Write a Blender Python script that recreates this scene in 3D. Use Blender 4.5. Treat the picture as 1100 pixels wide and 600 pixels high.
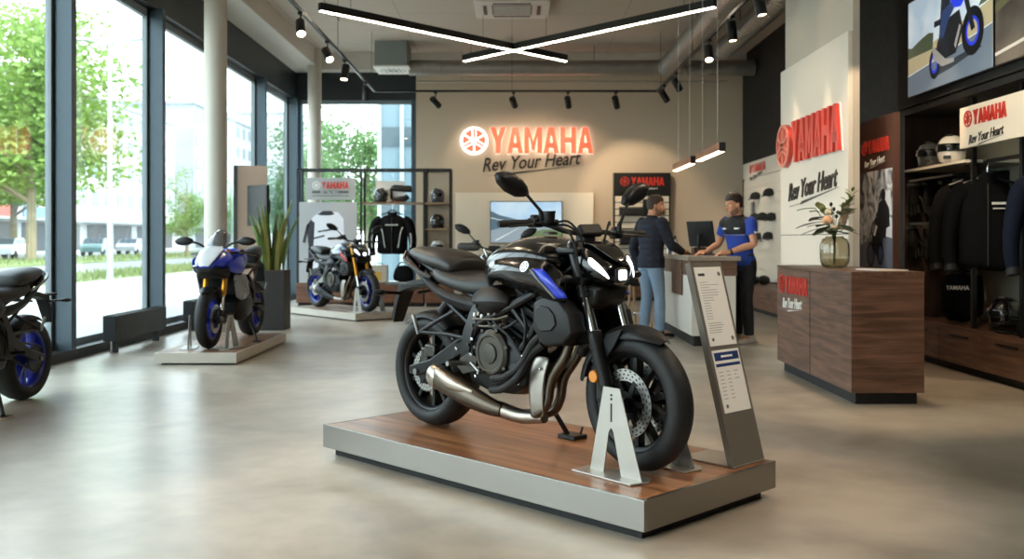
import bpy, bmesh, math, random
from mathutils import Vector, Matrix, Euler
from math import sin, cos, pi, radians as rad

SC = bpy.context.scene
for _o in list(bpy.data.objects): bpy.data.objects.remove(_o)
COL = SC.collection
random.seed(7)

# ------------------------------------------------------------ camera, world, sun, exposure
cam_d = bpy.data.cameras.new('camera'); cam = bpy.data.objects.new('camera', cam_d); COL.objects.link(cam)
cam.location = (0, 0, 1.2); cam.rotation_euler = (pi/2, 0, 0)
cam_d.sensor_width = 36; cam_d.lens = 36*1041/1100; cam_d.shift_y = -42/1100
cam_d.clip_end = 600
cam_d.dof.use_dof = True; cam_d.dof.focus_distance = 4.75; cam_d.dof.aperture_fstop = 3.2
SC.camera = cam

SC.view_settings.view_transform = 'Standard'; SC.view_settings.look = 'None'
SC.view_settings.gamma = 1; SC.view_settings.use_curve_mapping = False
SC.view_settings.exposure = 0.47

SKY = 4.6
w = bpy.data.worlds.new('sky'); SC.world = w; w.use_nodes = True
nt = w.node_tree; nt.nodes.clear()
wo = nt.nodes.new('ShaderNodeOutputWorld'); wb = nt.nodes.new('ShaderNodeBackground')
tc = nt.nodes.new('ShaderNodeTexCoord'); sx = nt.nodes.new('ShaderNodeSeparateXYZ'); cr = nt.nodes.new('ShaderNodeValToRGB')
cr.color_ramp.elements[0].position = 0.0; cr.color_ramp.elements[0].color = (.90, .97, 1.0, 1)
cr.color_ramp.elements[1].position = .7; cr.color_ramp.elements[1].color = (.72, .87, 1.0, 1)
nt.links.new(tc.outputs['Generated'], sx.inputs[0]); nt.links.new(sx.outputs['Z'], cr.inputs[0])
nt.links.new(cr.outputs[0], wb.inputs[0]); wb.inputs[1].default_value = SKY
nt.links.new(wb.outputs[0], wo.inputs[0])

sun_d = bpy.data.lights.new('sun', 'SUN'); sun_d.energy = 4.5; sun_d.angle = rad(2); sun_d.color = (1, .95, .85)
sun = bpy.data.objects.new('sun', sun_d); COL.objects.link(sun)
sun.rotation_euler = Vector((-.55, .35, -.85)).to_track_quat('-Z', 'Y').to_euler()
SPOT_W = 70.0      # watts of one track spot
LED = 14.0          # brightness of the ceiling light bars

# ------------------------------------------------------------ materials
def lin(h):
    h = h.lstrip('#'); out = []
    for i in (0, 2, 4):
        c = int(h[i:i+2], 16)/255
        out.append(c/12.92 if c <= .04045 else ((c+.055)/1.055)**2.4)
    return tuple(out) + (1,)
MATS = {}
def mat(name, col='#808080', rough=.5, metal=0, var=.12, scale=9, bump=0, emit=None, strength=0, coat=0, spec=.5, trans=0, aniso=None):
    """principled material whose roughness (and a little of its colour) follows a noise texture"""
    if name in MATS: return MATS[name]
    m = bpy.data.materials.new(name); m.use_nodes = True; n = m.node_tree; p = n.nodes['Principled BSDF']
    c = lin(col) if isinstance(col, str) else col
    tx = n.nodes.new('ShaderNodeTexCoord'); mp = n.nodes.new('ShaderNodeMapping')
    if aniso: mp.inputs['Scale'].default_value = aniso
    nz = n.nodes.new('ShaderNodeTexNoise'); nz.inputs['Scale'].default_value = scale; nz.inputs['Detail'].default_value = 4
    n.links.new(tx.outputs['Object'], mp.inputs[0]); n.links.new(mp.outputs[0], nz.inputs['Vector'])
    mr = n.nodes.new('ShaderNodeMapRange')
    mr.inputs['To Min'].default_value = max(.02, rough-var*rough); mr.inputs['To Max'].default_value = min(1, rough+var*rough)
    n.links.new(nz.outputs['Fac'], mr.inputs['Value']); n.links.new(mr.outputs[0], p.inputs['Roughness'])
    mx = n.nodes.new('ShaderNodeMixRGB'); mx.inputs[1].default_value = tuple(v*(1-var*.35) for v in c[:3])+(1,); mx.inputs[2].default_value = tuple(min(1, v*(1+var*.35)) for v in c[:3])+(1,)
    n.links.new(nz.outputs['Fac'], mx.inputs[0]); n.links.new(mx.outputs[0], p.inputs['Base Color'])
    p.inputs['Metallic'].default_value = metal; p.inputs['Coat Weight'].default_value = coat
    p.inputs['Specular IOR Level'].default_value = spec; p.inputs['Coat Roughness'].default_value = .06
    p.inputs['Transmission Weight'].default_value = trans
    if bump:
        b = n.nodes.new('ShaderNodeBump'); b.inputs['Strength'].default_value = bump; b.inputs['Distance'].default_value = .01
        n.links.new(nz.outputs['Fac'], b.inputs['Height']); n.links.new(b.outputs[0], p.inputs['Normal'])
    if emit:
        p.inputs['Emission Color'].default_value = lin(emit) if isinstance(emit, str) else emit
        p.inputs['Emission Strength'].default_value = strength
    MATS[name] = m
    return m
def wood(name, c1, c2, rough=.4, axis='X', scale=1.0, plank=None):
    if name in MATS: return MATS[name]
    m = mat(name, c1, rough); n = m.node_tree; p = n.nodes['Principled BSDF']
    tx = n.nodes.new('ShaderNodeTexCoord'); mp = n.nodes.new('ShaderNodeMapping')
    s = [14*scale]*3; s['XYZ'.index(axis)] = 1.1*scale; mp.inputs['Scale'].default_value = s
    nz = n.nodes.new('ShaderNodeTexNoise'); nz.inputs['Scale'].default_value = 1.6; nz.inputs['Detail'].default_value = 8; nz.inputs['Distortion'].default_value = .5
    n.links.new(tx.outputs['Object'], mp.inputs[0]); n.links.new(mp.outputs[0], nz.inputs['Vector'])
    r = n.nodes.new('ShaderNodeValToRGB'); r.color_ramp.elements[0].position = .35; r.color_ramp.elements[1].position = .68
    r.color_ramp.elements[0].color = lin(c2); r.color_ramp.elements[1].color = lin(c1)
    n.links.new(nz.outputs['Fac'], r.inputs[0])
    out = r.outputs[0]
    if plank:      # boards along the grain: thin dark joints, each board its own tone
        ax = 'XYZ'.index(axis); other = plank[1]
        sp = n.nodes.new('ShaderNodeSeparateXYZ'); n.links.new(tx.outputs['Object'], sp.inputs[0])
        dv = n.nodes.new('ShaderNodeMath'); dv.operation = 'DIVIDE'; dv.inputs[1].default_value = plank[0]; n.links.new(sp.outputs['XYZ'.index(other)], dv.inputs[0])
        fr = n.nodes.new('ShaderNodeMath'); fr.operation = 'FRACT'; n.links.new(dv.outputs[0], fr.inputs[0])
        fl = n.nodes.new('ShaderNodeMath'); fl.operation = 'FLOOR'; n.links.new(dv.outputs[0], fl.inputs[0])
        wn = n.nodes.new('ShaderNodeTexWhiteNoise'); wn.noise_dimensions = '1D'; n.links.new(fl.outputs[0], wn.inputs['W'])
        ml = n.nodes.new('ShaderNodeMapRange'); ml.inputs['To Min'].default_value = .78; ml.inputs['To Max'].default_value = 1.15; n.links.new(wn.outputs['Value'], ml.inputs[0])
        gt = n.nodes.new('ShaderNodeMath'); gt.operation = 'GREATER_THAN'; gt.inputs[1].default_value = .025; n.links.new(fr.outputs[0], gt.inputs[0])
        mg = n.nodes.new('ShaderNodeMapRange'); mg.inputs['To Min'].default_value = .45; n.links.new(gt.outputs[0], mg.inputs[0])
        mu = n.nodes.new('ShaderNodeMath'); mu.operation = 'MULTIPLY'; n.links.new(ml.outputs[0], mu.inputs[0]); n.links.new(mg.outputs[0], mu.inputs[1])
        vm = n.nodes.new('ShaderNodeVectorMath'); vm.operation = 'SCALE'; n.links.new(out, vm.inputs[0]); n.links.new(mu.outputs[0], vm.inputs['Scale'])
        out = vm.outputs[0]
    n.links.new(out, p.inputs['Base Color'])
    return m
def glass_mat(name, tint=(.93, .97, .96), ior=1.5, rough=0.0, boost=1.0):
    """pane: light goes straight through, the sky and the room mirror in it by Fresnel"""
    if name in MATS: return MATS[name]
    m = bpy.data.materials.new(name); m.use_nodes = True; n = m.node_tree; n.nodes.clear()
    o = n.nodes.new('ShaderNodeOutputMaterial'); mx = n.nodes.new('ShaderNodeMixShader')
    t = n.nodes.new('ShaderNodeBsdfTransparent'); t.inputs[0].default_value = tint+(1,)
    g = n.nodes.new('ShaderNodeBsdfGlossy'); g.inputs['Roughness'].default_value = rough
    lw = n.nodes.new('ShaderNodeLayerWeight'); lw.inputs['Blend'].default_value = .5
    pw = n.nodes.new('ShaderNodeMath'); pw.operation = 'POWER'; pw.inputs[1].default_value = 5; n.links.new(lw.outputs['Facing'], pw.inputs[0])
    f = n.nodes.new('ShaderNodeMath'); f.operation = 'MULTIPLY_ADD'; f.inputs[1].default_value = .95*boost; f.inputs[2].default_value = .04*boost; f.use_clamp = True
    n.links.new(pw.outputs[0], f.inputs[0])
    n.links.new(f.outputs[0], mx.inputs[0]); n.links.new(t.outputs[0], mx.inputs[1]); n.links.new(g.outputs[0], mx.inputs[2])
    n.links.new(mx.outputs[0], o.inputs[0]); MATS[name] = m
    return m

# ------------------------------------------------------------ mesh building
def spline(pts, n=6):
    """Catmull-Rom through the points"""
    P = [Vector(p) for p in pts]
    if len(P) < 3: return P
    P = [P[0]*2-P[1]] + P + [P[-1]*2-P[-2]]; out = []
    for i in range(1, len(P)-2):
        a, b, c, d = P[i-1:i+3]
        for k in range(n):
            t = k/n
            out.append(.5*((2*b)+(c-a)*t+(2*a-5*b+4*c-d)*t*t+(3*b-a-3*c+d)*t**3))
    out.append(P[-2])
    return out
class MB:
    def __init__(s): s.v = []; s.f = []; s.m = []; s.mi = 0; s.T = None
    def add(s, vs, fs):
        o = len(s.v)
        s.v += [tuple(s.T @ Vector(p)) if s.T else tuple(p) for p in vs]
        for f in fs: s.f.append(tuple(i+o for i in f)); s.m.append(s.mi)
        return s
    def box(s, a, b, rot=None, pivot=None):
        x0, y0, z0 = a; x1, y1, z1 = b
        vs = [Vector(p) for p in ((x0,y0,z0),(x1,y0,z0),(x1,y1,z0),(x0,y1,z0),(x0,y0,z1),(x1,y0,z1),(x1,y1,z1),(x0,y1,z1))]
        if rot:
            R = Euler(rot).to_matrix(); c = Vector(pivot) if pivot else (Vector(a)+Vector(b))/2
            vs = [R @ (p-c)+c for p in vs]
        return s.add(vs, [(3,2,1,0),(4,5,6,7),(0,1,5,4),(1,2,6,5),(2,3,7,6),(3,0,4,7)])
    def cbox(s, c, size, rot=None):
        h = Vector(size)/2; c = Vector(c); return s.box(c-h, c+h, rot)
    def tube(s, pts, r, n=10, sm=0, caps=True, flat=None):
        """pipe along points; r one radius or one per point; flat=(a,b) squeezes the ring"""
        P = [Vector(p) for p in pts]; rr = list(r) if isinstance(r, (list, tuple)) else [r]*len(P)
        if sm and len(P) > 2:
            Q = spline([(p.x, p.y, p.z) for p in P], sm); rq = [v.x for v in spline([(q, 0, 0) for q in rr], sm)]; P, rr = Q, rq
        vs = []; fs = []; up = None
        for i, p in enumerate(P):
            t = (P[min(i+1, len(P)-1)]-P[max(i-1, 0)]).normalized()
            if up is None: up = Vector((0, 0, 1)) if abs(t.z) < .9 else Vector((1, 0, 0))
            a = t.cross(up).normalized(); b = a.cross(t).normalized(); up = b
            fa, fb = flat or (1, 1)
            for k in range(n):
                q = 2*pi*k/n; vs.append(p+(a*cos(q)*fa+b*sin(q)*fb)*rr[i])
        for i in range(len(P)-1):
            for k in range(n):
                k2 = (k+1) % n; fs.append((i*n+k, i*n+k2, (i+1)*n+k2, (i+1)*n+k))
        if caps: fs.append(tuple(range(n))[::-1]); fs.append(tuple((len(P)-1)*n+k for k in range(n)))
        return s.add(vs, fs)
    def lathe(s, prof, c=(0,0,0), axis=(0,0,1), n=24, closed=False, a0=0, a1=2*pi):
        """profile of (radius, height) turned round axis at c"""
        A = Vector(axis).normalized(); U = (Vector((0,0,1)) if abs(A.z) < .9 else Vector((1,0,0))); U = (U-A*U.dot(A)).normalized(); V = A.cross(U); c = Vector(c)
        full = abs(a1-a0-2*pi) < 1e-6; N = n if full else n+1; vs = []; fs = []
        for r, h in prof:
            for k in range(N):
                q = a0+(a1-a0)*k/n; vs.append(c+A*h+(U*cos(q)+V*sin(q))*r)
        L = len(prof)
        for i in range(L if closed else L-1):
            j = (i+1) % L
            for k in range(n):
                k2 = (k+1) % N; fs.append((i*N+k, i*N+k2, j*N+k2, j*N+k))
        if not closed and full:
            if prof[0][0] > 1e-6: fs.append(tuple(range(N))[::-1])
            if prof[-1][0] > 1e-6: fs.append(tuple((L-1)*N+k for k in range(N)))
        return s.add(vs, fs)
    def sphere(s, c, r, n=16, m=10, rot=None):
        r = Vector((r, r, r)) if isinstance(r, (int, float)) else Vector(r); c = Vector(c); R = Euler(rot).to_matrix() if rot else Matrix.Identity(3)
        vs = [c+R @ Vector((0,0,-r.z))]; fs = []
        for i in range(1, m):
            p = -pi/2+pi*i/m
            for k in range(n):
                q = 2*pi*k/n; vs.append(c+R @ Vector((r.x*cos(p)*cos(q), r.y*cos(p)*sin(q), r.z*sin(p))))
        vs.append(c+R @ Vector((0,0,r.z)))
        for k in range(n):
            k2 = (k+1) % n; fs.append((0, 1+k2, 1+k)); fs.append((len(vs)-1, 1+(m-2)*n+k, 1+(m-2)*n+k2))
        for i in range(m-2):
            for k in range(n):
                k2 = (k+1) % n; fs.append((1+i*n+k, 1+i*n+k2, 1+(i+1)*n+k2, 1+(i+1)*n+k))
        return s.add(vs, fs)
    def prism(s, poly, f0, f1):
        """polygon of 2-D points; f0, f1 map (u, v) to the two faces"""
        n = len(poly); vs = [f0(*p) for p in poly]+[f1(*p) for p in poly]
        fs = [tuple(range(n))[::-1], tuple(range(n, 2*n))]+[(i, (i+1) % n, n+(i+1) % n, n+i) for i in range(n)]
        return s.add(vs, fs)
    def yprism(s, poly, y0, y1): return s.prism(poly, lambda a, b: (a, y0, b), lambda a, b: (a, y1, b))
    def zprism(s, poly, z0, z1): return s.prism(poly, lambda a, b: (a, b, z0), lambda a, b: (a, b, z1))
    def loft(s, rings, caps=True, close=True):
        n = len(rings[0]); vs = [p for r in rings for p in r]; fs = []
        for i in range(len(rings)-1):
            for k in range(n if close else n-1):
                k2 = (k+1) % n; fs.append((i*n+k, i*n+k2, (i+1)*n+k2, (i+1)*n+k))
        if caps and close: fs.append(tuple(range(n))[::-1]); fs.append(tuple((len(rings)-1)*n+k for k in range(n)))
        return s.add(vs, fs)
    def mirror_loft(s, stations, caps=True):
        """stations [(x, [(y, z) bottom to top, y >= 0])] mirrored to closed rings"""
        rings = []
        for x, h in stations:
            xs = x if isinstance(x, (list, tuple)) else [x]*len(h)
            L = [(xs[i], y, z) for i, (y, z) in enumerate(h)]
            Rr = [(a, -b, c) for a, b, c in reversed(L) if b > 1e-5]
            rings.append(L+Rr)
        return s.loft(rings, caps)
    def patch(s, rows):
        n = len(rows[0]); vs = [p for r in rows for p in r]
        return s.add(vs, [(i*n+k, i*n+k+1, (i+1)*n+k+1, (i+1)*n+k) for i in range(len(rows)-1) for k in range(n-1)])
    def mesh(s, name):
        me = bpy.data.meshes.new(name); me.from_pydata(s.v, [], s.f); me.polygons.foreach_set('material_index', s.m); me.update()
        return me
    def build(s, name, mats, parent=None, smooth=35, bevel=0, sub=0, solid=0, loc=None, rot=None, segs=2, off=0, fixn=True):
        me = s.mesh(name)
        if fixn:
            b = bmesh.new(); b.from_mesh(me); bmesh.ops.recalc_face_normals(b, faces=b.faces); b.to_mesh(me); b.free()
        for m in (mats if isinstance(mats, (list, tuple)) else [mats]): me.materials.append(m)
        o = bpy.data.objects.new(name, me); COL.objects.link(o)
        if smooth is not None:
            me.polygons.foreach_set('use_smooth', [True]*len(me.polygons))
            if smooth < 180: me.set_sharp_from_angle(angle=rad(smooth))
        if parent is not None: o.parent = parent
        if loc is not None: o.location = loc
        if rot is not None: o.rotation_euler = rot
        if solid: q = o.modifiers.new('solid', 'SOLIDIFY'); q.thickness = solid; q.offset = off
        if sub: q = o.modifiers.new('sub', 'SUBSURF'); q.levels = q.render_levels = sub
        if bevel:
            q = o.modifiers.new('bevel', 'BEVEL'); q.width = bevel; q.segments = segs; q.limit_method = 'ANGLE'; q.angle_limit = rad(40)
        return o
def tag(o, label=None, cat=None, group=None, kind=None):
    for k, v in (('label', label), ('category', cat), ('group', group), ('kind', kind)):
        if v: o[k] = v
    return o
def thing(name, label, cat, loc=(0,0,0), rz=0, group=None, scale=1):
    o = bpy.data.objects.new(name, None); COL.objects.link(o); o.location = loc; o.rotation_euler = (0, 0, rz); o.scale = (scale,)*3
    o.empty_display_size = .1
    return tag(o, label, cat, group)
def struct(o): o['kind'] = 'structure'; return o
def dup(root, loc=None, rot=None, label=None, scale=None):
    """a copy of a thing with copies of its parts and their sub-parts"""
    def cp(o, par):
        c = o.copy(); COL.objects.link(c)
        if par: c.parent = par
        for ch in list(o.children): cp(ch, c)
        return c
    r = cp(root, None)
    if loc is not None: r.location = loc
    if rot is not None: r.rotation_euler = rot if isinstance(rot, (tuple, list)) else (0, 0, rot)
    if label: r['label'] = label
    if scale: r.scale = (scale,)*3 if isinstance(scale, (int, float)) else scale
    return r
def frame(origin, xd, yd):
    """matrix whose x runs along xd, y along yd"""
    x = Vector(xd).normalized(); y = Vector(yd).normalized(); z = x.cross(y)
    m = Matrix((x, y, z)).transposed().to_4x4(); m.translation = Vector(origin); return m
TOCAM = ((1,0,0), (0,0,1))       # surface facing -Y
TOLEFT = ((0,-1,0), (0,0,1))     # surface facing -X

# ------------------------------------------------------------ lettering
LET = {
 'Y': [[(0,1),(.34,1),(.5,.66),(.66,1),(1,1),(.66,.42),(.66,0),(.34,0),(.34,.42)]],
 'A': [[(0,0),(.31,0),(.5,.70),(.5,1),(.33,1)], [(1,0),(.69,0),(.5,.70),(.5,1),(.67,1)], [(.27,.2),(.73,.2),(.67,.42),(.33,.42)]],
 'M': [[(0,0),(.27,0),(.27,1),(0,1)], [(.73,0),(1,0),(1,1),(.73,1)], [(.27,1),(.27,.62),(.43,.12),(.5,.12),(.5,.46)], [(.73,1),(.73,.62),(.57,.12),(.5,.12),(.5,.46)]],
 'H': [[(0,0),(.32,0),(.32,1),(0,1)], [(.68,0),(1,0),(1,1),(.68,1)], [(.32,.4),(.68,.4),(.68,.62),(.32,.62)]]}
def word_mb(word, W, H, depth, M, mb=None):
    """block capitals W wide, H high, lower left corner at the matrix origin"""
    mb = mb or MB(); n = len(word); unit = sum(1.12 if c == 'M' else 1 for c in word); gap = .06*W/n; u = (W-gap*(n-1))/unit; x = 0
    for c in word:
        cw = u*(1.12 if c == 'M' else 1)
        for poly in LET[c]:
            mb.prism([(x+p*cw, q*H) for p, q in poly], lambda a, b: M @ Vector((a, b, 0)), lambda a, b: M @ Vector((a, b, depth)))
        x += cw+gap
    return mb
def emblem_mb(r, depth, M, mb=None, ring=True):
    """round emblem: three crossed forks inside a ring"""
    mb = mb or MB(); f0 = lambda a, b: M @ Vector((a, b, 0)); f1 = lambda a, b: M @ Vector((a, b, depth))
    if ring:
        N = 32
        for k in range(N):
            a, b = 2*pi*k/N, 2*pi*(k+1)/N
            mb.prism([(r*.86*cos(a), r*.86*sin(a)), (r*cos(a), r*sin(a)), (r*cos(b), r*sin(b)), (r*.86*cos(b), r*.86*sin(b))], f0, f1)
    for q in (90, 210, 330):
        c, s_ = cos(rad(q)), sin(rad(q))
        R = lambda x, y: (x*c-y*s_, x*s_+y*c)
        for y in (-.13, .13):
            mb.prism([R(r*x, r*yy) for x, yy in ((.12, y-.055), (.78, y-.055), (.78, y+.055), (.12, y+.055))], f0, f1)
        mb.prism([R(r*x, r*y) for x, y in ((.05, -.18), (.2, -.18), (.2, .18), (.05, .18))], f0, f1)
        mb.prism([R(r*x, r*y) for x, y in ((-.8, -.07), (.1, -.07), (.1, .07), (-.8, .07))], f0, f1)
    return mb
def text_obj(txt, size, M, mat_, parent, name='lettering', depth=.004, shear=0, bold=0, width=None, align='LEFT', space=1):
    cu = bpy.data.curves.new('tmp', 'FONT'); cu.body = txt; cu.size = size; cu.shear = shear; cu.extrude = depth/2; cu.offset = bold; cu.align_x = align
    cu.resolution_u = 3; cu.space_character = space
    t = bpy.data.objects.new('tmp', cu); COL.objects.link(t); bpy.context.view_layer.update()
    me = bpy.data.meshes.new_from_object(t.evaluated_get(bpy.context.evaluated_depsgraph_get()))
    bpy.data.objects.remove(t); bpy.data.curves.remove(cu)
    if width:
        xs = [v.co.x for v in me.vertices]; k = width/(max(xs)-min(xs)); x0 = min(xs)
        for v in me.vertices: v.co.x = (v.co.x-x0)*k
    me.transform(M @ Matrix.Translation((0, 0, depth/2))); me.materials.clear(); me.materials.append(mat_)
    o = bpy.data.objects.new(name, me); COL.objects.link(o)
    if parent: o.parent = parent
    return o
def slogan(W, H, M, mat_, parent, depth=.004, tilt=5):
    """'Rev Your Heart' in slanted script rising to the right, over a thin swoosh"""
    MT = M @ Matrix.Rotation(rad(tilt), 4, 'Z')
    o = text_obj('Rev Your Heart', H*1.15, MT @ Matrix.Translation((0, H*.25, 0)), mat_, parent, 'slogan', depth, shear=.36, bold=H*.014, width=W, space=1.0)
    mb = MB(); mb.prism([(W*.02, -H*.02), (W*.3, H*.0), (W*.3, H*.06), (W*.55, H*.1), (W*1.02, H*.18), (W*.55, H*.05), (W*.28, -H*.06), (W*.27, -H*.01)], lambda a, b: MT @ Vector((a, b, 0)), lambda a, b: MT @ Vector((a, b, depth)))
    mb.build('underline', mat_, parent, smooth=None)
    return o
# ============================================================ the room
def concrete(name, c1, c2, rough):
    m = mat(name, c1, rough, var=.0); n = m.node_tree; p = n.nodes['Principled BSDF']
    tx = n.nodes.new('ShaderNodeTexCoord')
    a = n.nodes.new('ShaderNodeTexNoise'); a.inputs['Scale'].default_value = .75; a.inputs['Detail'].default_value = 7; a.inputs['Roughness'].default_value = .55; a.inputs['Distortion'].default_value = .8
    b = n.nodes.new('ShaderNodeTexNoise'); b.inputs['Scale'].default_value = 5; b.inputs['Detail'].default_value = 8
    n.links.new(tx.outputs['Object'], a.inputs['Vector']); n.links.new(tx.outputs['Object'], b.inputs['Vector'])
    s = n.nodes.new('ShaderNodeMath'); s.operation = 'MULTIPLY_ADD'; s.inputs[1].default_value = .3; n.links.new(b.outputs['Fac'], s.inputs[0]); 
    s2 = n.nodes.new('ShaderNodeMath'); s2.operation = 'MULTIPLY'; s2.inputs[1].default_value = .7; n.links.new(a.outputs['Fac'], s2.inputs[0]); n.links.new(s2.outputs[0], s.inputs[2])
    r = n.nodes.new('ShaderNodeValToRGB'); r.color_ramp.elements[0].position = .36; r.color_ramp.elements[1].position = .64
    r.color_ramp.elements[0].color = lin(c2); r.color_ramp.elements[1].color = lin(c1)
    n.links.new(s.outputs[0], r.inputs[0]); n.links.new(r.outputs[0], p.inputs['Base Color'])
    p.inputs['Specular IOR Level'].default_value = .85
    rr = n.nodes.new('ShaderNodeMapRange'); rr.inputs['To Min'].default_value = rough*.94; rr.inputs['To Max'].default_value = rough*1.15
    n.links.new(s.outputs[0], rr.inputs[0]); n.links.new(rr.outputs[0], p.inputs['Roughness'])
    return m
def panels(name, col, sx_, sy_, joint=.006, dark=.55, rough=.8):
    m = mat(name, col, rough, var=.05, scale=.6); n = m.node_tree; p = n.nodes['Principled BSDF']
    tx = n.nodes.new('ShaderNodeTexCoord'); br = n.nodes.new('ShaderNodeTexBrick'); br.offset = 0
    br.inputs['Color1'].default_value = br.inputs['Color2'].default_value = lin(col); br.inputs['Mortar'].default_value = tuple(v*dark for v in lin(col)[:3])+(1,)
    br.inputs['Scale'].default_value = 1; br.inputs['Brick Width'].default_value = sx_; br.inputs['Row Height'].default_value = sy_; br.inputs['Mortar Size'].default_value = joint
    n.links.new(tx.outputs['Object'], br.inputs['Vector']); n.links.new(br.outputs['Color'], p.inputs['Base Color'])
    return m
FLOOR = concrete('polished_concrete', '#bdb1a1', '#8b8173', .292)
CEIL = panels('ceiling_panels', '#bdb0a2', 1.9, 1.25)
BEIGE = mat('beige_plaster', '#c6b49d', .85, var=.05, scale=2)
WHITEP = mat('white_plaster', '#d2cbc0', .8, var=.05, scale=2)
BLACKW = mat('black_wall_paint', '#14120f', .75)
ALU = mat('anthracite_aluminium', '#46545d', .38, metal=.35, var=.1)
ALUD = mat('dark_window_gasket', '#101416', .5)
GLASS = glass_mat('window_glass', ior=1.52)
BK = mat('black_powder_coat', '#0c0c0c', .42)
BKM = mat('black_matt', '#121212', .65)

Y0R, Y1R, XL, XR, ZC = -4.0, 20.0, -4.42, 4.76, 5.0
struct(MB().box((XL-.24, Y0R-.2, -.12), (XR+.2, Y1R+.25, 0)).build('floor', FLOOR, smooth=None))
struct(MB().box((XL-.4, Y0R-.2, ZC), (XR+.2, Y1R+.4, ZC+.4)).build('ceiling', CEIL, smooth=None))
struct(MB().box((-1.98, Y1R, 0), (XR+.2, Y1R+.25, ZC)).build('wall_back', BEIGE, smooth=None))
struct(MB().box((XR, Y0R-.2, 0), (XR+.2, Y1R, ZC)).build('wall_right', BLACKW, smooth=None))
struct(MB().box((XL-.3, Y0R-.2, 0), (XR, Y0R, ZC)).build('wall_front', WHITEP, smooth=None))
# left glazing: curb, header, mullions, panes
struct(MB().box((-4.66, Y0R, 0), (XL, Y1R, .10)).build('trim_1', ALUD, smooth=None))
struct(MB().box((-4.68, Y0R, 4.10), (-4.46, Y1R+.1, 4.68)).build('trim_2', mat('dark_header', '#20262a', .45), smooth=None))
struct(MB().box((-4.7, Y0R, 4.66), (-3.9, Y1R, ZC)).build('trim_3', WHITEP, smooth=None))
struct(MB().box((-3.9, Y1R-.35, 4.66), (XR, Y1R, ZC)).build('trim_4', WHITEP, smooth=None))
MUL = [-2.92, -.4, 2.12, 4.64, 7.16, 9.68, 12.2, 14.75, 17.3, 19.78]
ti = 5
for y in MUL:
    b = MB().box((-4.66, y, .1), (-4.40, y+.11, 4.12)); b.mi = 1
    b.box((-4.64, y-.035, .1), (-4.57, y+.145, 4.10))
    struct(b.build('trim_%d' % ti, [ALU, ALUD], smooth=None)); ti += 1
wi = 1
ys = [Y0R]+MUL+[Y1R]
for a, b_ in zip(ys[:-1], ys[1:]):
    y0, y1 = a+.11, b_
    if y1-y0 < .3: continue
    r = struct(MB().box((-4.615, y0, .1), (-4.605, y1, 4.1)).build('window_%d' % wi, GLASS, smooth=None)); wi += 1
    f = MB()
    for (p, q) in (((-4.64, y0, .1), (-4.58, y1, .17)), ((-4.64, y0, 4.0), (-4.58, y1, 4.1)), ((-4.64, y0, .17), (-4.58, y0+.05, 4.0)), ((-4.64, y1-.05, .17), (-4.58, y1, 4.0))): f.box(p, q)
    f.build('frame', mat('pale_window_frame', '#7d878b', .45), r, smooth=None)
# glazing in the back wall's left bay
struct(MB().box((-4.66, Y1R+.05, 0), (-1.98, Y1R+.25, .1)).build('trim_%d' % ti, ALUD, smooth=None)); ti += 1
struct(MB().box((-4.46, Y1R+.02, 4.10), (-1.98, Y1R+.25, 4.68)).build('trim_%d' % ti, MATS['dark_header'], smooth=None)); ti += 1
for x in (-4.46, -2.08):
    struct(MB().box((x, Y1R+.02, .1), (x+.1, Y1R+.25, 4.10)).build('trim_%d' % ti, ALU, smooth=None)); ti += 1
r = struct(MB().box((-4.36, Y1R+.12, .1), (-2.08, Y1R+.13, 4.1)).build('window_%d' % wi, GLASS, smooth=None))
f = MB(); f.box((-4.36, Y1R+.1, .1), (-2.08, Y1R+.16, .17)); f.box((-4.36, Y1R+.1, 4.02), (-2.08, Y1R+.16, 4.1)); f.build('frame', MATS['pale_window_frame'], r, smooth=None)
# the two round columns under the left soffit
COLM = mat('white_column_paint', '#c9c2b6', .6, var=.05)
for x, y, rr in ((-3.70, 12.1, .138), (-3.92, 19.25, .135)):
    struct(MB().lathe([(rr, 0), (rr, ZC)], (x, y, 0), n=40).build('column', COLM, smooth=60))
# white fin wall beside the counter
struct(MB().box((3.09, 8.78, 0), (3.15, 10.95, ZC)).build('wall_fin', mat('fin_paint', '#b9b1a4', .8, var=.05), smooth=None))
# black bulkhead over the right-hand shelving
struct(MB().box((4.02, Y0R, 2.55), (XR, 10.1, ZC)).build('wall_bulkhead', BLACKW, smooth=None))
struct(MB().box((XR-.02, 10.1, 0), (XR, Y1R-.35, .1)).build('baseboard_right', BKM, smooth=None))
struct(MB().box((-1.98, Y1R-.015, 0), (XR, Y1R, .09)).build('baseboard_back', BKM, smooth=None))
LEDM = mat('led_strip', '#fff3dd', .5, emit='#ffecd0', strength=LED)
def spot(name_parent, loc, target, watts, size=50, col=(1, .78, .54), blend=.5, rad_=.03):
    d = bpy.data.lights.new('bulb', 'SPOT'); d.energy = watts; d.spot_size = rad(size); d.spot_blend = blend; d.color = col; d.shadow_soft_size = rad_
    o = bpy.data.objects.new('bulb', d); COL.objects.link(o); o.location = loc
    o.rotation_euler = (Vector(target)-Vector(loc)).to_track_quat('-Z', 'Y').to_euler()
    if name_parent: o.parent = name_parent
    return o
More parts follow.
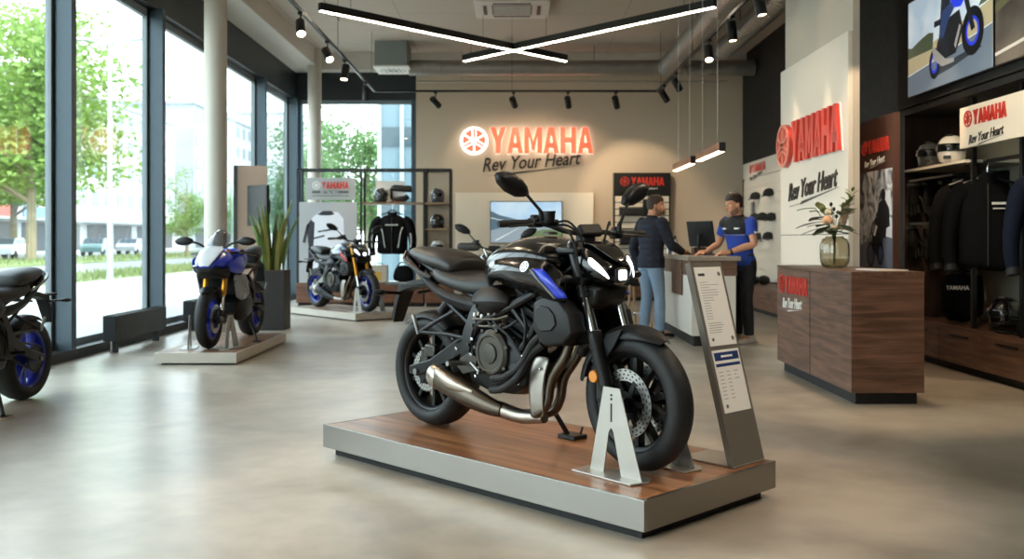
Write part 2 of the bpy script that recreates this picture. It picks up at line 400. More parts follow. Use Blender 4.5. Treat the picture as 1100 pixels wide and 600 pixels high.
def cross_light(y0, label):
    """two bars crossing in one plane, hung on wires"""
    r = thing('cross_light', label, 'ceiling light', (0, y0, 4.2))
    for (ax, ay), (bx, by) in (((-2.52, 0), (.91, 3.6)), ((2.62, -.2), (-.81, 3.6))):
        L = math.hypot(bx-ax, by-ay); T = Matrix.Translation((ax, ay, 0)) @ Matrix.Rotation(math.atan2(by-ay, bx-ax), 4, 'Z')
        b = MB(); b.T = T; b.box((0, -.04, .010), (L, .04, .115)); h = b.build('housing', BK, r, smooth=None, bevel=.004)
        b = MB(); b.T = T; b.box((.01, -.026, .0), (L-.01, .026, .010)); b.build('diffuser', LEDM, h, smooth=None)
        for x in (.5, L-.5):
            b = MB(); b.T = T; b.tube([(x, 0, .115), (x, 0, ZC-4.2-.002)], .003, n=6); b.build('suspension_wire', BK, h)
    return r
cross_light(12.7, 'pair of crossed black ceiling light bars glowing in the middle of the ceiling')
cross_light(3.4, 'unseen added pair of crossed black light bars over the front of the shop')       # added out of view to brighten the front of the shop
cross_light(-1.8, 'unseen added pair of crossed black light bars near the shop front wall')  # another added fixture, lifts the dim foreground
# track
TZ = 3.95; TX0, TX1, TYB = -2.55, 2.70, 18.0
tr = tag(MB().box((TX0-.02, 2, TZ), (TX0+.02, TYB, TZ+.04)).box((TX1-.02, 2, TZ), (TX1+.02, TYB, TZ+.04)).box((TX0-.02, TYB-.02, TZ), (TX1+.02, TYB+.02, TZ+.04)).build('lighting_track', BK, smooth=None), 'black U-shaped lighting track hanging under the ceiling', 'lighting track')
for x, y in ((TX0, 8), (TX0, 14.2), (TX0, 17.6), (TX1, 8), (TX1, 14.5), (TX1, 17.6), (0, TYB)):
    MB().tube([(x, y, TZ+.04), (x, y, ZC-.002)], .004, n=6).build('suspension_rod', BK, tr)
LAMPF = mat('spot_lamp_face', '#fff0dc', .4, emit='#ffe9c8', strength=14)
def track_spot(x, y, target, label, watts=SPOT_W, size=46, light=True, col=(1, .78, .54)):
    r = thing('track_spotlight', label, 'spotlight', (x, y, TZ), 0, 'spotlights on the ceiling track')
    MB().box((-.03, -.05, -.03), (.03, .05, 0)).build('adapter', BK, r, smooth=None, bevel=.004)
    MB().tube([(0, 0, -.02), (0, 0, -.10)], .010, n=8).build('stem', BK, r)
    d = (Vector(target)-Vector((x, y, TZ-.2))).normalized(); c = Vector((0, 0, -.19))
    b = MB(); b.lathe([(.0, -.125), (.056, -.125), (.06, -.118), (.06, .12), (.052, .122), (.05, .105), (0, .105)], c, d, n=20); b.build('can', BK, r, smooth=40)
    MB().lathe([(0, .106), (.049, .106)], c, d, n=20).build('lamp_face', LAMPF, r)
    if light: spot(r, c+d*.13, Vector(target)-Vector((x, y, TZ)), watts, size, col)
    return r
LS = 'black spotlight on the left track arm, '
for y, t, l in ((11.7, (-1.6, 8.5, 0), 'nearest the camera'), (13.4, (-.4, 10, 0), 'second from the camera'), (14.8, (-2.9, 13.6, 0), 'third from the camera'), (16.9, (-2.6, 17.4, 1.4), 'closest to the corner of the track')):
    track_spot(TX0, y, t, LS+l)
BS = 'black spotlight on the rear track run, '
for x, t, l in ((-1.42, (-.3, 20, 2.6), 'leftmost of the four'), (.03, (.5, 20, 2.8), 'above the emblem end of the lit wall sign'), (1.04, (1.4, 20, 2.4), 'third from the left'), (1.93, (2.6, 20, 1.9), 'above the black accessory board')):
    track_spot(x, TYB, t, BS+l, SPOT_W*(1.5 if x > 1.9 else .45), 66)
RS = 'black spotlight on the right track arm, '
for y, t, l in ((17.2, (4.4, 18.8, 1.6), 'farthest, next to the track corner'), (15.9, (4.4, 17.4, 1.4), 'second from the corner'), (13.3, (2.5, 11.5, .9), 'beside the big air duct'), (11.9, (3.04, 11.5, 0), 'next to the second duct'), (10.55, (3.05, 10.3, 1.8), 'half cut off by the picture top')):
    track_spot(TX1, y, t, RS+l, SPOT_W*(1.0 if y < 11 else 1), 19 if y < 11 else 46)
track_spot(TX1, 9.5, (3.05, 9.25, 1.8), 'black spotlight aimed down the near half of the white sign panel', SPOT_W*1.0, 19)
for y, t in ((8.0, (4.25, 9.25, 1.9)), (7.4, (2.8, 7.4, .5)), (5.6, (.6, 4.6, .3)), (6.6, (4.2, 8.6, 1.2)), (7.6, (3.42, 9.15, 1.75)), (5.0, (2.6, 7.0, .6)), (2.6, (1.05, 4.5, .9))):   # unseen lamps further along the track, added to brighten what stands below
    track_spot(TX1, y, t, 'added black spotlight on the right arm of the track, above the picture edge', SPOT_W*1.7, 28 if t[1] > 9 else 46, True, (1, .92, .82) if y < 3 else (1, .76, .5))
track_spot(TX0, 8.4, (3.05, 9.7, 1.75), 'added unseen spotlight on the left track arm turned across to the white sign panel', SPOT_W*3.2, 30)  # unseen lamp put in to warm and brighten the sign panel
for y, t in ((9.4, (-1.0, 6.5, 0)), (7.2, (-.2, 4.8, .4)), (5.4, (-.6, 3.6, 0))):
    track_spot(TX0, y, t, 'black spotlight on the left arm of the track, above the picture edge')
# ============================================================ motorcycles
def tyre_mat():
    m = mat('tyre_tread', '#0d0d0d', .62, var=.15, scale=30); n = m.node_tree; p = n.nodes['Principled BSDF']
    N = n.nodes.new; L = n.links.new
    def math_(op, a, b=None):
        q = N('ShaderNodeMath'); q.operation = op
        for i, v in enumerate((a, b)):
            if v is None: continue
            if isinstance(v, (int, float)): q.inputs[i].default_value = v
            else: L(v, q.inputs[i])
        return q.outputs[0]
    tx = N('ShaderNodeTexCoord'); s = N('ShaderNodeSeparateXYZ'); L(tx.outputs['Object'], s.inputs[0])
    ang = math_('MULTIPLY', math_('ARCTAN2', s.outputs['Z'], s.outputs['X']), 16/(2*pi))
    ay = math_('ABSOLUTE', s.outputs['Y'])
    v = math_('FRACT', math_('ADD', ang, math_('ADD', math_('MULTIPLY', ay, 22), math_('MULTIPLY', math_('SIGN', s.outputs['Y']), .25))))
    g = math_('MULTIPLY', math_('LESS_THAN', v, .14), math_('MULTIPLY', math_('GREATER_THAN', ay, .008), math_('LESS_THAN', ay, .05)))
    r2 = math_('ADD', math_('MULTIPLY', s.outputs['X'], s.outputs['X']), math_('MULTIPLY', s.outputs['Z'], s.outputs['Z']))
    g = math_('MULTIPLY', g, math_('GREATER_THAN', r2, .28**2))
    b = N('ShaderNodeBump'); b.inputs['Strength'].default_value = 1; b.inputs['Distance'].default_value = .006; b.invert = True
    L(g, b.inputs['Height']); L(b.outputs[0], p.inputs['Normal'])
    return m
TREAD = tyre_mat()
def disc_mat():
    m = mat('drilled_disc_steel', '#b4b2ae', .32, metal=1, var=.1, scale=40); n = m.node_tree; p = n.nodes['Principled BSDF']
    N = n.nodes.new; L = n.links.new
    tx = N('ShaderNodeTexCoord'); s = N('ShaderNodeSeparateXYZ'); L(tx.outputs['Object'], s.inputs[0])
    a = N('ShaderNodeMath'); a.operation = 'ARCTAN2'; L(s.outputs['Z'], a.inputs[0]); L(s.outputs['X'], a.inputs[1])
    rl = N('ShaderNodeVectorMath'); rl.operation = 'LENGTH'; cb = N('ShaderNodeCombineXYZ'); L(s.outputs['X'], cb.inputs[0]); L(s.outputs['Z'], cb.inputs[2]); L(cb.outputs[0], rl.inputs[0])
    def M(op, a_, b_):
        q = N('ShaderNodeMath'); q.operation = op
        for i, v in enumerate((a_, b_)):
            if isinstance(v, (int, float)): q.inputs[i].default_value = v
            else: L(v, q.inputs[i])
        return q.outputs[0]
    u = M('MULTIPLY', a.outputs[0], 30/(2*pi)); row = M('MULTIPLY', rl.outputs['Value'], 1/.017)
    u2 = M('ADD', u, M('MULTIPLY', M('FLOOR', row, 0), .37))
    du = M('SUBTRACT', M('FRACT', u2, 0), .5); dv = M('SUBTRACT', M('FRACT', row, 0), .5)
    d = M('ADD', M('MULTIPLY', du, du), M('MULTIPLY', dv, dv)); h = M('LESS_THAN', d, .05)
    mx = N('ShaderNodeMixRGB'); L(h, mx.inputs[0]); L(p.inputs['Base Color'].links[0].from_socket, mx.inputs[1]); mx.inputs[2].default_value = (.01, .01, .01, 1)
    L(mx.outputs[0], p.inputs['Base Color'])
    return m
DISC = disc_mat()
GLOSS = mat('gloss_black_paint', '#070708', .2, coat=.6, var=.05, spec=.35)
SATIN = mat('satin_black', '#0b0b0c', .4, spec=.4)
RUBBER = mat('black_rubber', '#0d0d0d', .7)
CASE = mat('dark_grey_engine_casting', '#1f1f20', .42, metal=.5, scale=30, spec=.4)
CASE2 = mat('gunmetal_cover', '#4b4843', .36, metal=.85, scale=20)
CHROME = mat('chrome_tube', '#cfd0d2', .12, metal=1, var=.05)
STEEL = mat('brushed_exhaust_steel', '#a0968a', .34, metal=1, var=.2, scale=12)
STEELD = mat('heat_tinted_steel', '#5f564c', .36, metal=1, var=.2, scale=8)
SHIELD = mat('satin_heat_shield', '#a39d94', .4, metal=.9, scale=12)
ALLOY = mat('cast_alloy', '#8d8d8b', .38, metal=.9, scale=18)
SEATM = mat('black_seat_vinyl', '#1d1b19', .45, scale=120, bump=.12)
SEATG = mat('seat_piping', '#080808', .5)
ORANGE = mat('amber_reflector', '#d98212', .25, coat=.4)
GOLD = mat('gold_fork_anodising', '#c98a2c', .3, metal=.8)
YBLUE = mat('racing_blue', '#1437c8', .3, coat=.6, var=.2, scale=60)
BLUERIM = mat('blue_wheel_paint', '#14228c', .3, coat=.4)
WHITEB = mat('white_fairing_paint', '#d9dadc', .2, coat=.8)
SILV = mat('silver_fairing_paint', '#8d9096', .28, metal=.5, coat=.6)
GREYB = mat('grey_tank_paint', '#4a4f55', .25, metal=.4, coat=.7)
REDP = mat('red_accent', '#b3161d', .3, coat=.4)
LENS = mat('headlight_lens', '#e9eef2', .1, emit='#f4f8ff', strength=2.6)
LENSD = mat('dark_lens', '#15181a', .06, coat=1)
REDL = mat('tail_lens', '#2c0608', .15, coat=.8)
MIRR = mat('mirror_glass', '#b8bcc0', .03, metal=1, var=0)
PLASTIC_G = mat('grey_black_plastic', '#0f0f10', .5, scale=80, spec=.35)
WSCR = glass_mat('smoked_screen', (.62, .64, .68), boost=1.4)

def facet(rows, n=4):
    """rows of points run through splines, one crisp crease along each inner row"""
    return MB().patch([spline(r, n) for r in rows])
def Mx(*a): return Matrix.Translation(a)
def motorcycle(label, loc, yaw, P, group=None, scale=1, steer=-5):
    R = thing('motorcycle', label, 'motorcycle', loc, yaw, group, scale)
    sport = P.get('sport'); body, acc = P['body'], P['accent']; WB = 1.46; WR = .31
    TS = Mx(1.19, 0, .9) @ Matrix.Rotation(rad(steer), 4, Vector((-.33, 0, 1)).normalized()) @ Mx(-1.19, 0, -.9)
    def wheel(nm, cx, wd, discs, T=None):
        c = Vector((cx, 0, WR)); h = wd/2
        if T: q = T.to_quaternion(); c = T @ c
        t = MB().lathe([(.218, -h*.72), (.236, -h*.96), (.262, -h), (.287, -h*.86), (.303, -h*.5), (.31, 0), (.303, h*.5), (.287, h*.86), (.262, h), (.236, h*.96), (.218, h*.72)], axis=(0,1,0), n=56, closed=True).build(nm, TREAD, R, smooth=60)
        t.location = c
        if T: t.rotation_mode = 'QUATERNION'; t.rotation_quaternion = q
        m = MB(); m.lathe([(.224, -h*.74), (.214, -h*.7), (.200, -h*.5), (.196, 0), (.200, h*.5), (.214, h*.7), (.224, h*.74), (.219, h*.72), (.206, h*.5), (.204, 0), (.206, -h*.5), (.219, -h*.72)], axis=(0,1,0), n=48, closed=True)
        m.lathe([(.022, -h*.85), (.04, -h*.8), (.042, -h*.4), (.036, 0), (.042, h*.4), (.04, h*.8), (.022, h*.85)], axis=(0,1,0), n=20)
        for k in range(10):
            a = 2*pi*(k//2)/5+(.2 if k % 2 else -.2); a1 = a+(.07 if k % 2 else -.07)
            u0, u1 = Vector((cos(a), 0, sin(a))), Vector((cos(a1), 0, sin(a1))); p0, p1 = Vector((-sin(a), 0, cos(a))), Vector((-sin(a1), 0, cos(a1))); Y = Vector((0, 1, 0))
            m.loft([[u*r+p*s_*w_+Y*t_*q_ for s_, t_ in ((-1,-1),(1,-1),(1,1),(-1,1))] for u, p, r, w_, q_ in ((u0,p0,.034,.013,h*.42),(u0,p0,.10,.010,h*.34),(u1,p1,.2,.012,h*.36))])
        m.build('rim', P['rim'], t, smooth=40)
        for y, r0, r1 in discs:
            d = MB().lathe([(r0, y-.0025), (r1, y-.0025), (r1, y+.0025), (r0, y+.0025)], axis=(0,1,0), n=48, closed=True).build('brake_disc', DISC, t, smooth=30)
            b = MB()
            for k in range(6):
                a = 2*pi*k/6; T2 = Matrix.Rotation(a, 4, 'Y'); b.T = T2
                b.box((.03, y-.004, -.012), (r0+.012, y+.004, .012))
            b.T = None; b.lathe([(.02, y-.006), (.052, y-.006), (.052, y+.006), (.02, y+.006)], axis=(0,1,0), n=20, closed=True)
            b.build('disc_carrier', SATIN, d, smooth=30)
        return t
    wheel('rear_wheel', 0, .18, [(-.075, .075, .115)])
    wheel('front_wheel', WB, .12, [(-.068, .10, .152), (.068, .10, .152)], TS)
    # ---- fork
    ft, fb = Vector((1.150, 0, 1.02)), Vector((1.405, 0, .27))
    for s in (-1, 1):
        o = Vector((0, .1*s, 0)); A = lambda t: ft.lerp(fb, t)+o
        b = MB(); b.T = TS
        if P.get('usd', False) or sport:
            b.tube([A(0), A(.62), A(.64)], [.028, .028, .024], n=18); b.build('fork_leg', P['fork'], R, smooth=50)
            b = MB(); b.T = TS; b.tube([A(.6), A(.9)], .021, n=16); b.build('fork_slider', CHROME, R)
            b = MB(); b.T = TS; b.tube([A(.84), A(.86), A(.97), A(1.0)], [.024, .034, .036, .028], n=16); b.box(fb+o+Vector((-.01, -.022, -.01)), fb+o+Vector((.085, .022, .07))); b.build('axle_clamp', SATIN, R, bevel=.006)
        else:
            L_ = MB(); L_.T = TS; L_.tube([A(.0), A(.01), A(.305), A(.31), A(.335), A(.34)], [.022, .027, .031, .035, .035, .028], n=18); lg = L_.build('fork_leg', SATIN, R, smooth=40)
            b = MB(); b.T = TS; b.tube([A(.32), A(.62)], .0245, n=18); b.build('stanchion', CHROME, lg)
            b = MB(); b.T = TS; b.tube([A(.535), A(.54), A(.58), A(.60), A(.97), A(1.0)], [.028, .036, .036, .032, .036, .028], n=18); b.box(fb+o+Vector((-.005, -.02, 0)), fb+o+Vector((.085, .02, .07))); b.build('fork_lower', SATIN, lg, bevel=.005)
        if P.get('detail'):
            b = MB(); b.T = TS; b.tube([A(-.012), A(.006)], [.016, .024], n=12); b.build('fork_cap', ALLOY, R)
            b = MB(); b.T = TS; c = A(.80)+Vector((-.035, .02*s, 0)); b.tube([c+Vector((0, 0, 0)), c+Vector((0, .02*s, 0))], [.03, .026], n=20); b.build('reflector', ORANGE, R)
        c = MB(); c.T = TS; cp = Vector((WB-.135, .068*s, WR+.04))
        c.box(cp+Vector((-.035, -.03, -.05)), cp+Vector((.035, .03, .055))); c.box(cp+Vector((-.02, -.042, -.035)), cp+Vector((.02, .042, .035)))
        c.build('brake_caliper', P.get('caliper', SATIN), R, bevel=.008)
    b = MB(); b.T = TS; b.tube([(WB, -.14, WR), (WB, .14, WR)], .018, n=16); b.tube([(WB, -.145, WR), (WB, -.12, WR)], .026, n=6); b.tube([(WB, .12, WR), (WB, .145, WR)], .026, n=6); b.build('front_axle', ALLOY, R)
    b = MB(); b.T = TS
    for z, t0 in ((.985, .04), (.845, .235)):
        cc = ft.lerp(fb, t0); b.box((cc.x-.045-.05, -.135, z-.018), (cc.x+.045, .135, z+.018))
    b.build('triple_clamp', SATIN, R, bevel=.012)
    # ---- front fender
    rows = []
    for k in range(15):
        t = k/14; a = rad(56+112*t); r = .332+.004*sin(pi*t); w_ = .078*min(1, .35+t*5)
        rows.append([Vector((WB+(r-dr)*cos(a), y, WR+(r-dr)*sin(a))) for y, dr in ((-w_, .055*min(1, .2+3*t)), (-w_*.93, .014), (-w_*.45, -.004), (0, -.008), (w_*.45, -.004), (w_*.93, .014), (w_, .055*min(1, .2+3*t)))])
    b = MB(); b.T = TS; b.patch(rows); b.build('front_fender', P.get('fender', PLASTIC_G), R, solid=.005, sub=1, smooth=180)
    b = MB(); b.T = TS
    for s in (-1, 1): b.yprism([(WB-.21, WR+.17), (WB-.10, WR+.30), (WB-.0, WR+.33), (WB-.06, WR+.24), (WB-.16, WR+.13)], .078*s, .088*s)
    b.build('fender_bracket', P.get('fender', PLASTIC_G), R, bevel=.003)
    # ---- swingarm, rear axle, shock, chain
    for s in (-1, 1):
        b = MB(); b.loft([[(x, s*(y-.018), z-h), (x, s*(y+.018), z-h), (x, s*(y+.018), z+h), (x, s*(y-.018), z+h)] for x, y, z, h in ((-.07, .125, .315, .022), (0, .125, .32, .036), (.12, .125, .355, .034), (.28, .13, .43, .045), (.42, .135, .50, .05), (.5, .135, .49, .04))])
        b.build('swingarm', P.get('swing', CASE), R, bevel=.008)
    MB().tube([(0, -.155, WR), (0, .155, WR)], .017, n=14).build('rear_axle', ALLOY, R)
    b = MB(); b.box((.02, -.105, .39), (.11, -.06, .46)); b.box((-.02, -.1, .33), (.04, -.08, .44)); b.build('rear_caliper', CASE2, R, bevel=.01)
    b = MB(); b.tube([(.19, -.05, .70), (.45, -.05, .57)], .022, n=14)
    for k in range(7): q = Vector((.23, -.05, .68)).lerp(Vector((.42, -.05, .585)), k/6); b.lathe([(.024, -.006), (.04, 0), (.024, .006)], q, (.26, 0, -.13), n=14)
    b.tube([(.16, -.09, .64), (.22, -.09, .70)], .028, n=14); b.build('shock_absorber', P.get('spring', CASE), R)
    b = MB(); b.lathe([(.03, .10), (.10, .10), (.10, .106), (.03, .106)], (0, 0, WR), (0, 1, 0), n=36, closed=True); b.build('sprocket', SATIN, R)
    b = MB(); b.tube([(-.1, .103, .31), (-.07, .103, .385), (0, .103, .415), (.5, .103, .50), (.55, .103, .46), (.5, .103, .42), (0, .103, .208), (-.07, .103, .235), (-.1, .103, .31)], .008, n=6, flat=(1.4, 1)); b.build('chain', CASE, R)
    # hugger over the rear tyre
    rows = []
    for k in range(9):
        a = rad(50+75*k/8); rows.append([Vector((.33*cos(a)-dr*cos(a), y, WR+(.335-dr)*sin(a))) for y, dr in ((-.095, .045), (-.08, .01), (0, 0), (.08, .01), (.095, .045))])
    MB().patch(rows).build('rear_hugger', PLASTIC_G, R, solid=.005, sub=1, smooth=180)
    # ---- frame
    b = MB()
    for s in (-1, 1):
        b.tube([(1.10, .05*s, .90), (.98, .135*s, .80), (.78, .165*s, .70), (.55, .165*s, .60), (.47, .15*s, .44)], .022, n=10, sm=4)
        b.tube([(1.10, .05*s, .84), (1.0, .14*s, .70), (.93, .155*s, .58), (.85, .15*s, .50)], .019, n=10, sm=4)
        b.tube([(.80, .163*s, .70), (.93, .16*s, .58)], .014, n=8)
        b.loft([[(x-.035, s*(y-.015), z), (x+.035, s*(y-.015), z), (x+.035, s*(y+.02), z), (x-.035, s*(y+.02), z)] for x, y, z in ((.56, .135, .74), (.53, .16, .66), (.49, .17, .56), (.465, .165, .46), (.46, .15, .37))])
    b.tube([(1.12, 0, 1.0), (1.19, 0, .82)], .04, n=14)
    b.build('frame', P.get('frame', SATIN), R)
    b = MB()
    for s in (-1, 1):
        b.tube([(.52, .12*s, .72), (.3, .11*s, .79), (.05, .09*s, .88), (-.14, .06*s, .945)], .014, n=8, sm=3); b.tube([(.44, .13*s, .60), (.25, .12*s, .70), (.02, .09*s, .86)], .012, n=8, sm=3)
    b.build('subframe', P.get('frame', SATIN), R)
    # ---- engine
    e = MB()
    prof = [(.44, .36), (.47, .30), (.62, .265), (.80, .27), (.90, .33), (.92, .44), (.86, .53), (.72, .60), (.56, .60), (.46, .54)]
    e.loft([[(x*k+.68*(1-k), y, z*k+.43*(1-k)) for x, z in prof] for y, k in ((-.17, .78), (-.15, .95), (-.08, 1), (.08, 1), (.15, .95), (.17, .78))])
    en = e.build('engine', CASE, R, bevel=.008)
    b = MB(); C = Vector((.67, -.165, .47)); b.lathe([(.125, .02), (.118, -.02), (.10, -.034), (.088, -.034), (.082, -.028), (.052, -.028), (.048, -.036), (.02, -.038), (0, -.038)], C, (0, 1, 0), n=36)
    for k in range(7):
        a = 2*pi*k/7+.3; b.lathe([(.012, .02), (.012, -.028), (.006, -.032), (0, -.032)], C+Vector((.121*cos(a), 0, .121*sin(a))), (0, 1, 0), n=8)
    b.build('clutch_cover', CASE2, en, smooth=30)
    b = MB(); C = Vector((.70, .165, .45)); b.lathe([(.11, -.02), (.105, .02), (.08, .034), (.04, .034), (.036, .028), (0, .028)], C, (0, 1, 0), n=32); b.build('generator_cover', CASE, en, smooth=30)
    b = MB(); C = Vector((.82, -.155, .38)); b.lathe([(.055, .02), (.052, -.018), (.03, -.026), (0, -.026)], C, (0, 1, 0), n=24); b.build('water_pump', CASE, en, smooth=30)
    # cylinders lean forward, fins on the sides
    dv = Vector((.42, 0, .9)).normalized(); fv = Vector((.9, 0, -.42)); c0 = Vector((.78, 0, .55)); b = MB()
    for k in range(9):
        h = .02+k*.024; w_ = .128 if k % 2 == 0 else .118; dd = .098 if k % 2 == 0 else .09; c = c0+dv*h
        b.loft([[c+fv*a+Vector((0, yy, 0))+dv*q for a, yy in ((-dd, -w_), (dd, -w_), (dd, w_), (-dd, w_))] for q in (0, .012 if k % 2 == 0 else .024)])
    b.build('cylinder_block', CASE, en, smooth=None)
    b = MB(); c = c0+dv*.24; b.loft([[c+fv*a*k+Vector((0, yy*k, 0))+dv*q for a, yy in ((-.105, -.14), (.105, -.14), (.105, .14), (-.105, .14))] for q, k in ((0, 1), (.06, 1), (.09, .8))])
    for yy in (-.09, .09): b.tube([c+dv*.04+Vector((0, yy*1.5, 0)), c+dv*.04+Vector((0, yy*1.7, 0))], .034, n=16)
    b.build('cylinder_head', CASE, en, bevel=.01)
    if P.get('detail'):
        b = MB(); rn = random.Random(4)
        for x, z in ((.52, .58), (.56, .61), (.60, .625), (.64, .63), (.50, .48), (.49, .42), (.53, .34), (.75, .31), (.85, .34), (.88, .47), (.80, .55)):
            b.lathe([(.009, .01), (.009, -.012), (.005, -.014), (0, -.014)], (x, -.16, z), (0, 1, 0), n=6)
        b.build('case_bolt', CHROME, en)
        b = MB(); b.tube([(.52, -.178, .63), (.60, -.184, .635), (.70, -.18, .64), (.78, -.17, .66)], .007, n=6, sm=3); b.tube([(.55, -.178, .60), (.63, -.184, .60), (.74, -.18, .61)], .006, n=6, sm=3); b.build('wiring', STEELD, en)
        for k, (x, z, c_) in enumerate(((.545, .655, WHITEB), (.575, .66, STEEL), (.60, .65, WHITEB), (.655, .665, STEEL), (.70, .665, CASE2), (.525, .53, CHROME), (.515, .45, CHROME), (.40, .47, CHROME), (.37, .52, CASE2))):
            MB().cbox((x, -.185, z), (.016, .014, .02), (0, .3*k, 0)).build('connector', c_, R, bevel=.003)
        for x, y, z in ((.56, -.19, .70), (.53, -.186, .60), (.50, -.19, .50), (.465, -.18, .40), (1.02, -.215, .70), (1.21, -.2, .60), (1.05, -.21, .565)):
            MB().lathe([(.010, .008), (.010, -.004), (.006, -.007), (0, -.007)], (x, y, z), (0, 1, 0), n=6).build('frame_bolt', CASE2, R)
        b = MB(); b.yprism([(.50, .46), (.56, .44), (.55, .37), (.45, .345), (.40, .385), (.44, .43)], -.186, -.180); b.build('peg_bracket', CASE2, R, bevel=.003)
        b = MB(); b.yprism([(.30, .44), (.38, .485), (.40, .46), (.33, .415)], -.150, -.146); b.build('swingarm_inset', BKM, R)
        for y_, r_ in ((-.05, .03), (.05, .03)): MB().lathe([(0, 0), (r_, 0), (r_*1.1, .02), (r_*.7, .03), (0, .03)], (1.16, y_, .52), (1, 0, -.2), n=18).build('horn', BKM, R)
        b = MB(); b.tube([(.40, -.19, .335), (.39, -.20, .335)], .062, n=24); b.build('muffler_band', STEEL, R) if 0 else None
        for pts in ([(.60, -.16, .70), (.70, -.185, .62), (.80, -.18, .56), (.86, -.16, .48)], [(.88, -.17, .70), (.92, -.185, .62), (.90, -.18, .52)], [(.48, -.175, .62), (.44, -.16, .54), (.36, -.15, .50)], [(.63, -.17, .63), (.68, -.185, .60), (.76, -.175, .60), (.84, -.165, .64)]):
            MB().tube(pts, .008, n=6, sm=4).build('hose', RUBBER, R)
        for z0, x0 in ((.44, .80), (.38, .78)):      # hoses sweeping from the pump up to the radiator
            b = MB(); b.tube([(x0-.1, -.19, z0-.09), (x0, -.205, z0-.07), (x0+.11, -.205, z0), (x0+.17, -.19, z0+.10), (x0+.24, -.17, z0+.16)], .019, n=10, sm=4); b.build('coolant_hose', RUBBER, R)
    # ---- radiator
    rdv = Vector((.33, 0, -1)).normalized(); b = MB(); c = Vector((1.085, 0, .80))
    b.loft([[c+rdv*t+Vector((a, y, 0)) for a, y in ((-.02, -.165), (.02, -.165), (.02, .165), (-.02, .165))] for t in (0, .27)])
    rd = b.build('radiator', RUBBER, R, bevel=.008); b = MB()
    for k in range(22): b.loft([[c+rdv*t+Vector((a, y, 0)) for a, y in ((.021, -.15), (.026, -.15), (.026, .15), (.021, .15))] for t in (.015+k*.0112, .019+k*.0112)])
    b.build('radiator_fins', CASE, rd, smooth=None)
    # ---- exhaust
    ex = MB()
    if not sport:
        for y in (-.055, .03):
            ex.tube([(1.02, y, .66), (1.10, y-.01, .60), (1.09, y-.03, .49), (1.01, y-.045, .37), (.985, y-.05, .26), (.93, y-.055, .195), (.80, -.07, .175)], .024, n=12, sm=5)
        hd = ex.build('exhaust_header', STEELD, R)
        b = MB(); b.loft([[(x-w_, y, z) for x, w_, y, z in ((.985, .06, -.128, .48), (.985, .068, -.136, .455), (.965, .072, -.146, .40), (.955, .062, -.148, .30), (.955, .055, -.14, .215), (.95, .05, -.125, .175))], [(x+w_*.8, y+.01, z) for x, w_, y, z in ((.985, .045, -.12, .475), (.985, .05, -.136, .455), (.965, .055, -.146, .40), (.955, .05, -.148, .30), (.955, .045, -.14, .215), (.95, .04, -.12, .175))]], close=False)
        b.build('heat_shield', SHIELD, hd, solid=.006, sub=1, smooth=180)
        b = MB(); b.lathe([(.008, 0), (.008, -.006), (0, -.007)], (.975, -.147, .42), (0, 1, 0), n=10); b.build('shield_bolt', CHROME, hd)
        b = MB(); b.tube([(.95, -.09, .18), (.80, -.10, .165), (.66, -.13, .19)], [.03, .036, .04], n=14, sm=4); b.build('collector', STEEL, R)
        b = MB(); b.tube([(.70, -.14, .185), (.62, -.155, .20), (.5, -.175, .235), (.34, -.185, .285), (.26, -.187, .308)], [.034, .046, .058, .063, .064], n=22, sm=4, flat=(.82, 1)); mu = b.build('muffler', STEELD if P.get('detail') else SATIN, R, smooth=50)
        b = MB(); b.tube([(.275, -.187, .303), (.262, -.187, .307), (.215, -.188, .321), (.205, -.188, .324), (.207, -.188, .323), (.25, -.187, .31)], [.065, .067, .060, .054, .043, .04], n=22, flat=(.84, 1)); b.build('muffler_tip', STEEL, mu, smooth=40)
        b = MB(); b.tube([(.54, -.20, .265), (.42, -.235, .295), (.30, -.235, .335), (.27, -.222, .345)], [.012, .03, .03, .012], n=12, sm=3, flat=(.4, 1)); b.build('muffler_guard', STEEL if P.get('detail') else SATIN, mu)
    else:
        ex.tube([(.95, -.06, .30), (.7, -.1, .22), (.5, -.15, .25), (.3, -.17, .33)], .035, n=12, sm=4); ex.build('exhaust_header', STEELD, R)
        b = MB(); b.tube([(.36, -.17, .30), (.28, -.18, .36), (.12, -.19, .46), (.05, -.19, .50)], [.04, .062, .066, .05], n=16, sm=3); b.build('muffler', CASE2, R)
    # ---- foot controls
    for s in (-1, 1):
        b = MB(); b.yprism([(.50, .58), (.53, .40), (.47, .36), (.40, .38), (.44, .48)], .165*s, .178*s); b.build('heel_guard', P.get('peg', SATIN), R, bevel=.003)
        b = MB(); b.tube([(.44, .175*s, .40), (.44, .28*s, .405)], .013, n=10); b.build('footpeg', ALLOY if P.get('detail') else SATIN, R)
        b = MB(); b.tube([(.30, .12*s, .655), (.20, .155*s, .60), (.08, .18*s, .535)], .012, n=8); b.tube([(.46, .14*s, .52), (.28, .15*s, .535), (.08, .18*s, .535)], .011, n=8); b.build('passenger_peg_bracket', SATIN, R)
        b = MB(); b.tube([(.075, .185*s, .525), (.06, .20*s, .60), (.045, .20*s, .625)], .011, n=8); b.build('passenger_peg', ALLOY, R)
        b = MB(); b.tube([(.52, .19*s, .41), (.60, .20*s, .37), (.63, .20*s, .375), (.63, .24*s, .375)], .008, n=8); b.build('pedal', ALLOY if P.get('detail') else SATIN, R)
    b = MB(); b.tube([(.62, .15, .27), (.70, .24, .12), (.74, .29, .012)], .014, n=8); b.box((.70, .26, .0), (.80, .34, .012)); b.build('kickstand', BK, R, bevel=.003)
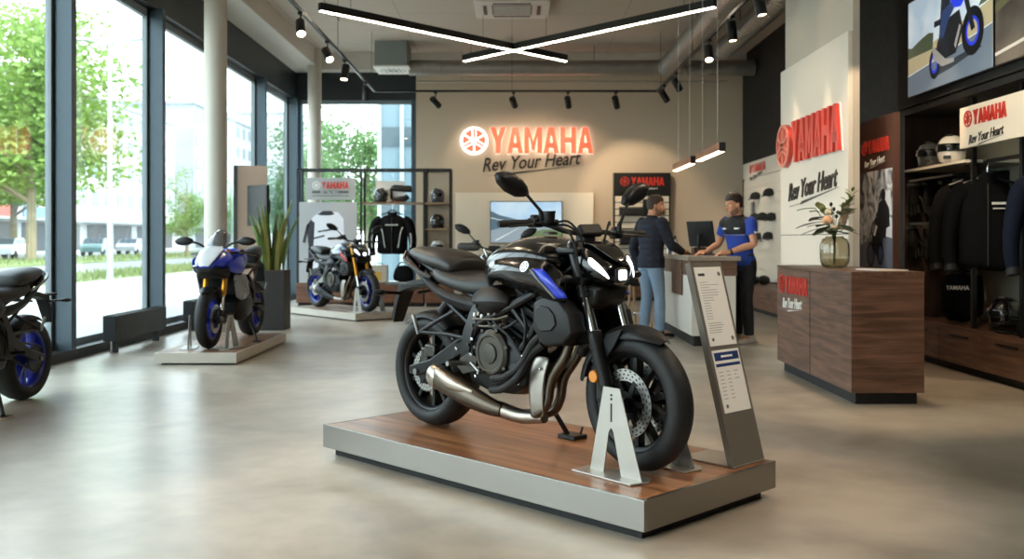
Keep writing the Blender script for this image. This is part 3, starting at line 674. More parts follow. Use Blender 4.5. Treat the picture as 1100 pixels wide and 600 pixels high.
    # ---- tank
    if not sport:
        ZT = P.get('tank_lift', 0)
        st = [(.50, [(.09, .80), (.125, .855), (.115, .905), (.06, .93), (0, .935)]),
              (.62, [(.11, .79), (.165, .875), (.155, .96), (.09, 1.005), (0, 1.015)]),
              (.78, [(.12, .80), (.205, .885), (.195, .975), (.115, 1.04), (0, 1.052)]),
              (.93, [(.12, .82), (.215, .90), (.205, .985), (.13, 1.05), (0, 1.058)]),
              (1.04, [(.11, .85), (.195, .91), (.185, .975), (.12, 1.02), (0, 1.028)]),
              (1.115, [(.07, .88), (.12, .92), (.11, .955), (.07, .98), (0, .985)])]
        tk = MB().mirror_loft(st).build('fuel_tank', body, R, sub=2, smooth=180)
        b = MB(); b.lathe([(.0, 0), (.036, 0), (.036, .010), (.028, .014), (0, .014)], (.90, 0, 1.058), (0, 0, 1), n=24); b.build('filler_cap', CASE2 if P.get('detail') else SATIN, tk)
        for s in (-1, 1):
            # knee panel, then the flared shroud running forward and down to a point
            top = [(.62, .165, .90), (.74, .205, .935), (.88, .228, .948), (1.02, .225, .945), (1.11, .215, .925), (1.185, .205, .875), (1.205, .20, .80)]
            mid = [(.60, .16, .845), (.74, .215, .88), (.88, .245, .885), (1.02, .25, .875), (1.10, .245, .855), (1.17, .225, .815), (1.205, .205, .775)]
            bot = [(.60, .135, .80), (.74, .185, .815), (.88, .215, .80), (1.0, .225, .785), (1.09, .22, .765), (1.15, .212, .75), (1.20, .20, .745)]
            fl = lambda L: [Vector((x, y*s, z)) for x, y, z in L]
            def ysh(x, z):
                """how far out the shroud's skin stands at (x, z)"""
                def at(L):
                    for a_, b_ in zip(L[:-1], L[1:]):
                        if x <= b_[0]: t_ = (x-a_[0])/(b_[0]-a_[0]); return a_[1]+(b_[1]-a_[1])*t_, a_[2]+(b_[2]-a_[2])*t_
                    return L[-1][1], L[-1][2]
                (yt, zt), (ym, zm), (yb, zb) = at(top), at(mid), at(bot)
                if z > zm: t_ = min(1.3, (z-zm)/max(.01, zt-zm)); return ym+(yt-ym)*t_
                t_ = min(1.3, (zm-z)/max(.01, zm-zb)); return ym+(yb-ym)*t_
            sh = facet([fl(top), fl(mid), fl(bot)]).build('tank_shroud', P.get('shroud', body), R, solid=.01, smooth=22)
            if P.get('detail') or P.get('stripe'):
                b = MB(); q = lambda x, z: Vector((x, s*(ysh(x, z)+.011), z))
                b.patch([*[[q(1.035+.055*w2+.135*t**.85, .895-.130*t+.004*w2) for t in [i/10 for i in range(11)]] for w2 in (0, .33, .66, 1)]])
                b.build('stripe', acc, sh, solid=.004, smooth=180)
            if P.get('detail'):
                b = MB(); q = lambda x, z: Vector((x, s*(ysh(x, z)+.011), z))
                b.patch([[q(1.014+.135*t**.85, .892-.130*t) for t in [i/10 for i in range(11)]], [q(1.028+.135*t**.85, .894-.130*t) for t in [i/10 for i in range(11)]]])
                b.build('stripe_edge', mat('grey_stripe', '#6e6f72', .3, coat=.4), sh, solid=.004, smooth=180)
                M_ = frame((.985, s*(ysh(.985, .905)+.012), .905), (-s*1.0, 0, 0), (0, .42*-s*1, 1)) if s > 0 else frame((.985, s*(ysh(.985, .905)+.012), .905), (1, 0, 0), (0, .42, 1))
                b = MB(); emblem_mb(.026, .006, M_, b); b.build('emblem', CHROME, sh, smooth=None)
        # airbox / side cover under the tank
        for s in (-1, 1):
            top = [(.50, .145, .75), (.60, .17, .79), (.72, .18, .79), (.80, .165, .75)]; bot = [(.52, .15, .69), (.60, .175, .66), (.71, .18, .67), (.80, .165, .70)]
            md = [((a[0]+b_[0])/2, a[1]+.02, (a[2]+b_[2])/2) for a, b_ in zip(top, bot)]
            facet([[Vector((x, y*s, z)) for x, y, z in L] for L in (top, md, bot)]).build('side_cover', PLASTIC_G, R, solid=.02, smooth=22)
            PG = [(1.0, .745), (1.06, .775), (1.17, .76), (1.24, .70), (1.265, .61), (1.20, .55), (1.06, .535), (.99, .62)]
            cx_, cz_ = 1.12, .66
            b = MB(); b.loft([[(cx_+(x-cx_)*k, y*s, cz_+(z-cz_)*k) for x, z in PG] for y, k in ((.12, .96), (.19, 1.0), (.215, .93), (.222, .80))]); gd = b.build('radiator_guard', PLASTIC_G, R, bevel=.006, smooth=30)
            b = MB(); b.loft([[(cx_-.03+(x-cx_)*k, y*s, cz_+.01+(z-cz_)*k) for x, z in PG] for y, k in ((.20, .55), (.23, .5))]); b.build('guard_inset', SATIN, gd, bevel=.004, smooth=30)
    else:
        st = [(.52, [(.08, .80), (.12, .85), (.11, .92), (.05, .95), (0, .955)]), (.68, [(.12, .80), (.18, .88), (.17, .98), (.10, 1.03), (0, 1.04)]), (.85, [(.12, .82), (.19, .90), (.18, 1.0), (.11, 1.05), (0, 1.055)]), (1.0, [(.10, .86), (.15, .92), (.14, .98), (.09, 1.01), (0, 1.015)])]
        MB().mirror_loft(st).build('fuel_tank', body, R, sub=2, smooth=180)
    # ---- seats and tail
    if not sport:
        st = [(.09, [(.07, .82), (.14, .835), (.135, .895), (.06, .912), (0, .913)]), (.2, [(.10, .785), (.17, .80), (.162, .87), (.08, .888), (0, .888)]), (.34, [(.10, .755), (.175, .77), (.165, .84), (.08, .857), (0, .857)]), (.48, [(.09, .73), (.165, .75), (.145, .835), (.07, .855), (0, .857)]), (.66, [(.07, .735), (.125, .76), (.105, .855), (.05, .885), (0, .888)])]
        MB().mirror_loft(st).build('seat', SEATM, R, sub=2, smooth=180)
        st = [(-.205, [(.03, .945), (.055, .955), (.05, .972), (.025, .98), (0, .98)]), (-.12, [(.06, .925), (.105, .94), (.10, .98), (.05, 1.0), (0, 1.003)]), (.06, [(.09, .875), (.148, .892), (.142, .955), (.075, .986), (0, .99)]), (.18, [(.09, .865), (.15, .88), (.145, .95), (.08, .978), (0, .981)]), (.272, [(.09, .845), (.145, .855), (.14, .915), (.075, .945), (0, .949)]), (.295, [(.07, .865), (.12, .875), (.115, .905), (.06, .925), (0, .928)])]
        MB().mirror_loft(st).build('pillion_seat', SEATM, R, sub=2, smooth=180)
        for s in (-1, 1):
            top = [(-.215, .045, .955), (-.1, .10, .915), (.08, .14, .84), (.22, .158, .785), (.36, .162, .752), (.50, .145, .735), (.58, .125, .735)]
            bot = [(-.20, .05, .93), (-.06, .10, .86), (.10, .135, .78), (.22, .15, .725), (.34, .158, .69), (.46, .155, .665), (.54, .15, .68)]
            md = [((a[0]+b_[0])/2, a[1]+.012, (a[2]+b_[2])/2) for a, b_ in zip(top, bot)]
            facet([[Vector((x, y*s, z)) for x, y, z in L] for L in (top, md, bot)]).build('tail_panel', P.get('tail', PLASTIC_G), R, solid=.012, smooth=22)
            b = MB(); b.tube([(-.20, .06*s, .965), (-.13, .125*s, .92), (.05, .15*s, .855), (.14, .15*s, .83)], .011, n=8, sm=4); b.build('grab_rail', P.get('tailtrim', SATIN), R)
        MB().loft([[(-.225, -.05, .93), (-.225, .05, .93), (-.215, .04, .955), (-.215, -.04, .955)], [(-.05, -.09, .85), (-.05, .09, .85), (-.05, .08, .90), (-.05, -.08, .90)]]).build('tail_light', REDL, R, bevel=.004)
        b = MB(); b.loft([[(x, -w_, z), (x, w_, z), (x-.02, w_, z+.035), (x-.02, -w_, z+.035)] for x, w_, z in ((.05, .045, .785), (-.14, .05, .768), (-.275, .05, .735), (-.325, .045, .64), (-.365, .036, .55))])
        b.loft([[(x, -w_, z), (x, w_, z), (x, w_, z+.018), (x, -w_, z+.018)] for x, w_, z in ((-.02, .05, .785), (-.22, .055, .765), (-.46, .03, .765))]); b.build('plate_holder', PLASTIC_G, R, bevel=.004)
        for s in (-1, 1):
            b = MB(); b.tube([(-.25, .06*s, .725), (-.26, .17*s, .735)], .009, n=8); b.sphere((-.265, .20*s, .735), (.022, .045, .018), 12, 8); b.build('turn_signal', SATIN, R)
    else:
        st = [(.10, [(.10, .83), (.14, .85), (.12, .875), (.06, .885), (0, .885)]), (.3, [(.10, .79), (.15, .81), (.14, .84), (.08, .85), (0, .85)]), (.55, [(.07, .79), (.11, .82), (.10, .87), (.05, .90), (0, .905)])]
        MB().mirror_loft(st).build('seat', SEATM, R, sub=2, smooth=180)
        st = [(-.30, [(.02, 1.02), (.05, 1.03), (.05, 1.05), (.025, 1.06), (0, 1.06)]), (-.15, [(.05, .94), (.11, .97), (.10, 1.03), (.05, 1.06), (0, 1.065)]), (.05, [(.08, .86), (.14, .89), (.13, .98), (.07, 1.02), (0, 1.025)]), (.2, [(.09, .82), (.15, .85), (.13, .90), (.07, .93), (0, .93)])]
        MB().mirror_loft(st).build('tail_fairing', P.get('tail', body), R, sub=2, smooth=180)
        b = MB(); b.loft([[(x, -w_, z), (x, w_, z), (x-.02, w_, z+.03), (x-.02, -w_, z+.03)] for x, w_, z in ((-.1, .06, .88), (-.28, .07, .80), (-.36, .06, .62))]); b.build('plate_holder', PLASTIC_G, R, bevel=.004)
    # ---- bars, controls, mirrors
    by = 1.0 if sport else 1.06; grips = []
    if not sport:
        b = MB(); b.T = TS
        zr = lambda s: 1.115 if s < 0 else 1.05
        b.tube([(1.04, -.40, zr(-1)), (1.07, -.22, zr(-1)), (1.13, -.12, 1.075), (1.14, 0, 1.06), (1.14, .12, 1.065), (1.105, .22, zr(1)), (1.098, .41, zr(1))], .0125, n=10, sm=5); b.build('handlebar', SATIN, R)
        ends = {s: (Vector((1.035+(.06 if s > 0 else 0), .42*s, zr(s)+.0)), Vector((1.058+(.035 if s > 0 else 0), .28*s, zr(s)+.003))) for s in (-1, 1)}
    else:
        ends = {s: (Vector((.93, .36*s, .97)), Vector((1.0, .24*s, .99))) for s in (-1, 1)}
        for s in (-1, 1):
            b = MB(); b.tube([ends[s][0], ends[s][1], (1.11, .1*s, 1.0)], .012, n=8); b.build('clip_on_bar', SATIN, R)
    for s in (-1, 1):
        o_, i_ = ends[s]; ax = (i_-o_).normalized()
        T_ = None if sport else TS
        b = MB(); b.T = T_; b.tube([o_-ax*.018, o_-ax*.002, o_, o_+ax*.004, o_+ax*.03, i_-ax*.004, i_, i_+ax*.01], [.012, .0165, .0165, .0175, .0165, .0165, .0195, .0195], n=14); b.build('grip', RUBBER, R, smooth=40)
        b = MB(); b.T = T_; c = i_+ax*.035; b.box(c+Vector((-.028, -.028, -.024)), c+Vector((.028, .028, .022))); b.box(c+Vector((-.02, -.02, .018)), c+Vector((.012, .022, .036))); b.build('switch_cluster', SATIN, R, bevel=.008)
        b = MB(); b.T = T_; c = i_+ax*.03; pv = c+Vector((.05, 0, -.004)); b.tube([pv+ax*.02, pv-ax*.03, pv-ax*.10+Vector((.015, 0, -.005)), pv-ax*.17+Vector((0, 0, -.01))], [.012, .009, .0075, .008], n=8, sm=4, flat=(1, .6)); b.build('lever', SATIN if not sport else ALLOY, R)
        if s < 0 and not sport:
            b = MB(); b.T = T_; c = i_+ax*.075; b.tube([c+Vector((.045, 0, -.005)), c+Vector((.045, 0, .04))], [.026, .03], n=14); b.tube([c+Vector((.045, 0, .04)), c+Vector((.045, 0, .05))], .032, n=14); b.tube([c+Vector((.05, -.03, -.002)), c+Vector((.05, .045, -.002))], .014, n=10); b.build('brake_reservoir', SATIN, R)
        if not P.get('no_mirrors'):
            b = MB(); b.T = T_
            if not sport:
                base = i_+ax*.045+Vector((.03, 0, .0)); tip = base+Vector((-.015, .065*s, .125 if s < 0 else .145)); mc = tip+Vector((-.02, .075*s, .045))
                b.tube([base, base+Vector((0, 0, .045)), base+Vector((0, .012*s, .06)), tip+Vector((0, .015*s, .01))], [.012, .012, .0075, .0075], n=10)
            else:
                base = Vector((1.27, .12*s, 1.06)); mc = Vector((1.26, .33*s, 1.115)); b.tube([base, (1.28, .2*s, 1.10), mc], [.014, .011, .011], n=8, sm=3)
            st_ = b.build('mirror_stem', SATIN, R)
            prof = [(k_*a_, k_*b_) for k_ in (1.13,) for a_, b_ in ((-.088, -.006), (-.07, .020), (-.03, .040), (.02, .046), (.06, .038), (.09, .020), (.094, .008), (.075, -.018), (.03, -.036), (-.03, -.038), (-.07, -.024))]
            tl = .36*s if not sport else -.1*s
            def ring(k, dx): return [mc+Vector((dx-.0*yy, -s*(-1)*(yy*cos(tl*s)-zz*sin(tl*s))*k, (yy*sin(tl*s)+zz*cos(tl*s))*k)) for yy, zz in prof]
            b = MB(); b.T = T_; b.loft([ring(.55, .034), ring(.85, .026), ring(1, .008), ring(1, -.004)]); b.build('mirror_shell', SATIN, st_, smooth=50)
            b = MB(); b.T = T_; b.loft([ring(.93, -.0045), ring(.92, -.006)]); b.build('mirror_glass', MIRR, st_, smooth=None)
    if P.get('detail'):
        for s, z in ((-1, .0), (1, .01), (-1, .02)):
            b = MB(); b.T = TS; b.tube([(1.09, .2*s, 1.10), (1.16, .13*s, 1.10+z), (1.19, .07*s, 1.03), (1.17, .05*s, .93), (1.13, .06*s, .86)], .006, n=6, sm=5); b.build('control_cable', RUBBER, R)
        b = MB(); b.T = TS; b.tube([(1.11, -.19, 1.10), (1.2, -.15, 1.06), (1.23, -.13, .9), (1.27, -.125, .7), (1.31, -.12, .5), (1.33, -.1, .38)], .006, n=6, sm=5); b.build('brake_hose', RUBBER, R)
    # ---- front end
    if not sport:
        b = MB(); b.T = TS; b.box((1.10, -.035, 1.02), (1.17, .035, 1.06)); b.box((1.15, -.066, 1.045), (1.185, .066, 1.105), rot=(0, rad(-35), 0)); ins = b.build('instrument', BKM, R, bevel=.01)
        hx = P.get('head', 'mask')
        stn = [(1.12, [(.05, .86), (.10, .90), (.10, .96), (.06, 1.0), (0, 1.01)]), (1.19, [(.06, .83), (.125, .88), (.125, .97), (.08, 1.02), (0, 1.03)]), (1.27, [(.055, .81), (.125, .865), (.125, .94), (.085, .985), (0, .995)]), (1.335, [(.05, .815), (.105, .86), (.105, .91), (.07, .945), (0, .952)]), (1.375, [(.035, .835), (.07, .86), (.07, .893), (.045, .912), (0, .915)])]
        b = MB(); b.T = TS; b.mirror_loft(stn); hl = b.build('headlight', P.get('mask', body), R, sub=2, smooth=180)
        b = MB(); b.T = TS; b.loft([[(1.15, -.075, 1.02), (1.15, .075, 1.02)], [(1.24, -.085, 1.022), (1.24, .085, 1.022)], [(1.33, -.07, .973), (1.33, .07, .973)], [(1.385, -.035, .925), (1.385, .035, .925)]], close=False); b.build('headlight_cowl', P.get('cowl', body), hl, solid=.012, sub=2, smooth=180)
        b = MB(); b.T = TS; b.cbox((1.372, 0, .872), (.03, .056, .05)); b.build('projector_lens', LENS, hl, bevel=.012, segs=3)
        b = MB(); b.T = TS; b.cbox((1.366, 0, .872), (.03, .076, .068)); b.build('projector_surround', SATIN, hl, bevel=.012)
        for s in (-1, 1):
            L0 = [(1.275, .120, .968), (1.312, .112, .944), (1.348, .095, .908), (1.370, .074, .862)]; L1 = [(1.275, .126, .925), (1.312, .117, .902), (1.347, .098, .876), (1.369, .074, .850)]
            b = MB(); b.T = TS; b.patch([[Vector((x+.006, y*s, z)) for x, y, z in L0], [Vector((x+.006, y*s, z)) for x, y, z in L1]]); b.build('running_light', LENS, hl, solid=.008, sub=1, smooth=180)
            b = MB(); b.T = TS; b.tube([(1.23, .12*s, .86), (1.24, .18*s, .86)], .008, n=8); b.sphere((1.245, .215*s, .86), (.018, .04, .02), 12, 8); b.build('turn_signal', SATIN, R)
        b = MB(); b.T = TS; b.yprism([(1.18, .84), (1.32, .82), (1.30, .74), (1.22, .70)], -.10, .10); b.build('lower_cowl', SATIN, R, bevel=.02)
    else:
        # fairing: nose, white centre plate, screen, side panels, belly
        stn = [(1.20, [(.10, .82), (.215, .88), (.22, .98), (.15, 1.05), (0, 1.07)]), (1.36, [(.08, .80), (.19, .86), (.195, .94), (.13, 1.0), (0, 1.02)]), (1.50, [(.05, .81), (.14, .85), (.145, .89), (.10, .93), (0, .945)]), (1.58, [(.02, .825), (.06, .84), (.06, .86), (.04, .875), (0, .88)])]
        ns = MB().mirror_loft(stn).build('nose_fairing', body, R, sub=2, smooth=180)
        rows = [[Vector((x, y*t, z-.012*t*t)) for t in (-1, -.5, 0, .5, 1)] for x, y, z in ((1.28, .10, 1.08), (1.40, .125, 1.03), (1.50, .11, .978), (1.57, .08, .92), (1.622, .05, .862))]
        MB().patch(rows).build('number_plate_panel', WHITEB, ns, sub=2, solid=.012, smooth=180)
        b = MB()
        for s in (-1, 1): b.yprism([(1.46, .855), (1.56, .845), (1.575, .86), (1.48, .875)], s*.085, s*.135)
        b.build('slit_headlight', LENSD, ns)
        MB().loft([[(1.34, -.17, .72), (1.34, .17, .72), (1.30, .2, .84), (1.30, -.2, .84)], [(1.50, -.10, .77), (1.50, .10, .77), (1.52, .13, .835), (1.52, -.13, .835)], [(1.58, -.06, .80), (1.58, .06, .80), (1.60, .06, .845), (1.60, -.06, .845)]]).build('air_intake', RUBBER, ns, bevel=.015)
        rows = [[Vector((x-.05*t*t, y*t, z-.05*t*t)) for t in (-1, -.66, -.33, 0, .33, .66, 1)] for x, y, z in ((1.34, .14, 1.07), (1.24, .135, 1.17), (1.12, .11, 1.235), (1.07, .08, 1.25))]
        MB().patch(rows).build('windscreen', WSCR, R, sub=1, solid=.004, smooth=180)
        for s in (-1, 1):
            f = lambda L: [Vector((x, y*s, z)) for x, y, z in L]
            MB().patch([f([(.98, .20, .95), (1.12, .24, .96), (1.28, .235, .95), (1.42, .20, .90)]), f([(.92, .22, .86), (1.08, .26, .86), (1.25, .25, .84), (1.40, .19, .82)]), f([(.95, .21, .80), (1.08, .245, .78), (1.22, .235, .77), (1.34, .18, .79)])]).build('upper_side_fairing', body, R, sub=2, solid=.01, smooth=180)
            MB().patch([f([(.95, .215, .79), (1.08, .25, .77), (1.2, .24, .76), (1.30, .19, .78)]), f([(.80, .22, .66), (.98, .25, .62), (1.10, .24, .60), (1.20, .19, .62)]), f([(.76, .22, .55), (.95, .245, .50), (1.05, .23, .47), (1.14, .17, .50)])]).build('mid_side_fairing', SILV, R, sub=2, solid=.01, smooth=180)
            MB().patch([f([(.60, .21, .48), (.80, .23, .52), (.98, .24, .50), (1.10, .18, .48)]), f([(.56, .20, .34), (.75, .225, .36), (.92, .22, .36), (1.04, .15, .37)]), f([(.52, .10, .24), (.72, .13, .22), (.88, .12, .23), (.98, .08, .27)])]).build('belly_fairing', SATIN, R, sub=2, solid=.01, smooth=180)
    if P.get('extra'): P['extra'](R, TS)
    return R

YAW = math.atan2(-.737, .676)
main_bike = motorcycle('large black naked motorcycle with a blue tank stripe on the wooden platform in the middle', (-.42, 5.42, .171), YAW,
    dict(body=GLOSS, accent=YBLUE, rim=SATIN, fork=SATIN, detail=True))
# ============================================================ display platforms and wheel stands
ST_E = mat('brushed_stainless_edge', '#98958f', .33, metal=1, var=.06, scale=3, aniso=(1, 1, 30))
WALNUT = wood('walnut_planks', '#ac7850', '#784c30', .3, 'X', .8, plank=(.095, 'Y'))
def platform(loc, rz, L, W, H, label, edge=ST_E, top=WALNUT, kick=.045):
    """origin at one corner on the floor, L along x, W along y"""
    r = thing('display_platform', label, 'platform', loc, rz)
    MB().box((.05, .05, 0), (L-.05, W-.05, kick)).build('plinth', BKM, r, smooth=None)
    b = MB(); t = .018
    for p, q in (((0, 0, kick), (L, t, H)), ((0, W-t, kick), (L, W, H)), ((0, t, kick), (t, W-t, H)), ((L-t, t, kick), (L, W-t, H))): b.box(p, q)
    b.box((t, t, kick), (L-t, W-t, kick+.01)); b.build('edge_band', edge, r, smooth=None, bevel=.002)
    MB().box((t+.002, t+.002, H-.03), (L-t-.002, W-t-.002, H-.001)).build('deck', top, r, smooth=None)
    return r
pl_yaw = math.atan2(3.83-5.43, .522+1.059)
platform((-1.059, 5.43, 0), pl_yaw, 2.25, 1.0, .171, 'large walnut-topped platform with a brushed steel edge under the black motorcycle')
PLATE = mat('brushed_steel_plate', '#b3afa7', .36, metal=.7, var=.1, scale=3, aniso=(20, 20, 1))
def wheel_stand(loc, rz, label, group=None, m=PLATE, h=.385):
    """upright A-shaped plate on a flat foot; plate faces local -y"""
    r = thing('wheel_stand', label, 'wheel stand', loc, rz, group)
    k = h/.385
    MB().zprism([(-.19, -.075), (.17, -.075), (.19, .02), (.15, .075), (-.15, .075), (-.20, .03)], 0, .008).build('foot', m, r, bevel=.002, smooth=None)
    b = MB(); lean = lambda z: .028*(z/.385)
    P2 = [(-.145, .008), (-.062, h), (.036, h), (.165, .008), (.045, .008), (.0, .19*k), (-.014, .21*k), (-.03, .19*k), (-.062, .008)]
    tr = [[P2[0], P2[8], P2[7], P2[1]], [P2[7], P2[6], P2[2], P2[1]], [P2[6], P2[5], P2[2]], [P2[5], P2[4], P2[3], P2[2]]]
    for q in tr: b.yprism(q, -.003, .003)
    b.build('plate', m, r, smooth=None)
    b = MB(); b.box((-.018, -.0045, .235*k), (-.009, .0045, .315*k)); 
    for z in (.335, .352): b.lathe([(.006, -.0045), (.006, .0045)], (-.013, 0, z*k), (0, 1, 0), n=10)
    b.build('slot', BKM, r, smooth=None)
    return r
def bl(x, y, yaw=YAW, o=(-.42, 5.42)): return (o[0]+x*cos(yaw)-y*sin(yaw), o[1]+x*sin(yaw)+y*cos(yaw))
p = bl(1.46, -.165); wheel_stand((p[0], p[1], .171), YAW-.05, 'brushed steel A-shaped stand on the near side of the big front wheel')
p = bl(1.47, .17); wheel_stand((p[0], p[1], .171), YAW+.05, 'brushed steel stand half hidden on the far side of the big front wheel')
p = bl(.77, .29); k = thing('kickstand_pad', 'small black block under the kickstand of the black motorcycle', 'pad', (p[0], p[1], .171), YAW)
MB().box((-.06, -.05, 0), (.06, .05, .022)).build('block', BK, k, bevel=.004); MB().tube([(.03, .03, .02), (.045, .03, .06)], .006, n=8).build('peg', BK, k)
# ============================================================ signs
RED = mat('sign_red', '#c8372b', .35, coat=.2); INK = mat('sign_black', '#1b1613', .5); WHT = mat('sign_white', '#e9e6e0', .45)
LIT = mat('lit_red_acrylic', '#d8604a', .4, emit='#ff6442', strength=.75); HALO = mat('halo_light', '#ffffff', .5, emit='#fff2ea', strength=2.0); LITW = mat('lit_white_acrylic', '#ffffff', .5, emit='#fff0ea', strength=1.1)
def sign_faces(parent, M, W, H, mem, mword, mslog, depth=.008, sl=(0, 1.0, .55), ring=True, tilt=5):
    """emblem + YAMAHA + slogan under it; W total width, H letter height"""
    emblem_mb(H*.56, depth, M @ Mx(H*.56, H*.5, 0)).build('emblem', mem, parent, smooth=None)
    word_mb('YAMAHA', W-H*1.32, H, depth, M @ Mx(H*1.32, 0, 0)).build('lettering', mword, parent, smooth=None)
    if sl: slogan(W*sl[1], H*sl[2], M @ Mx(W*sl[0], -H*sl[2]*1.9, 0), mslog, parent, depth*.6, tilt)
# lit sign on the back wall
ws = thing('wall_sign', 'glowing red and white brand sign with emblem on the beige back wall', 'sign', (-1.05, 19.99, 2.98))
M0 = frame((0, 0, 0), *TOCAM)
word_mb('YAMAHA', 2.12, .545, .03, M0 @ Mx(.60, 0, .012)).build('halo_letters', HALO, ws, smooth=None)
word_mb('YAMAHA', 2.12, .545, .03, M0 @ Mx(.60, 0, .045)).build('lettering', LIT, ws, smooth=None)
MB().lathe([(0, 0), (.27, 0), (.27, .04), (0, .04)], M0 @ Vector((.27, .27, .012)), (0, -1, 0), n=40).build('emblem_disc', LIT, ws, smooth=40)
emblem_mb(.27, .02, M0 @ Mx(.27, .27, .053)).build('emblem', LITW, ws, smooth=None)
MB().lathe([(.25, 0), (.285, 0), (.285, .03), (.25, .03)], M0 @ Vector((.27, .27, .005)), (0, -1, 0), n=40, closed=True).build('halo_ring', HALO, ws, smooth=40)
wt = thing('slogan_sign', 'black script slogan on the back wall under the glowing sign', 'sign', (-.60, 19.99, 2.53))
slogan(2.05, .345, M0, INK, wt, .02, 4.5)
# ============================================================ TV wall panel
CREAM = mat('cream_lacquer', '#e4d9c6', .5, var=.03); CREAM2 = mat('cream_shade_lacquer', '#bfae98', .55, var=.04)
pn = thing('tv_panel', 'cream wall panel behind the television on the back wall', 'panel', (0, 19.97, 0))
MB().box((-1.16, -.10, .90), (1.67, 0, 2.18)).build('board', CREAM, pn, smooth=None, bevel=.004)
def screen_img(name, M, W, H, base, parent, layers, st=1.0, z0=.002):
    """flat lit picture: each layer a set of polygons in 0..1 picture coordinates"""
    for i, (nm, col, polys) in enumerate(layers):
        b = MB()
        for poly in polys: b.add([M @ Vector((u*W, v*H, z0+.0008*i)) for u, v in poly], [tuple(range(len(poly)))])
        b.build(nm, mat('screen_'+name+'_'+nm, col, .4, emit=col, strength=st, var=.5, scale=3), parent, smooth=None, fixn=False)
def skymat(nm, top, bot, st, h):
    m = mat(nm, bot, .3, emit=bot, strength=st); n = m.node_tree; p = n.nodes['Principled BSDF']
    tx = n.nodes.new('ShaderNodeTexCoord'); s = n.nodes.new('ShaderNodeSeparateXYZ'); r = n.nodes.new('ShaderNodeValToRGB')
    nz = n.nodes.new('ShaderNodeTexNoise'); nz.inputs['Scale'].default_value = 1.5; nz.inputs['Detail'].default_value = 5
    n.links.new(tx.outputs['Object'], nz.inputs['Vector']); n.links.new(nz.outputs['Fac'], r.inputs[0])
    r.color_ramp.elements[0].position = .35; r.color_ramp.elements[1].position = .65
    r.color_ramp.elements[0].color = lin(top); r.color_ramp.elements[1].color = lin(bot)
    n.links.new(r.outputs[0], p.inputs['Emission Color']); n.links.new(r.outputs[0], p.inputs['Base Color']); return m
tv = thing('television', 'wide television showing a grey-blue coast road on the cream panel', 'television', (-.45, 19.87, 1.14))
MB().box((0, -.045, 0), (1.48, 0, .86)).build('casing', BK, tv, smooth=None, bevel=.004)
MM = frame((.015, -.046, .015), *TOCAM)
b = MB(); b.add([MM @ Vector(p) for p in ((0,0,.001),(1.45,0,.001),(1.45,.83,.001),(0,.83,.001))], [(0,1,2,3)]); b.build('screen', skymat('tv_sky', '#7fa3c4', '#aebfca', .75, 1), tv, smooth=None, fixn=False)
screen_img('coast', MM, 1.45, .83, None, tv, [('hills', '#4b6273', [[(0,.3),(1,.3),(1,.46),(.75,.52),(.5,.5),(.3,.6),(.12,.68),(0,.78)]]), ('road', '#8695a0', [[(0,0),(1,0),(1,.34),(.5,.42),(.25,.4),(0,.3)]]), ('verge', '#5d7050', [[(.35,0),(1,0),(1,.3),(.75,.33),(.5,.22)]]), ('line', '#c9d2d6', [[(.05,.05),(.09,.05),(.42,.38),(.41,.38)], [(0,.62),(.3,.5),(.3,.49),(0,.6)]])], .6)
# low wooden cabinets along the back
OAK = wood('warm_walnut_fronts', '#7a5138', '#573522', .45, 'X', 1.0); DARKW = wood('dark_walnut', '#775644', '#4a3327', .42, 'X', 1.1); DARKWY = wood('dark_walnut_y', '#775644', '#4a3327', .42, 'Y', 1.1); DARKWZ = wood('dark_walnut_z', '#3a2720', '#241712', .5, 'Z', 1.0)
def low_cabinet(loc, L, D, H, n, label, m=OAK, rz=0, handles=True, group=None):
    """front faces local -y"""
    r = thing('low_cabinet', label, 'cabinet', loc, rz, group)
    MB().box((0, .02, .07), (L, D, H)).build('body', m, r, smooth=None, bevel=.003)
    MB().box((.02, .06, 0), (L-.02, D-.02, .07)).build('plinth', BKM, r, smooth=None)
    for k in range(n):
        w_ = L/n; dr = MB().box((k*w_+.004, 0, .075), ((k+1)*w_-.004, .02, H-.03)).build('drawer', m, r, smooth=None, bevel=.002)
        if handles: MB().box((k*w_+w_*.3, -.012, H-.085), (k*w_+w_*.7, .0, H-.07)).build('handle', BK, dr, smooth=None)
    return r
low_cabinet((-1.0, 19.4, 0), 2.55, .5, .48, 3, 'long low walnut cabinet under the television panel', handles=False)
# ============================================================ black shelving in front of the corner glazing
sh = thing('shelving_frame', 'black open metal shelving frame in front of the corner glazing', 'shelving', (0, 17.55, 0))
fx = [-3.88, -2.73, -1.59, -1.12]; Z1 = 2.5; q = .018
for x in fx:
    for y in (0, .42): MB().box((x-q, y-q, .43), (x+q, y+q, Z1)).build('post', BK, sh, smooth=None)
    MB().box((x-q, 0, Z1-2*q), (x+q, .42, Z1)).build('cross_rail', BK, sh, smooth=None)
for y in (0, .42):
    MB().box((fx[0], y-q, Z1-2*q), (fx[-1], y+q, Z1)).build('top_rail', BK, sh, smooth=None)
SHELF = wood('shelf_oak', '#8d7359', '#6f5843', .5, 'X')
for a, b_, z in ((fx[1], fx[2], 1.89), (fx[2], fx[3], 1.89), (fx[2], fx[3], 1.42), (fx[2], fx[3], .95), (fx[2], fx[3], .5)):
    MB().box((a, -q, z-.035), (b_, .42+q, z)).build('shelf', SHELF, sh, smooth=None)
MB().box((fx[2]+q, .43, .5), (fx[3]-q, .445, Z1)).build('back_panel', CREAM2, sh, smooth=None)
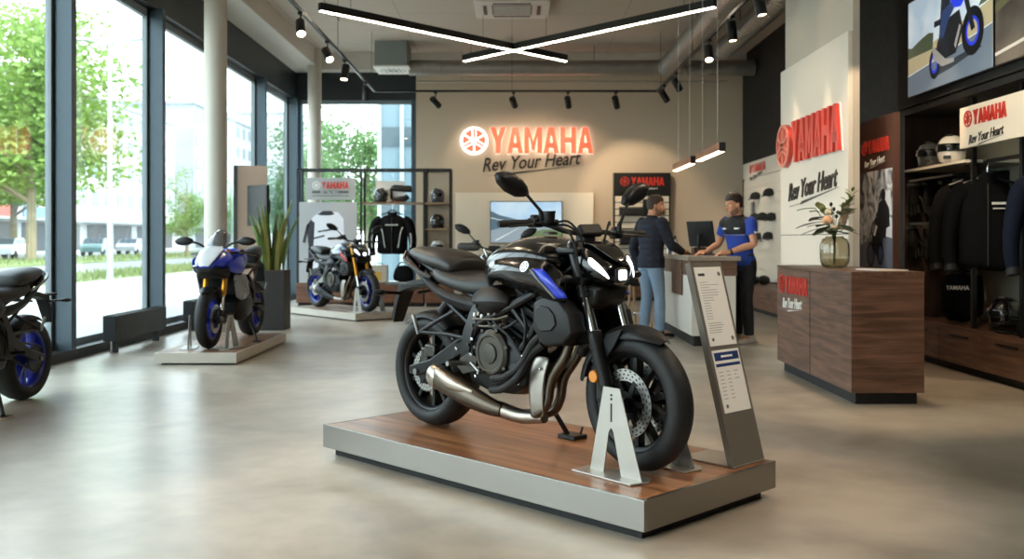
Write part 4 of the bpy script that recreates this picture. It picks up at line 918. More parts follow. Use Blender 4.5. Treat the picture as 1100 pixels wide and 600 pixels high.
for i, (a, b_) in enumerate(((-3.9, -2.74), (-2.72, -1.6), (-1.58, -1.08))):
    low_cabinet((a, 17.5, 0), b_-a, .55, .43, (2, 2, 1)[i], ('low walnut cabinet under the poster behind the grey motorcycle', 'low walnut cabinet under the hanging jacket', 'narrow low walnut cabinet under the helmet shelves')[i], handles=False)
gs = thing('brand_board', 'silver board with red brand lettering on the shelving frame above the poster', 'sign', (-3.73, 17.53, 1.93))
SILVER = mat('silver_board', '#a3a5a3', .4, metal=.4, var=.06)
MB().box((0, -.02, 0), (.90, 0, .40)).build('board', SILVER, gs, smooth=None)
GM = frame((.12, -.021, .2), *TOCAM); sign_faces(gs, GM, .66, .13, WHT, RED, INK, .006, None)
MB().box((.12, -.026, .12), (.78, -.02, .165)).build('band', mat('dark_grey_band', '#55585a', .5), gs, smooth=None)
text_obj('Rev Your Heart', .05, frame((.27, -.027, .128), *TOCAM), WHT, gs, 'slogan', .002, shear=.3, width=.33)
MB().box((.12, -.023, .07), (.78, -.02, .082)).build('rule', MATS['dark_grey_band'], gs, smooth=None)
ps = thing('poster', 'pale poster of a white motorcycle backpack behind the grey motorcycle', 'poster', (-3.84, 17.5, .44))
MB().box((0, -.02, 0), (1.04, 0, 1.45)).build('board', mat('poster_grey', '#a9a9ab', .6, var=.1, scale=1), ps, smooth=None)
PM = frame((.04, -.021, .03), *TOCAM); WPAK = mat('poster_white', '#dfe1ea', .6, var=.12, scale=6); PDK = mat('poster_dark', '#2c2c34', .6)
b = MB(); b.zprism([(.16,.02),(.74,.02),(.78,.55),(.76,1.12),(.66,1.24),(.32,1.24),(.2,1.14),(.15,.6)], 0, .003); b.T = None
o_ = b.build('printed_backpack', WPAK, ps, smooth=None); o_.data.transform(PM)
for k, poly in enumerate(([(.12,.0),(.2,.0),(.22,.6),(.24,1.05),(.17,1.1),(.1,1.0),(.13,.6)], [(.28,1.2),(.4,1.26),(.55,1.26),(.6,1.2),(.52,1.18),(.36,1.18)], [(.3,.9),(.66,.96),(.66,.93),(.3,.87)], [(.02,.7),(.1,1.02),(.14,1.02),(.07,.68)], [(.22,.78),(.42,.83),(.42,.80),(.22,.75)], [(.3,.3),(.66,.33),(.66,.31),(.3,.28)])):
    b = MB(); b.zprism(poly, .003, .005); o_ = b.build('printed_strap' if k in (0, 3) else 'printed_seam', PDK, ps, smooth=None); o_.data.transform(PM)
# ============================================================ helmets
def helmet(loc, rz, label, shell, visor=None, trim=None, group=None, s=1.0):
    """front faces local -y; sits on its base"""
    r = thing('motorcycle_helmet', label, 'helmet', loc, rz, group, s)
    H = [(.085, .0), (.112, .02), (.125, .07), (.13, .13), (.122, .185), (.095, .23), (.05, .253), (.0, .258)]
    n = 28; rings = []
    for rr, z in H:
        ring = []
        for k in range(n):
            a = 2*pi*k/n; x = rr*.92*cos(a); y = rr*1.12*sin(a)
            if y < 0 and z < .12: y *= 1.0+.14*(1-z/.12)*(-sin(a))      # chin bar juts forward
            ring.append((x, y, z))
        rings.append(ring)
    MB().loft(rings).build('shell', shell, r, sub=1, smooth=180)
    f = lambda a, z, d: Vector((.121*cos(a)*d, .147*sin(a)*d, z))
    rows = [[f(rad(195+150*k/10), z, d) for k in range(11)] for z, d in ((.105, 1.035), (.14, 1.045), (.178, 1.0))]
    MB().patch(rows).build('visor', visor or LENSD, r, solid=.008, sub=1, smooth=180)
    b = MB()
    for sx_ in (-1, 1): b.lathe([(.0, 0), (.02, 0), (.022, .012), (.0, .014)], (sx_*.116, -.03, .145), (sx_, 0, 0), n=14)
    b.build('visor_pivot', trim or BK, r)
    MB().cbox((0, -.165, .055), (.06, .02, .03)).build('chin_vent', trim or BK, r, bevel=.004); MB().cbox((0, -.06, .248), (.05, .05, .014), (rad(-15), 0, 0)).build('top_vent', trim or BK, r, bevel=.004)
    MB().lathe([(.078, 0), (.108, .004), (.113, .018), (.108, .024)], (0, 0, 0), n=28).build('neck_trim', BKM, r)
    return r
HB = mat('black_helmet_gloss', '#0d0d0e', .15, coat=1); HW = mat('white_helmet_gloss', '#d9d8d4', .2, coat=.8); HG = mat('grey_helmet_graphic', '#47494b', .2, coat=.8, var=1.2, scale=18)
helmet((-1.355, 17.72, 1.89), -.5, 'black helmet with grey graphics on the top shelf of the narrow bay', HG)
helmet((-1.355, 17.72, 1.42), -.7, 'plain black helmet on the middle shelf of the narrow bay', HB)
helmet((-1.355, 17.72, .95), -.4, 'white and black helmet on the lower shelf of the narrow bay', HW, trim=BK)
# printed gear board with a helmet, a boot and a can standing on the wide shelf
pb = thing('display_card', 'white card standing behind the gear on the wide upper shelf', 'card', (-2.5, 17.78, 1.89)); MB().box((0, 0, 0), (.54, .02, .40)).build('card', WHT, pb, smooth=None)
helmet((-2.40, 17.64, 1.89), .9, 'black open helmet in front of the white card on the wide shelf', HB)
t = thing('exhaust_can', 'grey and black exhaust can lying in front of the white card', 'exhaust', (-2.06, 17.78, 1.89), .1); b = MB(); b.tube([(-.16, 0, .26), (-.1, 0, .27), (.2, 0, .25), (.22, 0, .25)], [.03, .06, .065, .05], n=16); b.build('can', CASE2, t); MB().tube([(-.15, 0, .06), (-.15, 0, .16), (-.16, 0, .26)], .02, n=10).tube([(-.1, 0, .0), (-.1, 0, .06), (.12, 0, .0)], .03, n=10).build('bracket', BK, t)
t = thing('riding_boot', 'dark leather riding boot lying on the wide shelf beside the helmet', 'boot', (-2.05, 17.6, 1.89), .1); b = MB(); b.tube([(-.13, 0, .05), (.0, 0, .06), (.1, 0, .07), (.16, 0, .12)], [.03, .045, .05, .045], n=12, sm=3); b.build('upper', BKM, t); MB().box((-.16, -.04, 0), (.13, .04, .02)).build('sole', OAK, t, bevel=.006)
# ============================================================ clothes
JB = mat('black_textile', '#0b0b0c', .85, scale=60, bump=.1, spec=.12); JN = mat('navy_textile', '#141927', .85, scale=60, spec=.12); JG = mat('grey_textile', '#4a4e57', .8, scale=60); PIPE_ = mat('pale_piping', '#cfcfca', .5)
def jacket(loc, rz, label, m=JB, style='piping', s=1.0, group=None):
    """hangs by its collar at the origin, chest to local -y"""
    r = thing('riding_jacket', label, 'jacket', loc, rz, group, s)
    b = MB(); rings = []
    for z, hx, hy in ((-.60, .235, .085), (-.56, .24, .095), (-.40, .235, .10), (-.22, .245, .105), (-.10, .235, .10), (-.04, .17, .085), (-.005, .085, .06)):
        rings.append([(hx*cos(2*pi*k/20)*(1 if abs(cos(2*pi*k/20)) < .8 else 1.0), hy*sin(2*pi*k/20), z+(.015*sin(4*pi*k/20))) for k in range(20)])
    b.loft(rings); body_ = b.build('body', m, r, sub=1, smooth=180)
    for s_ in (-1, 1):
        MB().tube([(s_*.17, 0, -.07), (s_*.25, .0, -.13), (s_*.30, -.015, -.30), (s_*.315, -.035, -.45), (s_*.30, -.06, -.60)], [.075, .085, .075, .065, .052], n=14, sm=4, flat=(1, .9)).build('sleeve', m, r)
        MB().tube([(s_*.303, -.055, -.575), (s_*.298, -.062, -.615)], [.055, .055], n=14).build('cuff', BKM, r)
    MB().lathe([(.075, -.02), (.07, .035), (.06, .04), (.055, .0)], (0, 0, 0), n=20).build('collar', m, r, smooth=60)
    if style == 'piping':
        for s_ in (-1, 1):
            MB().tube([(s_*.10, -.108, -.50), (s_*.12, -.108, -.38), (s_*.14, -.106, -.26), (s_*.17, -.092, -.19)], .007, n=6, sm=4).build('piping', PIPE_, r)
            MB().tube([(s_*.285, -.10, -.28), (s_*.30, -.115, -.40), (s_*.29, -.13, -.50)], .007, n=6, sm=3).build('piping', PIPE_, r)
        for k in range(7): MB().box((-.095+.028*k, -.112, -.165), (-.095+.028*k+.02, -.098, -.145)).build('chest_mark', PIPE_, r, smooth=None)
    elif style == 'stripe':
        MB().box((.03, -.115, -.17), (.15, -.098, -.155)).build('chest_stripe', PIPE_, r, smooth=None)
        MB().box((.04, -.115, -.20), (.14, -.098, -.193)).build('chest_stripe', PIPE_, r, smooth=None)
        MB().tube([(.235, -.083, -.20), (.30, -.10, -.185), (.375, -.05, -.17)], .009, n=6, sm=3).build('arm_stripe', PIPE_, r)
        MB().lathe([(0, 0), (.022, 0), (.022, .004), (0, .004)], (.285, -.088, -.10), (0, -1, 0), n=14).build('badge', SILV, r)
    elif style == 'badge':
        MB().lathe([(0, 0), (.025, 0), (.025, .006), (0, .006)], (-.2, -.1, -.12), (0, -1, 0), n=14).build('badge', mat('orange_badge', '#c9835c', .5), r)
    MB().box((-.004, -.112, -.58), (.004, -.09, -.03)).build('zip', CASE2, r, smooth=None)
    return r
def hanger(loc, rz, label, group=None):
    r = thing('coat_hanger', label, 'hanger', loc, rz, group)
    b = MB(); b.tube([(-.2, 0, -.06), (-.1, 0, -.025), (0, 0, .03), (.1, 0, -.025), (.2, 0, -.06)], .012, n=8, sm=4); b.build('arms', BK, r)
    b = MB(); b.tube([(0, 0, .03), (0, 0, .09), (.02, 0, .13), (.0, 0, .155), (-.025, 0, .135)], .004, n=6, sm=4); b.build('hook', CHROME, r)
    return r
jacket((-2.16, 17.5, 1.66), 0, 'black riding jacket with pale piping hanging under the wide shelf', JB, 'piping', 1.18)
hanger((-2.16, 17.5, 1.72), 0, 'hanger carrying the piped jacket under the wide shelf')
# things on the cabinet under the jacket
t = thing('boxed_kit', 'pale box with a yellow label on the cabinet left of the black bag', 'box', (-2.42, 17.62, .43), .1); MB().box((-.17, -.1, 0), (.17, .12, .32)).build('carton', mat('carton_cream', '#b9b0a0', .7), t, bevel=.02); MB().box((-.1, -.104, .05), (.05, -.1, .2)).build('front_label', mat('yellow_label', '#c7a04a', .6), t, smooth=None); MB().tube([(-.1, 0, .32), (0, 0, .36), (.1, 0, .32)], .008, n=6, sm=4).build('carry_handle', BK, t)
t = thing('kit_bag', 'black soft bag beside the pale box on the cabinet under the jacket', 'bag', (-1.98, 17.7, .43), -.2); b = MB(); b.loft([[(x*k, y*k, z) for x, y in ((-.2, -.12), (.2, -.12), (.22, .1), (-.22, .1))] for z, k in ((0, 1), (.12, 1.05), (.26, .85), (.32, .45))]); b.build('bag', JB, t, sub=2, smooth=180); MB().tube([(-.12, -.02, .28), (-.06, -.02, .36), (.06, -.02, .36), (.12, -.02, .28)], .012, n=8, sm=4).build('handle', BKM, t)
# ============================================================ partition with monitor, plant, radiators
PK = mat('pinkish_partition', '#bfa591', .6, var=.04)
pt = thing('partition_board', 'freestanding beige partition board near the left glazing with a dark edge', 'partition', (-4.28, 15.0, 0), .28)
MB().box((.03, 0, 0), (.48, .10, 2.36)).build('board', PK, pt, smooth=None); MB().box((-.03, -.005, 0), (.03, .105, 2.36)).build('edge_profile', mat('grey_edge_profile', '#5b6064', .5), pt, smooth=None)
mn = thing('wall_monitor', 'dark wall-mounted monitor on the partition board behind the plant', 'monitor', (-3.88, 14.82, 1.42), -.5)
MB().box((-.2, -.03, 0), (.2, .03, .62)).build('casing', BK, mn, smooth=None, bevel=.005); MB().box((-.185, -.033, .02), (.185, -.03, .60)).build('screen', mat('monitor_glass', '#0d0f10', .35), mn, smooth=None); MB().box((-.06, .03, .2), (.06, .2, .4)).build('bracket', BK, mn, smooth=None)
PLT = mat('charcoal_planter', '#2d2a28', .6, scale=20)
pl = thing('planter', 'tall square charcoal planter holding the spiky plant', 'planter', (-3.24, 13.1, 0), 0)
b = MB(); b.box((-.2, -.2, 0), (.2, -.17, .80)); b.box((-.2, .17, 0), (.2, .2, .80)); b.box((-.2, -.17, 0), (-.17, .17, .80)); b.box((.17, -.17, 0), (.2, .17, .80)); b.box((-.17, -.17, 0), (.17, .17, .04)); b.build('tub', PLT, pl, smooth=None)
MB().box((-.17, -.17, .04), (.17, .17, .75)).build('soil', mat('soil', '#3a2a1e', .95), pl, smooth=None); b = MB(); b.box((-.2, -.202, .80), (.2, .2, .802)); b.box((-.17, -.17, .75), (.17, .17, .77)); b.build('rim_trim', OAK, pl, smooth=None)
sp = thing('snake_plant', 'tall spiky green snake plant in the charcoal planter', 'plant', (-3.24, 13.1, .77), 0)
LV = mat('snake_plant_leaf', '#5f7439', .45, var=1.0, scale=14, aniso=(1, 1, 4)); LVE = mat('snake_leaf_pale', '#a6ab62', .5); rn = random.Random(9)
for k in range(40):
    a = rn.uniform(0, 2*pi); rr = rn.uniform(.02, .15); L = rn.uniform(.5, 1.0); lean = rn.uniform(.02, .30); la = a+rn.uniform(-.4, .4); tw = rn.uniform(0, pi); x0, y0 = rr*cos(a), rr*sin(a); b = MB(); cs = []
    for i in range(7):
        t_ = i/6; w_ = .026*(.7+1.2*t_*(1-t_)*1.6)*(1-t_**5) + .001; c = Vector((x0+lean*L*t_*t_*cos(la), y0+lean*L*t_*t_*sin(la), L*t_)); u = Vector((cos(tw+t_*.8), sin(tw+t_*.8), 0)); v = Vector((-u.y, u.x, 0))*.006
        cs.append([c-u*w_, c-v*1.2, c+u*w_, c+v*.2])
    b.loft(cs); b.build('leaf', LV if k % 4 else LVE, sp, smooth=60)
RADM = mat('dark_convector', '#26292b', .5, metal=.3)
for y0, L, l in ((10.25, 1.5, 'long low dark convector heater by the window between left bike and blue bike'), (12.75, 1.4, 'second low convector heater by the window, behind the blue motorcycle')):
    r = thing('convector_heater', l, 'radiator', (-4.26, y0, 0)); MB().box((-.07, 0, .13), (.07, L, .40)).build('casing', RADM, r, bevel=.006, smooth=None)
    b = MB()
    for k in range(12): b.box((-.05+.008*k, .03, .40), (-.047+.008*k, L-.03, .405))
    b.build('grille', BK, r, smooth=None)
    for y in (.14, L-.16): MB().box((-.03, y-.03, 0), (.03, y+.03, .13)).build('foot', RADM, r, smooth=None)
    MB().tube([(0, .04, 0), (0, .04, .13)], .014, n=8).build('pipe', CHROME, r)
# ============================================================ ceiling services
DUCT = mat('galvanised_duct', '#9d9a94', .36, metal=.75, var=.25, scale=3)
def duct(a, b_, r_, label):
    a, b_ = Vector(a), Vector(b_); L = (b_-a).length; n = int(L/.12); pr = []
    for k in range(n+1):
        h = L*k/n; pr += [(r_, h), (r_+.006, h+.004), (r_+.006, h+.012), (r_, h+.016)]
    t = thing('air_duct', label, 'duct', a); MB().lathe([(0, 0)]+pr+[(0, L+.016)], (0, 0, 0), b_-a, n=28).build('spiral_pipe', DUCT, t, smooth=50)
    d = (b_-a).normalized(); 
    for k in range(max(1, int(L/2.4))):
        c = d*(1.2+2.4*k); MB().tube([c+Vector((0, 0, r_)), c+Vector((0, 0, ZC-a.z-.002))], .006, n=6).build('hanger_rod', BK, t)
    return t
duct((-2.0, 18.9, 4.56), (4.7, 18.9, 4.56), .15, 'long galvanised round duct crossing the ceiling near the back wall')
duct((3.02, 5.0, 4.55), (3.02, 18.72, 4.55), .19, 'thick galvanised round duct running towards the back on the right')
duct((3.72, 5.0, 4.55), (3.72, 17.0, 4.55), .17, 'second round duct running beside the thick one near the right wall')
t = thing('supply_diffuser', 'grey box diffuser on the ceiling at the left end of the duct', 'air diffuser', (-2.62, 18.45, 4.498)); MB().box((0, 0, .03), (.62, .8, .5)).build('box', mat('grey_diffuser', '#8a928f', .5, metal=.3), t, smooth=None); MB().box((-.03, -.03, 0), (.65, .83, .03)).build('face_plate', WHT, t, smooth=None)
b = MB()
for i in range(3):
    for k in range(14): a = 2*pi*k/14+i*.2; rr = .07+.08*i; b.cbox((.31+rr*cos(a), .4+rr*sin(a), -.002), (.035, .02, .004), (0, 0, a))
b.build('swirl_slots', BKM, t, smooth=None)
t = thing('ceiling_cassette', 'white square ceiling air-conditioning cassette above the crossed light bars', 'air conditioner', (0, 15.6, 4.90)); ACW = mat('ac_white', '#d5cdc3', .5)
b = MB(); b.zprism([(-.55, -.6), (.55, -.6), (.6, -.55), (.6, .55), (.55, .6), (-.55, .6), (-.6, .55), (-.6, -.55)], 0, .1); b.build('panel', ACW, t, smooth=None, bevel=.01)
MB().box((-.32, -.32, -.004), (.32, .32, 0)).build('intake', CASE, t, smooth=None)
b = MB()
for k in range(9): b.box((-.3, -.3+.066*k, -.012), (.3, -.275+.066*k, -.003))
b.build('intake_grille', ACW, t, smooth=None)
for k in range(4):
    MB().box((-.3, .40, -.006), (.3, .46, .002)).build('outlet_flap', CASE, t, smooth=None, rot=(0, 0, k*pi/2))
t = tag(MB().tube([(-2.95, 9, 4.96), (-2.95, 16.6, 4.96)], .012, n=8).build('conduit', mat('grey_conduit', '#6f6a64', .5)), 'thin grey conduit on the ceiling beside the left arm of the track', 'conduit')
t = tag(MB().tube([(-1.9, 19.3, 4.36), (4.3, 19.3, 4.36)], .02, n=8).tube([(-1.0, 19.3, 4.36), (-1.0, 19.3, ZC-.002)], .006, n=6).tube([(3.6, 19.3, 4.36), (3.6, 19.3, ZC-.002)], .006, n=6).build('sprinkler_pipe', mat('pipe_paint', '#a2968a', .5)), 'thin painted pipe under the long duct at the back wall', 'pipe')
# ============================================================ pendants over the counter
PWOOD = wood('pendant_wood', '#9a6a4c', '#6d4630', .5, 'Y')
for y0, l in ((10.6, 'nearer of the two wooden bar pendants over the counter'), (12.3, 'farther of the two wooden bar pendants over the counter')):
    t = thing('bar_pendant', l, 'pendant lamp', (2.3, y0, 2.17)); MB().box((-.035, 0, .012), (.035, 1.35, .10)).build('housing', PWOOD, t, smooth=None); MB().box((-.036, -.008, .0), (.036, 0, .102)).build('end_cap', BK, t, smooth=None); MB().box((-.03, .01, 0), (.03, 1.34, .012)).build('diffuser', mat('pendant_led', '#fff0dc', .5, emit='#ffe2bd', strength=9), t, smooth=None)
    for y in (.25, 1.1): MB().tube([(0, y, .1), (0, y, ZC-2.172)], .0022, n=6).build('cable', WHT, t)
# ============================================================ service counter
CW = mat('counter_white', '#cfc9bf', .5, var=.04)
t = thing('service_counter', 'white service counter with a dark wood band between the two men', 'counter', (2.03, 10.95, 0))
MB().box((.03, .03, 0), (.47, 2.2, .12)).build('plinth', BKM, t, smooth=None); MB().box((0, 0, .12), (.50, 2.25, .80)).build('body', CW, t, smooth=None, bevel=.004)
MB().box((-.01, -.01, .80), (.51, 2.26, .97)).build('wood_band', DARKW, t, smooth=None); MB().box((-.05, -.04, .97), (.55, 2.3, 1.02)).build('worktop', mat('taupe_worktop', '#8f8274', .4), t, smooth=None, bevel=.004)
MB().box((-.022, .55, .55), (-.01, 1.25, .97)).build('side_panel', DARKW, t, smooth=None)
t = thing('desk_monitor', 'black computer monitor on the service counter, seen from behind', 'monitor', (2.33, 11.95, 1.02), rad(118))
MB().box((-.24, -.015, .10), (.24, .015, .42), rot=(rad(-10), 0, 0)).build('casing', BK, t, bevel=.006, smooth=None); MB().tube([(0, .01, .0), (0, .04, .12), (0, .03, .25)], .018, n=8).build('stand', BK, t); MB().box((-.11, -.08, 0), (.11, .10, .012)).build('foot', BK, t, bevel=.004, smooth=None); MB().box((-.225, -.018, .115), (.225, -.015, .405), rot=(rad(-10), 0, 0)).build('screen', MATS['monitor_glass'], t, smooth=None)
def bottle(x, y, h, r_, m, label):
    t = thing('spray_bottle', label, 'bottle', (x, y, 1.02)); MB().lathe([(0, 0), (r_, .0), (r_, h*.6), (r_*.5, h*.78), (r_*.4, h*.8)], n=16).build('body', m, t); MB().lathe([(r_*.45, h*.8), (r_*.45, h), (0, h)], n=12).build('cap', BK, t)
bottle(2.12, 12.6, .24, .035, WHT, 'white bottle on the counter left of the monitor'); bottle(2.18, 12.85, .19, .035, BK, 'black bottle on the counter behind the white one'); bottle(2.07, 12.8, .16, .03, SILV, 'grey bottle at the far left end of the counter')
t = thing('keyboard', 'black keyboard on the service counter under the salesman\'s hands', 'keyboard', (2.40, 11.42, 1.02), rad(-75)); MB().box((-.2, -.065, 0), (.2, .065, .018)).build('tray', BK, t, bevel=.004, smooth=None)
b = MB()
for i in range(5):
    for k in range(14): b.cbox((-.178+.0275*k, -.044+.022*i, .02), (.022, .017, .006))
b.build('keys', CASE, t, smooth=None)
t = thing('card_tray', 'dark wooden tray box on the counter behind the monitor', 'tray', (2.45, 12.5, 1.02)); MB().box((-.12, -.1, 0), (.12, .1, .09)).build('box', DARKW, t, bevel=.004, smooth=None); MB().box((-.105, -.085, .05), (.105, .085, .1)).build('cards', WHT, t, smooth=None)
# stool behind the customer
t = thing('bar_stool', 'black shell stool with pale wooden legs behind the customer', 'stool', (1.57, 12.7, 0), .5); SW = wood('pale_beech', '#b99a72', '#9b7d58', .5, 'Z')
b = MB(); b.loft([[(.20*cos(2*pi*k/20)*f_, .19*sin(2*pi*k/20)*f_, z) for k in range(20)] for z, f_ in ((.60, .3), (.61, .8), (.65, 1.0), (.68, 1.0), (.66, .85), (.64, .5))]); b.build('seat', BKM, t, sub=1, smooth=180)
rows = [[(.2*cos(a)*f_, .19*sin(a)*f_, z-(.10 if abs(a-pi/2) > 1.0 else 0)*(z > .8)) for a in [rad(10+160*k/10) for k in range(11)]] for z, f_ in ((.64, .98), (.80, 1.1), (.98, 1.12))]
MB().patch([[Vector(p) for p in r_] for r_ in rows]).build('backrest', BKM, t, solid=.02, sub=1, smooth=180)
for sx_ in (-1, 1):
    for sy_ in (-1, 1): MB().tube([(sx_*.10, sy_*.10, .62), (sx_*.20, sy_*.19, 0)], [.02, .014], n=10).build('leg', SW, t)
MB().lathe([(.16, .235), (.17, .235), (.17, .25), (.16, .25)], n=24, closed=True).build('foot_ring', CHROME, t)
# ============================================================ black accessory board
ab = thing('accessory_board', 'black-framed accessory slat board with brand header on the back wall', 'display board', (2.08, 19.97, 0))
SLATM = mat('slatwall_cream', '#dccfba', .6, var=.04); W_ = 1.16
MB().box((0, -.14, .48), (W_, 0, 2.58)).build('carcass', BK, ab, smooth=None)
hd = MB().box((0, -.17, 2.14), (W_, -.14, 2.58)).build('header', BK, ab, smooth=None)
def slats(parent, M, W, H, n, m):
    for k in range(n):
        b = MB(); z = H*k/n; b.prism([(0, z), (W, z), (W, z+H/n-.018), (0, z+H/n-.018)], lambda a, c: M @ Vector((a, c, 0)), lambda a, c: M @ Vector((a, c, .016))); b.build('slat', m, parent, smooth=None)
slats(ab, frame((.03, -.141, .5), *TOCAM), W_-.06, 1.62, 12, SLATM)
HMx = frame((.13, -.171, 2.32), *TOCAM); sign_faces(ab, HMx, .90, .17, RED, RED, WHT, .008, None); text_obj('Rev Your Heart', .07, frame((.40, -.172, 2.21), *TOCAM) @ Matrix.Rotation(rad(4), 4, 'Z'), WHT, ab, 'slogan', .003, shear=.3, width=.5)
def pack(x, z, w_, h, d, m, label, y=19.81, shelf=True, top=None):
    t = thing('accessory_pack', label, 'accessory', (x, y, z)); MB().box((-w_/2, -d, 0), (w_/2, 0, h)).build('pack', m, t, bevel=min(w_, h, d)*.15, smooth=None)
    if top: MB().box((-w_/2-.005, -d-.01, h-.03), (w_/2+.005, 0, h)).build('lid', top, t, smooth=None)
    if shelf: MB().box((-w_/2-.02, -d-.02, -.015), (w_/2+.02, 0, 0)).build('shelf', BK, t, smooth=None)
ACG = mat('accessory_grey', '#4b4846', .6)
pack(2.42, 1.72, .46, .16, .12, BKM, 'wide black pouch on the accessory board, upper left', top=ACG); pack(2.72, 1.70, .10, .34, .08, BK, 'tall narrow black pack in the middle of the accessory board'); pack(2.98, 1.75, .22, .2, .1, ACG, 'grey pack behind the customer\'s head on the accessory board')
pack(2.32, 1.42, .3, .03, .1, ACG, 'thin grey shelf tray under the black pouch', shelf=False); pack(2.36, 1.12, .34, .24, .16, BK, 'black tank bag low on the accessory board, left', top=CASE); pack(2.66, 1.18, .18, .1, .1, mat('tan_pack', '#9c7350', .6), 'small tan pack in the middle of the accessory board')
pack(2.95, 1.22, .14, .2, .1, BKM, 'small black pack hidden beside the customer on the accessory board'); pack(2.78, .78, .3, .2, .14, BKM, 'black roll bag low on the accessory board')
low_cabinet((1.95, 19.2, 0), 1.3, .55, .46, 2, 'low walnut cabinet under the black accessory board', handles=False)
t = thing('cream_stand', 'narrow cream pedestal left of the accessory board cabinet', 'pedestal', (1.62, 19.35, 0)); MB().box((0, 0, .04), (.3, .3, .9)).build('column_body', CREAM, t, smooth=None, bevel=.005); MB().box((.02, .02, 0), (.28, .28, .04)).build('base', BKM, t, smooth=None)
# ============================================================ right-hand slat wall with caps
SW2 = mat('slatwall_white', '#d0c8ba', .6, var=.04)
rs = thing('slat_wall', 'white slat wall with pegs on the far right wall behind the salesman', 'display board', (4.75, 19.5, 0))
MB().box((-.07, -4.4, .45), (0, 0, 2.72)).build('carcass', SW2, rs, smooth=None); slats(rs, frame((-.071, 0, .5), *TOLEFT), 4.4, 1.9, 11, SW2)
MB().box((-.10, -4.4, 2.42), (-.07, 0, 2.72)).build('header', SW2, rs, smooth=None)
Mh = frame((-.101, -.55, 2.50), *TOLEFT); sign_faces(rs, Mh, 1.2, .16, RED, RED, INK, .006, (0, .8, .5))
def cap(y, z, m, label, rz=0):
    t = thing('baseball_cap', label, 'cap', (4.60, y, z), rz); b = MB(); b.lathe([(.105, 0), (.108, .02), (.10, .07), (.07, .115), (.02, .132), (0, .133)], (0, 0, 0), n=22); b.build('crown', m, t, smooth=60)
    rows = [[(x*w_, y_-.02*(1-x*x)*0-.10*(1-x*x)*k, -.004-.02*x*x*k) for x in (-1, -.6, -.2, .2, .6, 1)] for k, w_, y_ in ((0, .10, -.03), (.6, .10, -.06), (1.1, .085, -.075))]
    MB().patch([[Vector(p) for p in r_] for r_ in rows]).build('peak', m, t, solid=.005, sub=1, smooth=180); MB().sphere((0, 0, .134), .01, 8, 6).build('button', BK, t)
    MB().tube([(.16*cos(-rz), .16*sin(-rz)*0, .03), (.0, 0, .05)], .005, n=6).build('peg', CHROME, t)
CP = mat('black_cap_cotton', '#141414', .85, scale=60); CPN = mat('charcoal_cap_cotton', '#2c2e33', .85, scale=60)
for y, z, m, l in ((18.3, 1.98, CP, 'black cap on the top peg, far side of the white slat wall'), (17.35, 2.0, CP, 'black cap on the top peg, near side of the white slat wall'), (18.35, 1.58, CPN, 'charcoal cap on the middle peg, far side of the white slat wall'), (17.8, 1.58, CP, 'black cap on the middle peg, centre of the white slat wall'), (17.2, 1.56, CP, 'black cap on the middle peg, near side of the white slat wall'), (18.2, 1.22, CPN, 'charcoal cap on the lower peg of the white slat wall'), (17.4, 1.22, CP, 'black cap on the lower peg, near side of the white slat wall')):
    cap(y, z, m, l, rad(-60))
for y, l in ((18.75, 'pale grey belt hanging on the white slat wall nearest the salesman'), (18.6, 'darker grey belt hanging on the white slat wall')):
    t = thing('hanging_belt', l, 'belt', (4.64, y, 1.35)); MB().tube([(0, -.05, 0), (0, -.05, .5), (0, 0, .58), (0, .05, .5), (0, .05, 0)], .012, n=6, sm=4, flat=(2, .5)).build('strap', SILV if y > 18.7 else JG, t); MB().box((-.02, -.07, -.05), (.02, -.03, 0)).build('buckle', CHROME, t, smooth=None)
low_cabinet((4.05, 17.6, 0), 3.0, .66, .42, 3, 'low dark walnut cabinet under the white slat wall', DARKW, -pi/2, False)
t = thing('goggles_case', 'black goggles resting on the dark cabinet under the white slat wall', 'goggles', (4.3, 16.9, .42), .4)
for s_ in (-1, 1): MB().sphere((s_*.11, 0, .085), (.12, .09, .085), 16, 10).build('cup', BK, t)
MB().tube([(-.2, .03, .09), (-.1, .2, .12), (.1, .2, .12), (.2, .03, .09)], .02, n=8, sm=4).build('strap', BKM, t)
# ============================================================ white panel with the red sign on the fin wall
wp = thing('sign_panel', 'tall white panel with raised red sign and black slogan on the right', 'sign', (3.09, 11.0, 0))
PANW = mat('white_sign_panel', '#d6cfc2', .6, var=.03)
MB().box((-.045, -2.22, .0), (0, -.02, 3.10)).build('board', PANW, wp, smooth=None, bevel=.004)
MB().box((-.047, -2.22, 1.255), (-.045, -.02, 1.262)).build('joint', BKM, wp, smooth=None)
Mw = frame((-.046, -.06, 2.03), *TOLEFT)
EM = MB(); EM.lathe([(0, 0), (.235, 0), (.235, .05), (0, .05)], Mw @ Vector((.235, .21, 0)), (-1, 0, 0), n=40); EM.build('emblem_disc', RED, wp, smooth=40)
emblem_mb(.235, .012, Mw @ Mx(.235, .21, .05)).build('emblem', mat('pale_red', '#d98a76', .4), wp, smooth=None)
word_mb('YAMAHA', 1.50, .44, .035, Mw @ Mx(.54, 0, .015)).build('lettering', RED, wp, smooth=None); word_mb('YAMAHA', 1.52, .455, .014, Mw @ Mx(.53, -.007, .0)).build('letter_backing', WHT, wp, smooth=None)
slogan(1.60, .235, Mw @ Mx(.30, -.46, 0), INK, wp, .012, 3)
